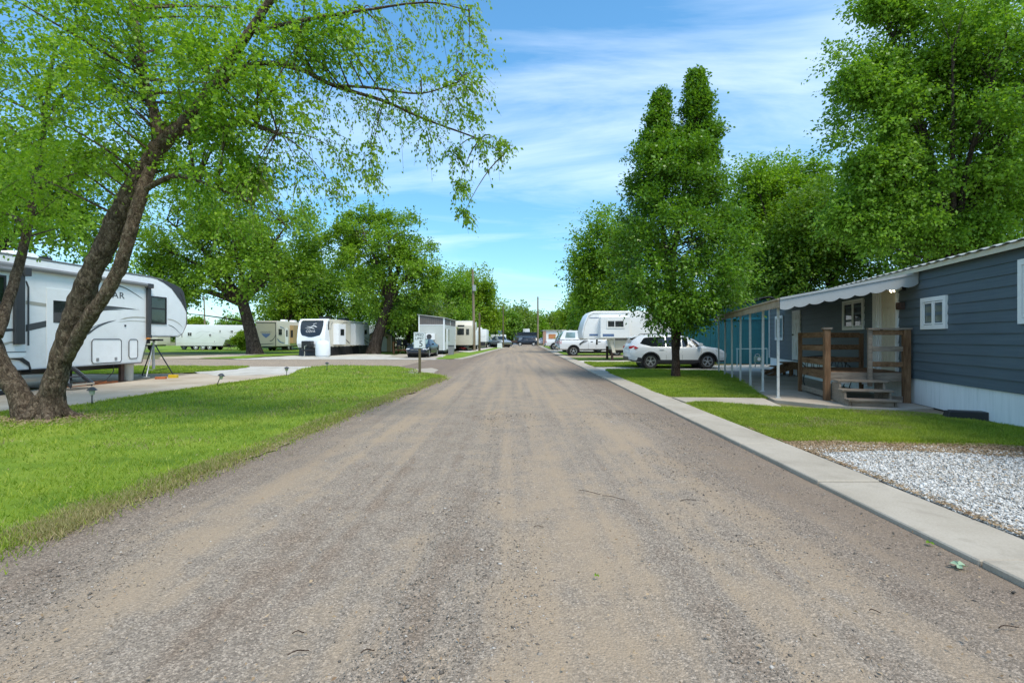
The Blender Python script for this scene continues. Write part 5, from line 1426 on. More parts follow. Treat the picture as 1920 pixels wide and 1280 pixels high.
class Car:
    """body lofted through stations (x, z_bottom, z_belt, z_top, half_width, half_width_top)"""
    def __init__(s, root, st, paintm, wheels, r, arch=.055, sub=1, name='body'):
        s.root, s.st = root, st
        vs, fs = [], []
        for x, zb, zs, zt, w, wt in st:
            half = [(.0, zb), (w*.86, zb), (w*.965, zb+.10), (w, zb+(zs-zb)*.55), (w*.985, zs-.03), (w*.965, zs), (wt+(w*.965-wt)*.06, zt-.065), (wt*.90, zt-.012), (wt*.5, zt), (0, zt+.004)]
            ring = [(x, y, z) for y, z in half]+[(x, -y, z) for y, z in half[-2:0:-1]]
            vs += ring
        K = 18
        for i in range(len(st)-1):
            for k in range(K):
                fs.append((i*K+k, i*K+(k+1) % K, (i+1)*K+(k+1) % K, (i+1)*K+k))
        fs += [tuple(range(K)), tuple(range((len(st)-1)*K+K-1, (len(st)-1)*K-1, -1))]
        o = MB().add(vs, fs).build(name, M[paintm], root)
        if wheels:
            cm = MB()
            for x in wheels:
                cm.cyl((x, -1.3, r), (x, 1.3, r), r+arch, 28)
            cut = cm.build('cutter', None, root)
            md = o.modifiers.new('b', 'BOOLEAN'); md.object = cut; md.operation = 'DIFFERENCE'; md.solver = 'EXACT'
            bpy.context.view_layer.update()
            me = bpy.data.meshes.new_from_object(o.evaluated_get(bpy.context.evaluated_depsgraph_get()))
            o.modifiers.clear(); o.data = me
            bpy.data.objects.remove(cut)
            me.materials.clear(); me.materials.append(M[paintm])
        bm = bmesh.new(); bm.from_mesh(o.data)
        for f in bm.faces: f.smooth = True; f.material_index = 0
        for e in bm.edges: e.smooth = len(e.link_faces) == 2 and e.calc_face_angle(0) < R(34)
        bm.to_mesh(o.data); bm.free()
        s.body = o
    def W(s, x, z):
        x_, zb, zs, zt, w, wt = lerp_stations(s.st, x)
        if z >= zs:
            a, b = w*.965, wt+(w*.965-wt)*.06
            t = min(1, (z-zs)/max(1e-3, zt-.065-zs))
            return a+(b-a)*t
        zm = zb+(zs-zb)*.55
        pts = [(zb+.10, w*.965), (zm, w), (zs-.03, w*.985), (zs, w*.965)]
        if z <= pts[0][0]: return pts[0][1]
        for (za, wa), (zc, wc) in zip(pts, pts[1:]):
            if za <= z <= zc: return wa+(wc-wa)*(z-za)/max(1e-4, zc-za)
        return pts[-1][1]
    def side(s, name, poly, mat, off=.008, both=True, parent=None, step=.18):
        """panel on the body side given in (x, z); densified and laid on the surface"""
        out = []
        for i, a in enumerate(poly):
            b = poly[(i+1) % len(poly)]
            n = max(1, int(math.hypot(b[0]-a[0], b[1]-a[1])/step))
            for k in range(n): out.append((a[0]+(b[0]-a[0])*k/n, a[1]+(b[1]-a[1])*k/n))
        for sg in ((1, -1) if both else (1,)):
            P = [(x, sg*(s.W(x, z)+off), z) for x, z in out]
            Q = [(x, sg*(s.W(x, z)-.01), z) for x, z in out]
            n = len(P)
            MB().add(P+Q, [tuple(range(n))]+[(i, (i+1) % n, n+(i+1) % n, n+i) for i in range(n)]).build(name, M[mat], parent or s.root)
    def top(s, name, xs, frac, mat, off=.01, zoff=0.0, wid=None):
        """strip following the top line between x positions"""
        A, B = [], []
        for i, x in enumerate(xs):
            x_, zb, zs, zt, w, wt = lerp_stations(s.st, x)
            h = wt*(frac if not hasattr(frac, '__len__') else frac[i])
            A.append((x, -h, zt+off+zoff)); B.append((x, h, zt+off+zoff))
        return MB().strip(A, B).build(name, M[mat], s.root)
    def arch(s, x, r, mat='black', w=.07, name='wheel_arch'):
        for sg in (1, -1):
            A, B, C = [], [], []
            for k in range(17):
                a = R(-8+k*196/16)
                for L, rr in ((A, r+.035), (B, r+.035+w)):
                    xx, zz = x+rr*math.cos(a), r+rr*math.sin(a)
                    L.append((xx, sg*(s.W(min(max(xx, s.st[0][0]), s.st[-1][0]), zz)+.018), max(zz, .2)))
                xx, zz = x+(r+.035)*math.cos(a), r+(r+.035)*math.sin(a)
                C.append((xx, sg*(s.W(xx, zz)-.25), max(zz, .2)))
            MB().strip(A, B).strip(A, C).build(name, M[mat], s.root)
    def wheels(s, xs, r, w=.23, spokes=5, rim='rim', tw=True):
        for x in xs:
            for sg in (1, -1):
                make_wheel(s.root, x, sg*(s.W(x, r)-w/2-.01), r, w, sg, spokes, rim, tw)
        m = MB()
        for x in xs: m.cyl((x, -s.W(x, r)+.27, r), (x, s.W(x, r)-.27, r), r+.05, 20)
        m.box(xs[0], xs[1], -.5, .5, .2, .34)
        m.build('underbody', M['black'], s.root)

# ---- white crossover on the right: tail towards the road
Y7 = 24.9
xr, xf = (1181-960)*Y7/960, (1366-960)*Y7/960
suv = thing('parked_car', 'white crossover with roof rails parked on the gravel behind the young tree', 'car', ((xr+xf)/2, Y7+.92, .012), R(-1.5))
L = (xf-xr)/4.74
def sx(v): return v*L
ST = [(sx(-2.36), .52, .86, .90, .66, .60), (sx(-2.32), .40, .98, 1.06, .84, .72), (sx(-2.16), .34, 1.06, 1.40, .90, .66), (sx(-1.92), .32, 1.07, 1.575, .925, .66), (sx(-1.5), .31, 1.06, 1.635, .94, .665), (sx(-.8), .30, 1.05, 1.665, .945, .675), (sx(0), .30, 1.04, 1.655, .945, .675), (sx(.45), .30, 1.03, 1.59, .945, .665),
      (sx(.85), .30, 1.03, 1.42, .94, .68), (sx(1.25), .30, 1.03, 1.155, .94, .74), (sx(1.4), .30, 1.01, 1.09, .94, .76), (sx(1.9), .31, .95, 1.02, .92, .74), (sx(2.15), .33, .88, .94, .87, .70), (sx(2.31), .38, .78, .82, .78, .64), (sx(2.37), .50, .68, .70, .62, .55)]
c = Car(suv, ST, 'carwhite', (sx(-1.33), sx(1.39)), .365)
xw = (sx(-1.33), sx(1.39))
c.side('side_window', [(sx(-.62), 1.08), (sx(-.62), 1.555), (sx(-1.0), 1.555), (sx(-1.5), 1.53), (sx(-1.62), 1.50), (sx(-1.83), 1.24), (sx(-1.70), 1.20), (sx(-1.28), 1.09)], 'glass_car')
c.side('side_window', [(sx(.14), 1.07), (sx(.14), 1.555), (sx(-.57), 1.56), (sx(-.57), 1.08)], 'glass_car')
c.side('side_window', [(sx(.19), 1.07), (sx(.19), 1.55), (sx(.38), 1.52), (sx(.78), 1.38), (sx(1.14), 1.12), (sx(1.08), 1.065)], 'glass_car')
c.top('windscreen', [sx(.50), sx(.7), sx(.85), sx(1.05), sx(1.22)], (.84, .85, .86, .87, .86), 'glass_car', .012)
c.top('rear_window', [sx(-2.24), sx(-2.16), sx(-2.04), sx(-1.96)], (.86, .86, .86, .86), 'glass_car', .014)
c.side('sill_cladding', [(sx(-1.0), .30), (sx(-1.0), .44), (sx(1.02), .44), (sx(1.02), .30)], 'black', .014)
c.side('rear_bumper', [(sx(-2.34), .42), (sx(-2.34), .60), (sx(-2.1), .60), (sx(-1.72), .52), (sx(-1.72), .33), (sx(-2.2), .35)], 'black', .012)
m = MB().box(sx(-2.375), sx(-2.25), -.62, .62, .40, .58); m.build('rear_bumper', M['black'], suv, bevel=.03)
c.side('front_bumper', [(sx(1.78), .33), (sx(1.78), .46), (sx(2.1), .50), (sx(2.28), .46), (sx(2.3), .39), (sx(2.1), .34)], 'black', .012)
for sg in (1, -1):
    P_ = [(-2.335, .975), (-2.335, 1.10), (-2.12, 1.125), (-1.93, 1.03), (-2.05, .97)]
    m = MB(); A_ = [(sx(a_), sg*(max(c.W(sx(a_), b_), .80)+.022), b_) for a_, b_ in P_]; B_ = [(sx(a_), sg*.60, b_) for a_, b_ in P_]
    n_ = len(P_); m.add(A_+B_, [tuple(range(n_)), tuple(range(2*n_-1, n_-1, -1))]+[(i, (i+1) % n_, n_+(i+1) % n_, n_+i) for i in range(n_)])
    m.build('tail_light', M['red'], suv)
c.side('headlight', [(sx(2.18), .80), (sx(1.86), .93), (sx(1.75), .94), (sx(1.82), .86), (sx(2.1), .76)], 'lampglass', .014)
c.side('door_seam', [(sx(.165), .46), (sx(.165), 1.05), (sx(.175), 1.05), (sx(.175), .46)], 'charcoal', .003)
c.side('door_seam', [(sx(-.60), .46), (sx(-.60), 1.05), (sx(-.59), 1.05), (sx(-.59), .46)], 'charcoal', .003)
c.side('door_seam', [(sx(1.02), .46), (sx(1.08), .98), (sx(1.09), .98), (sx(1.03), .46)], 'charcoal', .003)
for xx in (-.02, -.78):
    c.side('door_handle', [(sx(xx-.12), .93), (sx(xx-.12), .965), (sx(xx+.08), .965), (sx(xx+.08), .93)], 'carwhite', .03)
for x_ in xw: c.arch(x_, .365, 'black', .075)
c.wheels(xw, .365)
for s in (-1, 1):
    MB().tube([(sx(-1.6), s*.60, 1.65), (sx(-1.5), s*.60, 1.71), (sx(.2), s*.60, 1.71), (sx(.35), s*.60, 1.64)], .016, 6).build('roof_rail', M['charcoal'], suv)
    MB().prism([(sx(.92), 1.10), (sx(1.1), 1.12), (sx(1.1), 1.24), (sx(.97), 1.26)], 'y', s*.93, s*1.10).build('wing_mirror', M['carwhite'], suv, bevel=.025)
m = MB().prism([(sx(-2.2), 1.48), (sx(-1.85), 1.585), (sx(-1.85), 1.62), (sx(-2.22), 1.52)], 'y', -.60, .60); m.build('spoiler', M['carwhite'], suv, bevel=.01, seg=1)

# ---- pickup builder
def pickup(root, L=5.9, H=1.95, paintm='carwhite', r=.41, topper=True, wheels_det=5, s=1.0):
    k = L/5.9*1.0
    h = H/1.95
    ST = [(-2.95*k, .62, 1.10*h, 1.12*h, .94, .90), (-2.90*k, .50, 1.20*h, 1.24*h, .985, .93), (-1.2*k, .48, 1.20*h, 1.24*h, 1.0, .93), (-.56*k, .48, 1.20*h, 1.24*h, 1.0, .93), (-.54*k, .48, 1.20*h, 1.86*h, 1.0, .74), (-.35*k, .48, 1.20*h, 1.93*h, 1.0, .75), (.6*k, .48, 1.20*h, 1.95*h, 1.0, .75),
          (.9*k, .48, 1.20*h, 1.87*h, 1.0, .75), (1.5*k, .48, 1.20*h, 1.32*h, 1.0, .82), (1.7*k, .48, 1.18*h, 1.24*h, 1.0, .84), (2.6*k, .50, 1.12*h, 1.18*h, .98, .84), (2.85*k, .52, 1.04*h, 1.10*h, .94, .80), (2.95*k, .60, .90, .94, .86, .75)]
    xw = (-1.75*k, 1.95*k)
    c = Car(root, ST, paintm, xw, r)
    c.side('side_window', [(-.40*k, 1.25*h), (-.38*k, 1.78*h), (.12*k, 1.80*h), (.12*k, 1.25*h)], 'glass_car')
    c.side('side_window', [(.18*k, 1.25*h), (.18*k, 1.80*h), (.75*k, 1.80*h), (.98*k, 1.68*h), (1.36*k, 1.30*h), (1.3*k, 1.25*h)], 'glass_car')
    c.top('windscreen', [.95*k, 1.1*k, 1.3*k, 1.48*k], .88, 'glass_car', .012)
    c.side('tail_light', [(-2.93*k, .92*h), (-2.93*k, 1.17*h), (-2.80*k, 1.17*h), (-2.80*k, .92*h)], 'red', .014)
    m = MB().box(-2.97*k, -2.92*k, -.93, -.76, .92*h, 1.17*h).box(-2.97*k, -2.92*k, .76, .93, .92*h, 1.17*h); m.build('tail_lens', M['red'], root)
    m = MB().box(-3.10*k, -2.92*k, -.95, .95, .56, .76); m.build('rear_bumper', M['chrome'], root, bevel=.02)
    m = MB().box(-3.13*k, -3.0*k, -.5, .5, .46, .58); m.build('hitch', M['black'], root)
    m = MB().box(2.86*k, 3.02*k, -.92, .92, .55, .80); m.build('front_bumper', M['chrome'], root, bevel=.03)
    c.side('headlight', [(2.6*k, .86*h), (2.6*k, 1.04*h), (2.85*k, 1.0*h), (2.88*k, .86*h)], 'lampglass', .014)
    for x in (-.5, .15, 1.25):
        c.side('door_seam', [(x*k, .55), (x*k, 1.19*h), ((x+.012)*k, 1.19*h), ((x+.012)*k, .55)], 'charcoal', .003)
    for x in (-.30, .35): c.side('door_handle', [(x*k, 1.06*h), (x*k, 1.10*h), ((x+.2)*k, 1.10*h), ((x+.2)*k, 1.06*h)], 'black', .02)
    c.side('sill', [(-1.2*k, .46), (-1.2*k, .55), (1.4*k, .55), (1.4*k, .46)], 'black', .012)
    for x_ in xw: c.arch(x_, r, 'black', .09)
    c.wheels(xw, r, .26, wheels_det, 'rim', False)
    for sg in (-1, 1):
        MB().box(1.15*k, 1.30*k, sg*1.0, sg*1.24, 1.24*h, 1.48*h).build('wing_mirror', M['black'], root, bevel=.02)
    if topper:
        t0, t1 = -2.90*k, -.58*k
        ST2 = [(t0, 1.24*h, 1.30*h, 1.34*h, .94, .86), (t0+.30*k, 1.24*h, 1.30*h, 1.86*h, .95, .80), (t0+.5*k, 1.24*h, 1.30*h, 1.94*h, .95, .80), (t1, 1.24*h, 1.30*h, 1.95*h, .95, .80)]
        c2 = Car(root, ST2, paintm, None, r, name='bed_cap')
        c2.side('side_window', [(t0+.42*k, 1.37*h), (t0+.55*k, 1.80*h), (t0+1.30*k, 1.80*h), (t0+1.30*k, 1.37*h)], 'glass_teal')
        c2.top('rear_window', [t0+.06*k, t0+.15*k, t0+.26*k], .86, 'glass_teal', .012)
    return c

k8 = 43.6/960
pk1 = thing('pickup_truck', 'white pickup truck with a bed cap backed up to the road beyond the crossover', 'pickup', ((1046-960)*k8+3.1, 43.6+1.05, .012), 0)
pc1 = pickup(pk1, 5.9, 2.16)
m = MB(); m.add([(-.55, 1.04, 1.02), (-.2, 1.04, 1.28), (.3, 1.04, 1.28), (.05, 1.04, 1.2), (-.1, 1.04, 1.16), (-.3, 1.04, 1.06), (-.42, 1.04, .9)], [(0, 1, 2, 3, 4, 5, 6)])
m.v = [(x-.75, -y, z) for x, y, z in m.v]; m.build('graphic', M['stripe'], pk1)
k9 = 57/960
pk2 = thing('pickup_truck', 'white pickup with a dark glass bed cap parked behind the first pickup', 'pickup', ((1040-960)*k9+2.9, 57, .012), 0)
pickup(pk2, 5.6, 2.0, 'carwhite')
k9 = 63/960
pk3 = thing('pickup_truck', 'farther white pickup with an open bed beside the right kerb', 'pickup', ((1023.5-960)*k9+2.9, 66, .012), 0)
pickup(pk3, 5.6, 1.95, 'carwhite', topper=False)
k9 = 80/960
pk4 = thing('pickup_truck', 'grey blue pickup parked beside the low white trailer', 'pickup', ((934-960)*k9, 84, .0), R(-62))
pickup(pk4, 5.4, 1.9, 'carsilver', topper=False)

# ---- dark saloon behind the speed sign, nose towards us
k10 = 39.2/960
sc_ = thing('parked_car', 'dark navy saloon facing us behind the speed limit sign', 'car', ((787-960)*k10-.12, 41.4, .018), R(-90-4))
ST = [(-2.25, .45, .80, .84, .70, .62), (-2.2, .32, .92, .98, .84, .72), (-1.7, .26, .95, 1.06, .89, .70), (-1.35, .25, .95, 1.22, .90, .62), (-.8, .24, .94, 1.40, .90, .58), (-.1, .24, .93, 1.44, .90, .58), (.35, .24, .92, 1.40, .90, .58), (.8, .24, .92, 1.20, .90, .62), (1.2, .25, .92, 1.0, .89, .70), (1.7, .26, .84, .92, .87, .70), (2.05, .28, .74, .80, .82, .66), (2.22, .34, .62, .66, .70, .58), (2.26, .42, .56, .58, .60, .5)]
xw = (-1.38, 1.36)
c = Car(sc_, ST, 'navy', xw, .33)
c.side('side_window', [(-.25, .97), (-.25, 1.36), (-.8, 1.34), (-1.3, 1.16), (-1.45, 1.0)], 'glass_car')
c.side('side_window', [(-.2, .97), (-.2, 1.36), (.3, 1.34), (.75, 1.16), (1.05, .98)], 'glass_car')
c.top('windscreen', [.42, .6, .8, 1.0, 1.16], .88, 'glass_teal', .012)
c.top('rear_window', [-1.6, -1.35, -1.1, -.85], .86, 'glass_car', .012)
c.side('headlight', [(2.12, .62), (1.7, .74), (1.62, .78), (1.75, .68), (2.1, .56)], 'lampglass', .016)
for sg in (-1, 1): MB().box(2.02, 2.20, sg*.48, sg*.78, .60, .70).build('headlight', M['lampglass'], sc_, bevel=.03)
m = MB().box(2.2, 2.265, -.42, .42, .585, .63); m.build('grille', M['chrome'], sc_); m = MB().box(2.15, 2.27, -.6, .6, .33, .45); m.build('lower_grille', M['black'], sc_, bevel=.02)
c.side('tail_light', [(-2.2, .78), (-2.2, .92), (-1.9, .92), (-1.95, .8)], 'red', .014)
c.wheels(xw, .33, .21, 7, 'rim', False)
for sg in (-1, 1): MB().box(.78, .92, sg*.9, sg*1.08, .96, 1.08).build('wing_mirror', M['navy'], sc_, bevel=.02)

# ---- dark crossover crossing at the far end, white car beyond
k11 = 104/960
fc = thing('distant_car', 'dark blue crossover parked across the far end of the road', 'car', ((988-960)*k11, 104, 0), R(180))
q = [(x*.98, zb, zs, zt, w, wt) for x, zb, zs, zt, w, wt in [(a/L, b, c_, d, e, f_) for a, b, c_, d, e, f_ in [(sx(v[0]/L), *v[1:]) for v in []]]]
ST = [(-2.36, .52, .86, .90, .66, .60), (-2.32, .40, .98, 1.06, .84, .72), (-2.1, .32, 1.07, 1.62, .925, .66), (-1.5, .31, 1.06, 1.70, .94, .665), (0, .30, 1.04, 1.71, .945, .675), (.45, .30, 1.03, 1.64, .945, .665), (1.25, .30, 1.03, 1.155, .94, .74), (1.9, .31, .95, 1.02, .92, .74), (2.31, .38, .78, .82, .78, .64), (2.37, .50, .68, .70, .62, .55)]
c = Car(fc, ST, 'navy', (-1.33, 1.39), .37)
c.side('side_window', [(-1.8, 1.12), (-1.7, 1.58), (.3, 1.58), (1.1, 1.12)], 'glass_car')
c.top('windscreen', [.5, .8, 1.2], .86, 'glass_teal'); c.wheels((-1.33, 1.39), .37, .23, 0, 'white_far')
fc2 = thing('distant_car', 'white car half hidden behind the far utility pole', 'car', ((1014-960)*k11+1, 112, 0), R(180))
c = Car(fc2, ST, 'carwhite', (-1.33, 1.39), .37)
c.side('side_window', [(-1.8, 1.12), (-1.7, 1.58), (.3, 1.58), (1.1, 1.12)], 'glass_car'); c.top('windscreen', [.5, .8, 1.2], .86, 'glass_car'); c.wheels((-1.33, 1.39), .37, .23, 0, 'rim')
# flat bed trailer, dark
k12 = 88/960
fb = thing('utility_trailer', 'low black flatbed trailer at the end of the left kerb', 'trailer', ((955-960)*k12, 92, 0), R(8))
MB().box(-1.3, 1.3, -.9, .9, .62, .82).build('bed', M['black'], fb); MB().box(-1.3, 1.3, -.93, -.88, .83, 1.1).box(-1.33, -1.28, -.9, .9, .83, 1.1).build('side_rail', M['rust'], fb)
for sg in (-1, 1): make_wheel(fb, 0, sg*.8, .34, .2, sg, 0)
MB().bar((-1.3, 0, .6), (-2.4, 0, .5), .1, .1).build('drawbar', M['black'], fb)
# ---------------------------------------------------------------- trees
trng = np.random.default_rng(23)

def unit(v): return v/np.maximum(1e-6, np.linalg.norm(v, axis=1))[:, None]

def twig_leaves(C, Rr, nt, K, core, droop, length, jit, up=0.15, spread=.75):
    """leaves along drooping twigs growing out of clumps; C (n,3), Rr (n,3)"""
    n = len(C)
    idx = np.repeat(np.arange(n), nt)
    N_ = len(idx)
    u = unit(trng.normal(size=(N_, 3)))
    st = C[idx]+u*Rr[idx]*(trng.random(N_)**.6)[:, None]*.75
    out = unit(C[idx]-core[None])*.55+u*spread+np.array([0, 0, up])
    out = unit(out+trng.normal(0, .25, (N_, 3)))
    L = length*Rr[idx].mean(1)*trng.uniform(.5, 1.2, N_)
    t = (trng.random((N_, K))**.8)
    p = st[:, None]+out[:, None]*(L[:, None]*t)[..., None]
    p[..., 2] -= droop*L[:, None]*t**2
    d = out[:, None]+np.zeros((N_, K, 1)); d[..., 2] -= 2*droop*t
    p = p+trng.normal(0, jit, p.shape)
    ends = st+out*L[:, None]; mids = st+out*(L*.5)[:, None]
    ends[:, 2] -= droop*L; mids[:, 2] -= droop*L*.25
    return p.reshape(-1, 3), unit(d.reshape(-1, 3)), (st, mids, ends)

def leaf_mesh(name, P, D, size, mat, parent, asp=.55, hang=.35, flat=.5):
    n = len(P)
    d = unit(D*.6+trng.normal(0, .55, (n, 3))-np.array([0, 0, hang]))
    nr = trng.normal(0, .6, (n, 3)); nr[:, 2] = np.abs(nr[:, 2])+flat
    side = unit(np.cross(d, nr)); nr = unit(np.cross(side, d))
    s = (size*trng.uniform(.6, 1.35, n))[:, None]
    m = P+d*s*.45
    V = np.empty((n, 4, 3), np.float32)
    V[:, 0] = P; V[:, 1] = m+side*s*asp*.5+nr*s*.10; V[:, 2] = P+d*s; V[:, 3] = m-side*s*asp*.5+nr*s*.10
    return np_mesh(name, V.reshape(-1, 3), np.arange(4*n).reshape(-1, 4), mat, parent)

def bez(a, b, c, n=7):
    return [a*(1-t)**2+b*2*t*(1-t)+c*t*t for t in (i/(n-1) for i in range(n))]

def tree(name, label, base, limbs, clumps, leaf_size, nt, K, leafm, barkm, droop=.25, length=.9, jit=None, cat='tree', group=None, br=.010, sides=7, twigs=0, asp=.55, hang=.35, up=.15,
         core_f=.55, rough=0.0, spread=.75, branch=True, twig_r=.004):
    """limbs: [(points, radii)] in world coordinates; clumps: [(centre, (rx,ry,rz))]"""
    base = Vector(base)
    root = thing(name, label, cat, tuple(base), 0, group)
    wood = MB()
    nodes = []
    for pts, rad in limbs:
        pts = [Vector(p)-base for p in pts]
        # smooth the polyline
        P = [pts[0]*2-pts[1]]+pts+[pts[-1]*2-pts[-2]]
        out, rr = [], []
        for i in range(len(pts)-1):
            a, b, c, d = P[i:i+4]
            sub = 5 if rough < .1 else 22
            for k in range(sub):
                t = k/sub
                out.append(0.5*((2*b)+(c-a)*t+(2*a-5*b+4*c-d)*t*t+(3*b-a-3*c+d)*t**3)); rr.append(rad[i]+(rad[i+1]-rad[i])*t)
        out.append(pts[-1]); rr.append(rad[-1])
        wood.tube(out, rr, sides if rough < .1 else 40, True, rough=rough, seed=len(nodes))
        nodes += [(p, r) for p, r in zip(out, rr)]
    C = np.array([tuple(Vector(c)-base) for c, r in clumps]); Rr = np.array([r if hasattr(r, '__len__') else (r, r, r) for c, r in clumps], float)
    if branch:
        for c, r in zip(C, Rr):
            c = Vector(c)
            best = min(nodes, key=lambda q: (q[0]-c).length+(3.0*max(0, q[0].z-c.z+.1*c.length))+(0 if q[0].z > base.z*0+c.z*.25 else 2))
            a = best[0]; Ld = (c-a).length
            mid = a.lerp(c, .5)+Vector((trng.normal(0, .06), trng.normal(0, .06), .05))*Ld
            r0 = min(best[1]*.7, br*Ld+.008)
            P = bez(a, mid, c, 7)
            wood.tube(P, [r0*(1-.8*i/6) for i in range(7)], 5, False)
    core = C.mean(0); core[2] = C[:, 2].min()*(1-core_f)+C[:, 2].mean()*core_f
    p, d, tw = twig_leaves(C, Rr, nt, K, core, droop, length, jit if jit is not None else leaf_size*.5, up, spread)
    if twigs:
        i = trng.permutation(len(tw[0]))[:twigs]
        for a, b, c in zip(tw[0][i], tw[1][i], tw[2][i]):
            wood.tube([a, b, c], [twig_r, twig_r*.8, twig_r*.4], 3, False)
    wood.build('trunk', barkm, root, smooth=60, recalc=False)
    leaf_mesh('crown', p, d, leaf_size, leafm, root, asp, hang)
    return root

def blob(c, r, n, sub, seed, shell=.5, zc=None, fl=.75):
    """clumps filling an ellipsoid, weighted towards its surface"""
    rg = np.random.default_rng(seed); out = []
    while len(out) < n:
        v = rg.normal(size=3); v /= np.linalg.norm(v)
        rr = shell+(1-shell)*rg.random()
        p = Vector((c[0]+v[0]*r[0]*rr, c[1]+v[1]*r[1]*rr, c[2]+v[2]*r[2]*rr))
        if zc is not None and p.z < zc: continue
        s = sub*rg.uniform(.6, 1.3)
        out.append((p, (s, s, s*fl)))
    return out

# ---- leaning tree, near left
Yb = 9.5
def L1(*pp): return [at(a, b, y) for a, b, y in pp]
base = g(88, 785.5); base.z = 0
limbs = [
 (L1((86, 800, 9.5), (98, 740, 9.5), (108, 690, 9.45), (127, 633, 9.45), (153, 559, 9.4), (178, 499, 9.35), (206, 440, 9.3), (229, 390, 9.25), (256, 345, 9.2), (284, 302, 9.15), (300, 272, 9.1)), [.34, .20, .170, .172, .178, .172, .165, .17, .155, .14, .135]),
 (L1((62, 800, 9.5), (46, 765, 9.5), (34, 735, 9.5), (3, 688, 9.5), (-18, 640, 9.45), (-45, 530, 9.4), (-90, 380, 9.2), (-120, 250, 9.1)), [.28, .19, .165, .155, .15, .14, .115, .09]),
 (L1((300, 272, 9.1), (345, 230, 9.0), (385, 180, 8.9), (432, 112, 8.8), (510, -5, 8.6), (560, -90, 8.5)), [.135, .10, .088, .075, .055, .04]),
 (L1((300, 275, 9.1), (290, 215, 9.2), (270, 150, 9.4), (262, 80, 9.5), (240, -20, 9.6)), [.10, .085, .075, .06, .05]),
 (L1((345, 240, 9.0), (400, 243, 8.7), (450, 228, 8.5), (520, 250, 8.2)), [.07, .055, .045, .03]),
 (L1((400, 165, 8.9), (480, 120, 8.9), (560, 130, 8.9), (625, 160, 8.9), (720, 190, 9.0), (800, 225, 9.0), (900, 262, 9.1), (945, 290, 9.1)), [.062, .046, .040, .034, .026, .019, .012, .007]),
 (L1((625, 160, 8.9), (700, 165, 8.7), (790, 175, 8.6), (870, 150, 8.5)), [.026, .02, .013, .006]),
 (L1((470, 60, 8.7), (560, 40, 8.6), (680, 20, 8.5), (800, 5, 8.5), (880, 20, 8.5)), [.042, .030, .022, .014, .007]),
 (L1((-5, 630, 9.4), (40, 480, 10.3), (70, 330, 11), (90, 180, 11.4)), [.09, .08, .06, .04]),
 (L1((262, 360, 9.1), (330, 330, 8.7), (400, 350, 8.4), (470, 380, 8.2)), [.05, .04, .028, .012]),
]
for a in (20, 75, 130, 200, 255, 310):      # root flare
    c_, s_ = math.cos(R(a)), math.sin(R(a))
    b0 = Vector((base.x, base.y, 0))
    limbs.append(([b0+Vector((c_*.12, s_*.10, .40)), b0+Vector((c_*.28, s_*.24, .13)), b0+Vector((c_*.50, s_*.42, .02)), b0+Vector((c_*.8, s_*.66, -.05))], [.11, .10, .065, .03]))
cl = []
rg = random.Random(41)
def zone(n, x0, x1, y0, y1, d0, d1, r, wgt=None):
    for _ in range(n):
        cl.append((at(rg.uniform(x0, x1), rg.uniform(y0, y1), rg.uniform(d0, d1)), r*rg.uniform(.7, 1.3)))
zone(34, -80, 270, -60, 190, 8.0, 12, .58)
zone(26, 180, 500, -60, 190, 8.7, 11.5, .52)
zone(10, 330, 540, 30, 230, 7.6, 8.5, .38)
zone(16, -60, 250, 170, 330, 8.4, 12, .55)
zone(14, 270, 470, 180, 320, 9.0, 11, .44)
zone(5, 330, 500, 200, 330, 8.0, 8.6, .34)
zone(12, -60, 120, 300, 430, 9.5, 12.5, .5)
zone(8, 110, 330, 270, 330, 9.3, 10.8, .32)
zone(7, 330, 480, 300, 360, 7.8, 9.5, .32)
zone(12, 480, 640, -40, 110, 8.0, 9.6, .45)
base_n = len(cl)
t_ = tree('birch_tree', 'large leaning twin stemmed tree with flaky brown bark and drooping leafy branches', base, limbs, cl, .064, 37, 13, M['leaf_birch'], M['bark_near'], droop=.45, length=1.0, twigs=900, rough=.17, twig_r=.0045, asp=.72, br=.012)
def stem_part(pts, rad, mat, root, base, name='stem'):
    pts = [Vector(p)-base for p in pts]; P = [pts[0]*2-pts[1]]+pts+[pts[-1]*2-pts[-2]]; out, rr = [], []
    for i in range(len(pts)-1):
        a, b, c, d = P[i:i+4]
        for k in range(24):
            t = k/24; out.append(0.5*((2*b)+(c-a)*t+(2*a-5*b+4*c-d)*t*t+(3*b-a-3*c+d)*t**3)); rr.append(rad[i]+(rad[i+1]-rad[i])*t)
    MB().tube(out, rr, 32, True, rough=.17, seed=5).build(name, M[mat], root, smooth=60, recalc=False)
stem_part(L1((126, 672, 9.4), (160, 606, 9.2), (193, 559, 9.15), (225, 499, 9.1), (243, 440, 9.05), (255, 395, 9.05), (266, 360, 9.05), (284, 312, 9.1)), [.10, .112, .110, .106, .104, .104, .104, .09], 'bark_pale', t_, base)
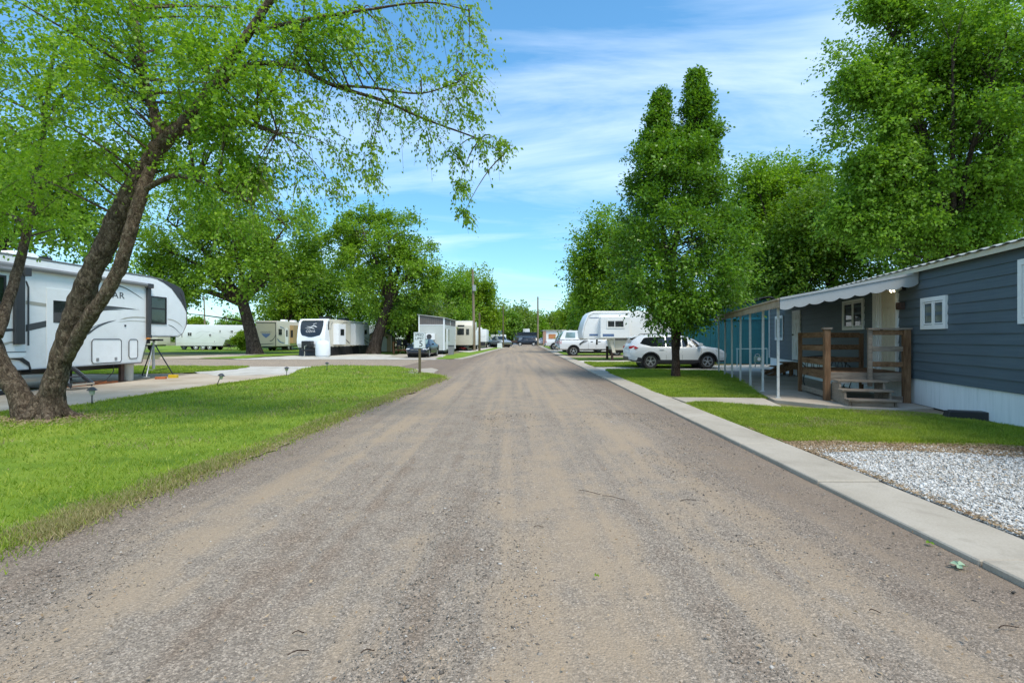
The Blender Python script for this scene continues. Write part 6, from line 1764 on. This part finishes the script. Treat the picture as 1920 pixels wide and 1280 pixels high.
# sparse drooping sprays over the road, part of the same tree
cl2 = []
for (a, b_, y, r) in ((600, 120, 8.9, .30), (560, 60, 8.8, .34), (640, 40, 8.7, .34), (700, 30, 8.6, .30), (760, 15, 8.6, .28), (820, 10, 8.5, .26), (870, 30, 8.5, .24), (880, 90, 8.5, .22), (650, 190, 8.9, .28), (560, 180, 8.8, .36), (510, 230, 8.5, .36), (520, 290, 8.4, .32), (600, 250, 8.8, .28),
    (700, 210, 8.8, .26), (720, 150, 8.7, .30), (760, 200, 9.0, .24), (790, 150, 8.6, .30), (840, 140, 8.5, .26), (800, 240, 9.0, .22), (850, 180, 8.6, .22), (870, 220, 9.0, .20), (880, 150, 8.5, .2), (900, 270, 9.1, .18), (935, 270, 9.1, .14), (640, 290, 8.7, .2), (690, 330, 8.8, .16), (560, 320, 8.4, .26), (480, 370, 8.2, .25), (620, 345, 8.6, .16), (850, 290, 9.0, .14), (860, 350, 9.0, .12), (870, 400, 9.0, .10), (690, 280, 8.8, .16), (430, 400, 8.2, .2), (480, 330, 8.2, .28), (740, 100, 8.6, .26), (680, 100, 8.7, .28)):
    cl2.append((at(a, b_, y), r))
C = np.array([tuple(c-base) for c, r in cl2]); Rr = np.array([(r, r, r*1.1) for c, r in cl2])
p, d, tw = twig_leaves(C, Rr, 24, 12, np.array([-3.0, 0, 5.5]), .9, 2.0, .025, .05, .9)
leaf_mesh('hanging_spray', p, d, .062, M['leaf_birch'], t_, .6, .7)
m = MB()
for a, b_, c in zip(*tw):
    if trng.random() < .5: m.tube([a, b_, c], [.0045, .0035, .0015], 3, False)
for (c, r) in cl2:
    c = c-base
    src = min((Vector(q)-base for l_, r_ in limbs[3:9] for q in l_), key=lambda q: (q-c).length+2*max(0, c.z-q.z))
    m.tube(bez(src, src.lerp(c, .5)+Vector((0, 0, .25)), c), [.014, .012, .010, .008, .006, .005, .004], 4, False)
m.build('twig', M['bark_near'], t_, recalc=False)

# ---- young twin-topped pear tree on the right lawn
pb = g(1267, 708); Yp = pb.y
def P1(*pp): return [at(a, b, Yp) for a, b in pp]
limbs = [(P1((1267, 712), (1267, 670), (1265, 620), (1262, 560), (1262, 480), (1275, 400), (1290, 300), (1303, 200), (1305, 145)), [.185, .145, .135, .12, .11, .09, .07, .045, .02]),
         (P1((1270, 655), (1274, 620), (1290, 590), (1320, 540)), [.09, .075, .06, .03]),
         (P1((1263, 590), (1250, 500), (1240, 400), (1237, 300), (1240, 200), (1243, 165)), [.09, .08, .065, .05, .03, .015]),
         (P1((1263, 600), (1220, 560), (1180, 520)), [.06, .045, .02]), (P1((1263, 600), (1310, 560), (1360, 530)), [.06, .045, .02])]
cl = []; rg = random.Random(5)
def ring(n, cx_, y, hw, sub, dz=14):
    for k in range(n):
        a = rg.uniform(0, 6.283); f = rg.uniform(.25, 1)**.6*rg.uniform(.82, 1.2)
        c = at(cx_+math.cos(a)*hw*f, y+rg.uniform(-dz, dz), Yp+math.sin(a)*hw*f*Yp/960)
        s = sub*rg.uniform(.65, 1.25); cl.append((c, (s, s, s*.8)))
for y, l_, r_ in ((588, 1215, 1325), (566, 1170, 1375), (540, 1155, 1395), (510, 1150, 1405), (480, 1155, 1405), (450, 1160, 1395), (420, 1175, 1385), (390, 1185, 1365), (360, 1185, 1358), (330, 1190, 1352), (305, 1195, 1350)):
    ring(26, (l_+r_)/2, y, (r_-l_)/2-6, .34)
for y, cx_, hw, sb in ((262, 1229, 24, .24), (244, 1232, 19, .22), (226, 1235, 15, .20), (206, 1238, 10, .17), (192, 1240, 5, .13), (184, 1241, 2, .10)): ring(7, cx_, y, hw, sb, 9)
for y, cx_, hw, sb in ((258, 1312, 30, .25), (240, 1311, 27, .23), (222, 1309, 24, .22), (204, 1308, 21, .20), (186, 1307, 17, .18), (170, 1306, 13, .16), (158, 1305, 7, .13), (150, 1305, 3, .10)): ring(8, cx_, y, hw, sb, 9)
for y, hw in ((300, 70), (283, 62), (268, 50)): ring(18, 1277, y, hw, .27, 13)
tree('young_pear_tree', 'young twin topped tree with glossy dark green leaves in the lawn by the crossover', pb, limbs, cl, .12, 19, 13, M['leaf_pear'], M['bark_pear'], droop=.12, length=2.1, up=.5, asp=.62, spread=.6, jit=.09, sides=14, twigs=200, rough=.04)

# ---- generic background tree
def bg_tree(name, label, px_, Y, base_r, lean, fork, crown, sub, n, leafm, barkm='bark_dark', leaf_size=.2, nt=26, K=7, seed=1, zc=None, droop=.2, group=None, extra=None, shell=.35, xl=(), fl=.75, limbsn=5, rise=.62):
    """crown: (cx px, top px, bottom px, half width px) measured at depth Y"""
    X = (px_-960)*Y/960
    base = Vector((X, Y, 0))
    k = Y/960
    cx_, top, bot, hw = crown
    ztop, zbot = CH+(HZ-top)*k, CH+(HZ-bot)*k
    Cc = Vector(((cx_-960)*k, Y, (ztop+zbot)/2))
    Rr = (hw*k, hw*k*.8, (ztop-zbot)/2)
    rs = random.Random(seed)
    fk = Vector((X+lean, Y, fork))
    limbs = [([base+Vector((0, 0, -.1)), base+Vector((lean*.15, 0, fork*.2)), base+Vector((lean*.55, .05, fork*.6)), fk], [base_r*1.35, base_r*1.0, base_r*.85, base_r*.8])]
    for i in range(limbsn):
        a = 2*math.pi*(i+rs.uniform(-.25, .25))/limbsn
        e = Vector((Cc.x+math.cos(a)*Rr[0]*.62, Y+math.sin(a)*Rr[1]*.6, Cc.z+Rr[2]*rs.uniform(-.1, .55)))
        md = fk.lerp(e, .45)+Vector((rs.uniform(-.3, .3), rs.uniform(-.3, .3), rs.uniform(.1, .8)))*Rr[0]*.12
        limbs.append(([fk-Vector((0, 0, .2)), fk.lerp(md, .5), md, e], [base_r*.55, base_r*.42, base_r*.30, base_r*.10]))
    for a_, b_ in xl:
        e = at(a_, b_, Y); limbs.append(([fk-Vector((0, 0, .3)), fk.lerp(e, .4)+Vector((0, 0, .8)), fk.lerp(e, .75)+Vector((0, 0, .7)), e], [base_r*.5, base_r*.38, base_r*.22, base_r*.07]))
    cl = blob(Cc, Rr, n, sub, seed, shell, zc, fl)
    if extra:
        for c, r, nn in extra: cl += blob(at(c[0], c[1], Y), (r[0]*k, r[0]*k*.8, r[1]*k), nn, sub*.8, seed+9, .2, None, fl)
    return tree(name, label, base, limbs, cl, leaf_size, nt, K, M[leafm], M[barkm], droop=droop, length=1.35, group=group, asp=.75, sides=10)

# left side
bg_tree('broad_elm_tree', 'broad elm with a thick forked trunk on the lawn past the cross road', 478, 48.8, .62, -1.2, 5.0, (435, 330, 590, 175), 1.5, 90, 'leaf_elm', leaf_size=.24, nt=52, K=9, seed=3, shell=.25,
        extra=[((300, 470), (55, 60), 10), ((560, 480), (60, 70), 12), ((440, 350), (90, 30), 10), ((335, 535), (50, 40), 14), ((300, 575), (25, 22), 6)], xl=((335, 530), (300, 560), (560, 500), (300, 470)))
bg_tree('round_elm_tree', 'round crowned elm with a leaning trunk beside the tan shed', 700, 49.5, .58, 1.6, 5.2, (728, 388, 600, 92), 1.0, 70, 'leaf_elm', leaf_size=.21, nt=48, K=9, seed=4, shell=.25,
        extra=[((650, 470), (45, 70), 12), ((795, 540), (34, 40), 8), ((640, 430), (26, 30), 6), ((745, 590), (40, 22), 6)])
bg_tree('left_edge_tree', 'leafy tree at the left edge standing behind the near trailer', -20, 17.5, .25, .2, 4.5, (60, 250, 465, 165), .85, 60, 'leaf_maple', leaf_size=.13, nt=44, K=9, seed=6, shell=.2, droop=.45)
bg_tree('dark_backdrop_tree', 'dense dark tree behind the beige and black nosed trailers', 590, 74, .5, .4, 5, (575, 455, 632, 85), 2.0, 60, 'leaf_dark', leaf_size=.34, nt=46, K=8, seed=7, group='trees behind the left trailers')
bg_tree('dark_backdrop_tree', 'spreading tree behind the roof of the black nosed trailer', 660, 80, .5, -.4, 5, (655, 500, 636, 70), 2.0, 44, 'leaf_maple', leaf_size=.34, nt=44, K=8, seed=8, group='trees behind the left trailers')
bg_tree('dark_backdrop_tree', 'lime tinged tree right of the broad elm trunk', 535, 70, .4, .4, 4, (535, 530, 628, 48), 1.5, 34, 'leaf_lime', leaf_size=.30, nt=40, K=8, seed=9, group='trees behind the left trailers')
bg_tree('shade_tree', 'dark shade tree with a slim trunk behind the wooden deck', 764, 57, .28, .2, 3.6, (775, 545, 640, 58), 1.2, 40, 'leaf_olive', leaf_size=.24, nt=44, K=8, seed=10)
bg_tree('lime_green_tree', 'tall bright lime green tree beside the tall utility pole', 885, 86, .4, 0, 4.5, (880, 500, 628, 56), 1.7, 64, 'leaf_lime', leaf_size=.32, nt=46, K=8, seed=11, extra=[((915, 590), (28, 42), 14)])
bg_tree('mid_green_tree', 'mid green tree rising behind the tiny house', 830, 78, .4, 0, 4.5, (838, 515, 635, 52), 1.6, 48, 'leaf_maple', leaf_size=.30, nt=44, K=8, seed=12)
bg_tree('far_left_tree', 'small bright tree seen past the near trailer nose', 362, 105, .3, 0, 3, (362, 598, 625, 14), 1.0, 16, 'leaf_lime', leaf_size=.35, nt=36, K=8, seed=13)
bg_tree('far_left_tree', 'low dark tree left of the broad elm trunk', 440, 112, .3, 0, 3, (440, 598, 632, 26), 1.3, 22, 'leaf_maple', leaf_size=.38, nt=36, K=8, seed=14)
sh_ = bg_tree('garden_shrub', 'bright green shrub in front of the far white trailer nose', 452, 62, .08, 0, .6, (452, 622, 655, 11), .45, 14, 'leaf_lime', leaf_size=.20, nt=34, K=8, seed=15); sh_['category'] = 'shrub'
# far end
fars = ((975, 128, (972, 575, 636, 26), 'leaf_olive', 'wispy olive tree left of the far pole'), (945, 120, (948, 590, 640, 24), 'leaf_dark', 'dark tree behind the thin brown pole'), (963, 150, (960, 598, 640, 26), 'leaf_maple', 'mid green tree above the grey blue building'),
        (1000, 140, (1000, 598, 640, 24), 'leaf_maple', 'round tree right behind the grey blue building roof'), (1030, 145, (1030, 594, 636, 26), 'leaf_olive', 'pale olive tree above the white building'), (1052, 150, (1055, 585, 636, 22), 'leaf_maple', 'tree behind the far pickups'))
for i, (a, Y, cr, lm_, lab) in enumerate(fars):
    bg_tree('distant_tree', lab, a, Y, .35, 0, 4, cr, 2.0, 30, lm_, leaf_size=.5, nt=40, K=7, seed=30+i, group='trees at the far end of the road')
# right side
bg_tree('roadside_tree', 'ragged tree with a dead branch left behind the young pear tree', 1150, 52, .42, -.3, 6, (1135, 400, 575, 66), 1.4, 60, 'leaf_maple', leaf_size=.24, nt=46, K=8, seed=20, extra=[((1105, 540), (30, 40), 10), ((1180, 470), (50, 90), 14)])
bg_tree('roadside_tree', 'bright green tree above the white pickup cab', 1080, 76, .35, 0, 5, (1085, 545, 630, 28), 1.3, 34, 'leaf_lime', leaf_size=.30, nt=44, K=8, seed=21)
bg_tree('roadside_tree', 'tall green tree behind the white fifth wheel roof', 1130, 66, .4, 0, 5, (1120, 535, 625, 50), 1.5, 44, 'leaf_maple', leaf_size=.28, nt=46, K=8, seed=22)
bg_tree('bright_maple_tree', 'bright maple rising behind the teal building roof', 1480, 33, .32, -.3, 4.5, (1465, 262, 560, 100), 1.0, 96, 'leaf_bright', leaf_size=.155, nt=64, K=10, seed=23, shell=.3, fl=.5, extra=[((1420, 440), (60, 120), 30)])
bg_tree('dark_maple_tree', 'dark leafy tree between the bright maple and the mobile home roof', 1560, 30, .3, 0, 4.5, (1560, 330, 590, 120), 1.2, 80, 'leaf_dark', leaf_size=.18, nt=50, K=9, seed=24, shell=.2)
bg_tree('dark_maple_tree', 'dark tree low behind the awning and teal roof', 1440, 40, .3, 0, 4, (1425, 470, 625, 90), 1.3, 56, 'leaf_dark', leaf_size=.22, nt=46, K=8, seed=25, shell=.2)
bg_tree('dark_maple_tree', 'dark tree behind the right end of the mobile home', 1800, 26, .35, 0, 4.5, (1810, 300, 560, 150), 1.15, 84, 'leaf_dark', leaf_size=.17, nt=48, K=9, seed=26, shell=.2)
bg_tree('silver_maple_tree', 'huge airy maple overhanging the mobile home from the right edge', 1768, 19.5, .26, .4, 5.0, (1810, -90, 420, 215), .85, 165, 'leaf_silver', leaf_size=.118, nt=48, K=10, seed=27, shell=.15, limbsn=8, droop=.4, fl=.5,
        extra=[((1640, 165), (90, 80), 36), ((1665, 15), (75, 50), 20), ((1660, 320), (90, 90), 44), ((1850, 330), (120, 70), 22), ((1790, 430), (150, 40), 34), ((1610, 400), (80, 60), 22)], xl=((1640, 160), (1650, 330), (1850, 330), (1600, 420), (1650, 20)))
# distant tree line
tl = []
rg = np.random.default_rng(77)
for i in range(150):
    x_ = -380+i*5.2+rg.uniform(-2, 2)
    y_ = 215+rg.uniform(-15, 25)
    if -16 < x_ < 20: y_ = 190
    h_ = rg.uniform(4, 9)
    tl.append(((x_, y_, h_*.55), (3.6, 3, h_*.5)))
C = np.array([c for c, r in tl]); Rr = np.array([r for c, r in tl])
p, d, _ = twig_leaves(C, Rr, 110, 5, np.array([0, 200, -20.]), .1, .5, .3)
o = leaf_mesh('tree_line', p, d, 1.0, M['leaf_dark'], None, .8)
tag(o, 'dark line of far off trees along the horizon', 'trees', kind='stuff')
# ---------------------------------------------------------------- signs, poles, lamps, far buildings
q = g(787, 701)
sg_ = thing('speed_sign', 'white speed limit 5 sign on a wooden post at the lawn corner', 'sign', (q.x, q.y, 0), R(2))
MB().box(-.05, .05, -.045, .045, 0, 1.28).build('post', M['wood_sign'], sg_, bevel=.008, seg=1)
MB().box(-.245, .245, -.062, -.05, 1.08, 1.755).build('sign_panel', M['signwhite'], sg_, bevel=.003, seg=1)
pn = sg_.children[-1]; pn.name = 'sign_panel'
m = MB()
FMs = frame_M((0, -.063, 0), (1, 0, 0), (0, 0, 1), (0, -1, 0))
trimrect(m, -.232, .232, 1.093, 1.742, FMs, .006, .003); m.build('border', M['signblack'], pn)
for txt, z, sz, xs_ in (('SPEED', 1.64, .15, .92), ('LIMIT', 1.49, .15, 1.05), ('5', 1.26, .36, 1.0)):
    text_mesh('lettering', txt, sz, M['signblack'], FMs @ Matrix.Translation(((.06 if txt == '5' else 0), z, .003)), pn, sx=xs_, bold=.0)
MB().cyl((0, -.064, 1.70), (0, -.068, 1.70), .012, 8).cyl((0, -.064, 1.14), (0, -.068, 1.14), .012, 8).build('bolt', M['galv'], sg_)

def path_light(a, b, lab, s=1.0, tilt=0):
    q = g(a, b)
    t = thing('path_light', lab, 'garden lamp', (q.x, q.y, .015), 0, 'path lights along the concrete pad')
    MB().tube([(0, 0, 0), (tilt*.5, 0, .22*s)], .013, 7).build('stake', M['charcoal'], t)
    m = MB().lathe([(.02, .215*s), (.045, .225*s), (.062, .33*s)], 16); o = m.build('lens', M['lamp_diffuser'], t, smooth=50)
    m = MB().lathe([(.10, .325*s), (.098, .335*s), (.05, .385*s), (.02, .40*s), (.001, .402*s)], 16); h = m.build('cap', M['charcoal'], t, smooth=30)
    for c_ in (o, h): c_.location = (tilt*.5, 0, 0); c_.rotation_euler = (0, tilt, 0)
path_light(172.5, 760, 'small black solar path light nearest the leaning tree')
path_light(406, 724.5, 'tilted solar path light midway along the pad edge', 1.0, .18)
path_light(537.5, 706.5, 'solar path light where the pad meets the pale gravel', .95)
path_light(613, 694.5, 'solar path light farthest along, on the lawn tip', .95)

def pole(px_, py_, Y, ztop, r, mat, lab, cross=False, lean=0):
    X = (px_-960)*Y/960
    t = thing('utility_pole', lab, 'utility pole', (X, Y, 0), 0)
    MB().tube([(0, 0, 0), (lean*.5, 0, ztop*.5), (lean, 0, ztop)], [r, r*.9, r*.75], 12).build('shaft', M[mat], t, smooth=50)
    if cross: MB().box(lean-1.0, lean+1.0, -.06, .06, ztop-.5, ztop-.38).build('crossarm', M[mat], t)
    return t
u1 = pole(889.5, 657, 62, 9.8, .17, 'wood_pole', 'tall pale wooden utility pole on the left verge', lean=-.22)
MB().box(-.2, .2, -.30, -.17, 7.2, 7.9).build('junction_box', M['galv'], u1)
u2 = pole(899, 657, 61.5, 4.6, .15, 'wood_sign', 'short brown cut off pole beside the tall pale pole')
u3 = pole(943.5, 651.5, 80, 6.5, .13, 'wood_sign', 'thin brown pole at the far left kerb')
u4 = pole(1008.5, 649, 100, 9.6, .19, 'wood_pole', 'distant utility pole at the far end of the road')
u5 = pole(385, 610, 95, 9.3, .15, 'wood_pole', 'grey utility pole behind the far white trailer', lean=-.25)
u6 = pole(424, 610, 110, 6.4, .14, 'wood_pole', 'short utility pole beyond the far white trailer')
def wire(a, b, sag, lab, r=.012):
    a, b = Vector(a), Vector(b)
    P = [a.lerp(b, i/16)-Vector((0, 0, sag*4*(i/16)*(1-i/16))) for i in range(17)]
    tag(MB().tube(P, r, 5).build('overhead_wire', M['charcoal'], None), lab, 'wire')
wire((u4.location.x, 100, 9.2), (60, 128, 9.6), 1.0, 'overhead wire running right from the far pole')
wire((u4.location.x, 100, 9.2), (-13, 165, 9.6), 1.0, 'overhead wire running left from the far pole')
wire((u5.location.x, 95, 8.2), (u6.location.x, 110, 6.0), .6, 'overhead wire between the two poles behind the far white trailer')

# white box on the verge, blue sign
q = g(937, 652)
tag(MB().prism([(-.42, 0), (.42, 0), (.34, .75), (-.34, .75)], 'y', -.2, .2).build('sandwich_board', M['signwhite'], None, loc=tuple(q), bevel=.01), 'white sandwich board on the far left verge', 'sign')
bs = thing('blue_sign', 'small blue sign on a thin post behind the grey pickup', 'sign', ((937.5-960)*.1, 96, 0), 0)
MB().cyl((0, 0, 0), (0, 0, 2.6), .05, 8).build('post', M['galv'], bs); MB().box(-.35, .35, -.08, -.05, 2.2, 3.0).build('sign_panel', M['stripe_blue'], bs)

# far buildings
k = 118/960
b1 = thing('long_building', 'low grey blue building with a dark roof band at the far end', 'building', ((962-960)*k, 118, 0), 0)
W_ = (1006-962)*k
MB().box(0, W_, 0, 8, 0, 2.25).build('wall', M['farblue'], b1)
MB().box(-.3, W_+.3, -.35, 8.3, 2.26, 2.9).build('roof', M['navy'], b1)
for a in (.5, 2.2, 4.0): MB().box(a*k*8, a*k*8+.8, -.05, -.004, .9, 1.7).build('window', M['glass'], b1)
MB().box(2.3, 3.9, 2, 3.5, 2.91, 3.7).build('roof_unit', M['white_far'], b1, bevel=.1)
b2 = thing('white_building', 'white building with a brick pier and a rust panel past the far pole', 'building', ((1018-960)*.115, 110, 0), 0)
MB().box(.65, 5.2, 0, 8, 0, 3.1).build('wall', M['white_far'], b2)
MB().box(0, .64, -.2, 1.0, 0, 3.0).build('pier', M['farbrick'], b2)
MB().box(1.2, 2.7, -.06, -.004, 1.4, 2.4).build('panel', M['farorange'], b2)
MB().box(-.1, 5.3, -.3, 8.1, 3.12, 3.25).build('roof', M['roofmetal'], b2)
# white canopy camper top behind the pickups
k = 72/960
wc = trailer('pale_trailer', 'pale trailer peeking over the far pickups on the right', ((1052-960)*k, 72, 0), 0, 7, 2.3, .7, 2.7, mat='cream', wheels=(3.0, 3.9))

# small wooden deck with chairs left of the dark saloon
k = 50/960
wd = thing('wooden_deck', 'low reddish wooden deck beside the tan shed', 'deck', ((738-960)*k, 50, 0), 0)
MB().box(0, 1.5, 0, 2.0, .28, .40).build('floor', M['wood_deck_red'], wd)
for a in (.05, 1.40):
    for b_ in (.05, 1.9): MB().box(a-.05, a+.05, b_-.05, b_+.05, 0, .28).build('leg', M['wood_deck_red'], wd)
MB().box(-.05, .05, -.05, .05, 0, 1.15).box(-.03, .03, .05, 1.9, 1.02, 1.12).box(-.05, .05, 1.9, 2.0, 0, 1.15).build('railing', M['wood_deck_red'], wd)
def chair(x, y, rz, lab, z=.40):
    t = thing('garden_chair', lab, 'chair', (x, y, z), rz)
    MB().box(-.25, .25, -.25, .25, .38, .43).build('seat', M['iron'], t)
    MB().box(-.25, .25, .22, .26, .43, .98).build('backrest', M['iron'], t)
    for a in (-.22, .22):
        for b_ in (-.22, .22): MB().box(a-.02, a+.02, b_-.02, b_+.02, 0, .38).build('leg', M['iron'], t)
chair((743-960)*k, 51.3, .3, 'dark garden chair on the left of the reddish deck')
chair((752-960)*k, 51.0, -.5, 'dark garden chair on the right of the reddish deck')

# fallen leaves on the road near the kerb
def big_leaf(x, y, s, rz, lab, mat='leaf_elm'):
    pts = []
    for i in range(20):
        a = 2*math.pi*i/20
        r = s*(.45+.55*abs(math.cos(2.5*a)))*(1 if i % 2 else .8)
        pts.append((r*math.cos(a), r*math.sin(a), .012+.010*math.sin(3*a)))
    n = len(pts)
    o = MB().add(pts+[(0, 0, .008)], [(i, (i+1) % n, n) for i in range(n)]).build('fallen_leaf', M[mat], None, loc=(x, y, .012), rz=rz)
    tag(o, lab, 'leaf')
M['leaf_pale'] = leaf('pale_fallen_leaf', [(0.25, 0.36, 0.22), (0.33, 0.45, 0.30)], 0.1, 0.7)
q = g(1797, 1064); big_leaf(q.x, q.y, .06, .4, 'pale green lobed leaf fallen on the gravel beside the kerb', 'leaf_pale')
q = g(1744, 1022); big_leaf(q.x, q.y, .03, 1.4, 'small green leaf lying against the kerb edge')
q = g(1119, 1084); big_leaf(q.x, q.y, .018, 2.0, 'tiny green leaf in the middle of the road')
rs = random.Random(2)
m_ = None
for i, (a, b_, l_) in enumerate(((560, 1227, .10), (690, 1225, .07), (1105, 925, .22), (1150, 935, .22), (560, 1190, .06), (1290, 940, .16), (1890, 1180, .12), (1640, 1150, .05), (350, 870, .12), (1010, 990, .08))):
    q = g(a, b_); an = rs.uniform(-.6, .6)
    P = [(q.x+(t-.5)*l_*math.cos(an), q.y+(t-.5)*l_*math.sin(an)+.01*math.sin(t*5), .016+.004*math.sin(t*4)) for t in np.linspace(0, 1, 6)]
    tag(MB().tube(P, .0028, 5).build('twig', M['bark_pear'], None), 'thin dry twig lying on the gravel road', 'twig', 'dry twigs on the gravel road')
# ---------------------------------------------------------------- sky, sun, camera
SUN_EL, SUN_AZ = R(60), R(143)     # azimuth: direction towards the sun, measured clockwise from +Y
w = bpy.data.worlds.new('World'); S.world = w; w.use_nodes = True
t = w.node_tree; t.nodes.clear()
nd = t.nodes.new
out = nd('ShaderNodeOutputWorld'); bg = nd('ShaderNodeBackground')
sky = nd('ShaderNodeTexSky'); sky.sky_type = 'NISHITA'; sky.sun_disc = False
sky.sun_elevation = SUN_EL; sky.sun_rotation = SUN_AZ
sky.air_density = 1.0; sky.dust_density = 0.15; sky.ozone_density = 2.5
tc = nd('ShaderNodeTexCoord'); sp = nd('ShaderNodeSeparateXYZ')
t.links.new(tc.outputs['Generated'], sp.inputs[0])
def wm(op, a, b=None):
    x = nd('ShaderNodeMath'); x.operation = op
    for s_, v in zip(x.inputs, (a, b)):
        if v is None: continue
        if hasattr(v, 'links'): t.links.new(v, s_)
        else: s_.default_value = v
    return x.outputs[0]
den = wm('ADD', wm('MAXIMUM', sp.outputs[2], 0.0), 0.16)
cb = nd('ShaderNodeCombineXYZ')
t.links.new(wm('DIVIDE', sp.outputs[0], den), cb.inputs[0]); t.links.new(wm('DIVIDE', sp.outputs[1], den), cb.inputs[1])
mp = nd('ShaderNodeMapping'); t.links.new(cb.outputs[0], mp.inputs['Vector'])
mp.inputs['Rotation'].default_value = (0, 0, R(24)); mp.inputs['Scale'].default_value = (0.5, 1.5, 1); mp.inputs['Location'].default_value = (3.1, 1.7, 0)
def wn(sc, det, ro, dist):
    x = nd('ShaderNodeTexNoise'); x.inputs['Scale'].default_value = sc; x.inputs['Detail'].default_value = det
    x.inputs['Roughness'].default_value = ro; x.inputs['Distortion'].default_value = dist
    t.links.new(mp.outputs[0], x.inputs['Vector']); return x.outputs['Fac']
n1 = wn(1.25, 10, 0.6, 0.9); n2 = wn(0.5, 4, 0.5, 0.3)
cl = wm('ADD', wm('MULTIPLY', n1, 0.6), wm('MULTIPLY', n2, 0.55))
cr = nd('ShaderNodeValToRGB'); t.links.new(cl, cr.inputs[0])
cr.color_ramp.elements[0].position = 0.50; cr.color_ramp.elements[0].color = (0.0, 0.0, 0.0, 1)
cr.color_ramp.elements[1].position = 0.77; cr.color_ramp.elements[1].color = (0.62, 0.62, 0.62, 1)
mx = nd('ShaderNodeMix'); mx.data_type = 'RGBA'
hs = nd('ShaderNodeHueSaturation'); hs.inputs['Saturation'].default_value = 1.2; hs.inputs['Hue'].default_value = 0.488; hs.inputs['Value'].default_value = 0.82
t.links.new(sky.outputs[0], hs.inputs['Color'])
t.links.new(cr.outputs[0], mx.inputs[0]); t.links.new(hs.outputs[0], mx.inputs[6])
mx.inputs[7].default_value = (4.8, 5.2, 5.7, 1)
hr = nd('ShaderNodeValToRGB'); t.links.new(sp.outputs[2], hr.inputs[0])
hr.color_ramp.elements[0].position = 0.0; hr.color_ramp.elements[0].color = (0.46, 0.62, 0.72, 1)
hr.color_ramp.elements[1].position = 0.45; hr.color_ramp.elements[1].color = (1, 1, 1, 1)
mh = nd('ShaderNodeMix'); mh.data_type = 'RGBA'; mh.blend_type = 'MULTIPLY'; mh.inputs[0].default_value = 1.0
t.links.new(mx.outputs[2], mh.inputs[6]); t.links.new(hr.outputs[0], mh.inputs[7])
t.links.new(mh.outputs[2], bg.inputs[0]); bg.inputs[1].default_value = 0.15
t.links.new(bg.outputs[0], out.inputs[0])

sd = bpy.data.lights.new('sun', 'SUN'); sd.energy = 1.8; sd.angle = R(26); sd.color = (1.0, 0.93, 0.80)
so = bpy.data.objects.new('sun', sd); COL.objects.link(so)
dv = Vector((math.sin(SUN_AZ)*math.cos(SUN_EL), math.cos(SUN_AZ)*math.cos(SUN_EL), math.sin(SUN_EL)))
so.rotation_euler = dv.to_track_quat('Z', 'Y').to_euler(); so.location = (0, 0, 40)

cd = bpy.data.cameras.new('camera'); cam = bpy.data.objects.new('camera', cd); COL.objects.link(cam)
cd.sensor_width = 36; cd.lens = 18.0; cd.clip_end = 4000; cd.clip_start = 0.05
cam.location = (0, 0, CH); cam.rotation_euler = (R(90), 0, 0)
cd.shift_y = -(640-HZ)/1920
S.camera = cam
S.view_settings.view_transform = 'Standard'; S.view_settings.look = 'None'
S.view_settings.gamma = 1; S.view_settings.use_curve_mapping = False
S.view_settings.exposure = 1.14
S.cycles.max_bounces = 6; S.cycles.transmission_bounces = 4; S.cycles.diffuse_bounces = 4; S.cycles.glossy_bounces = 3
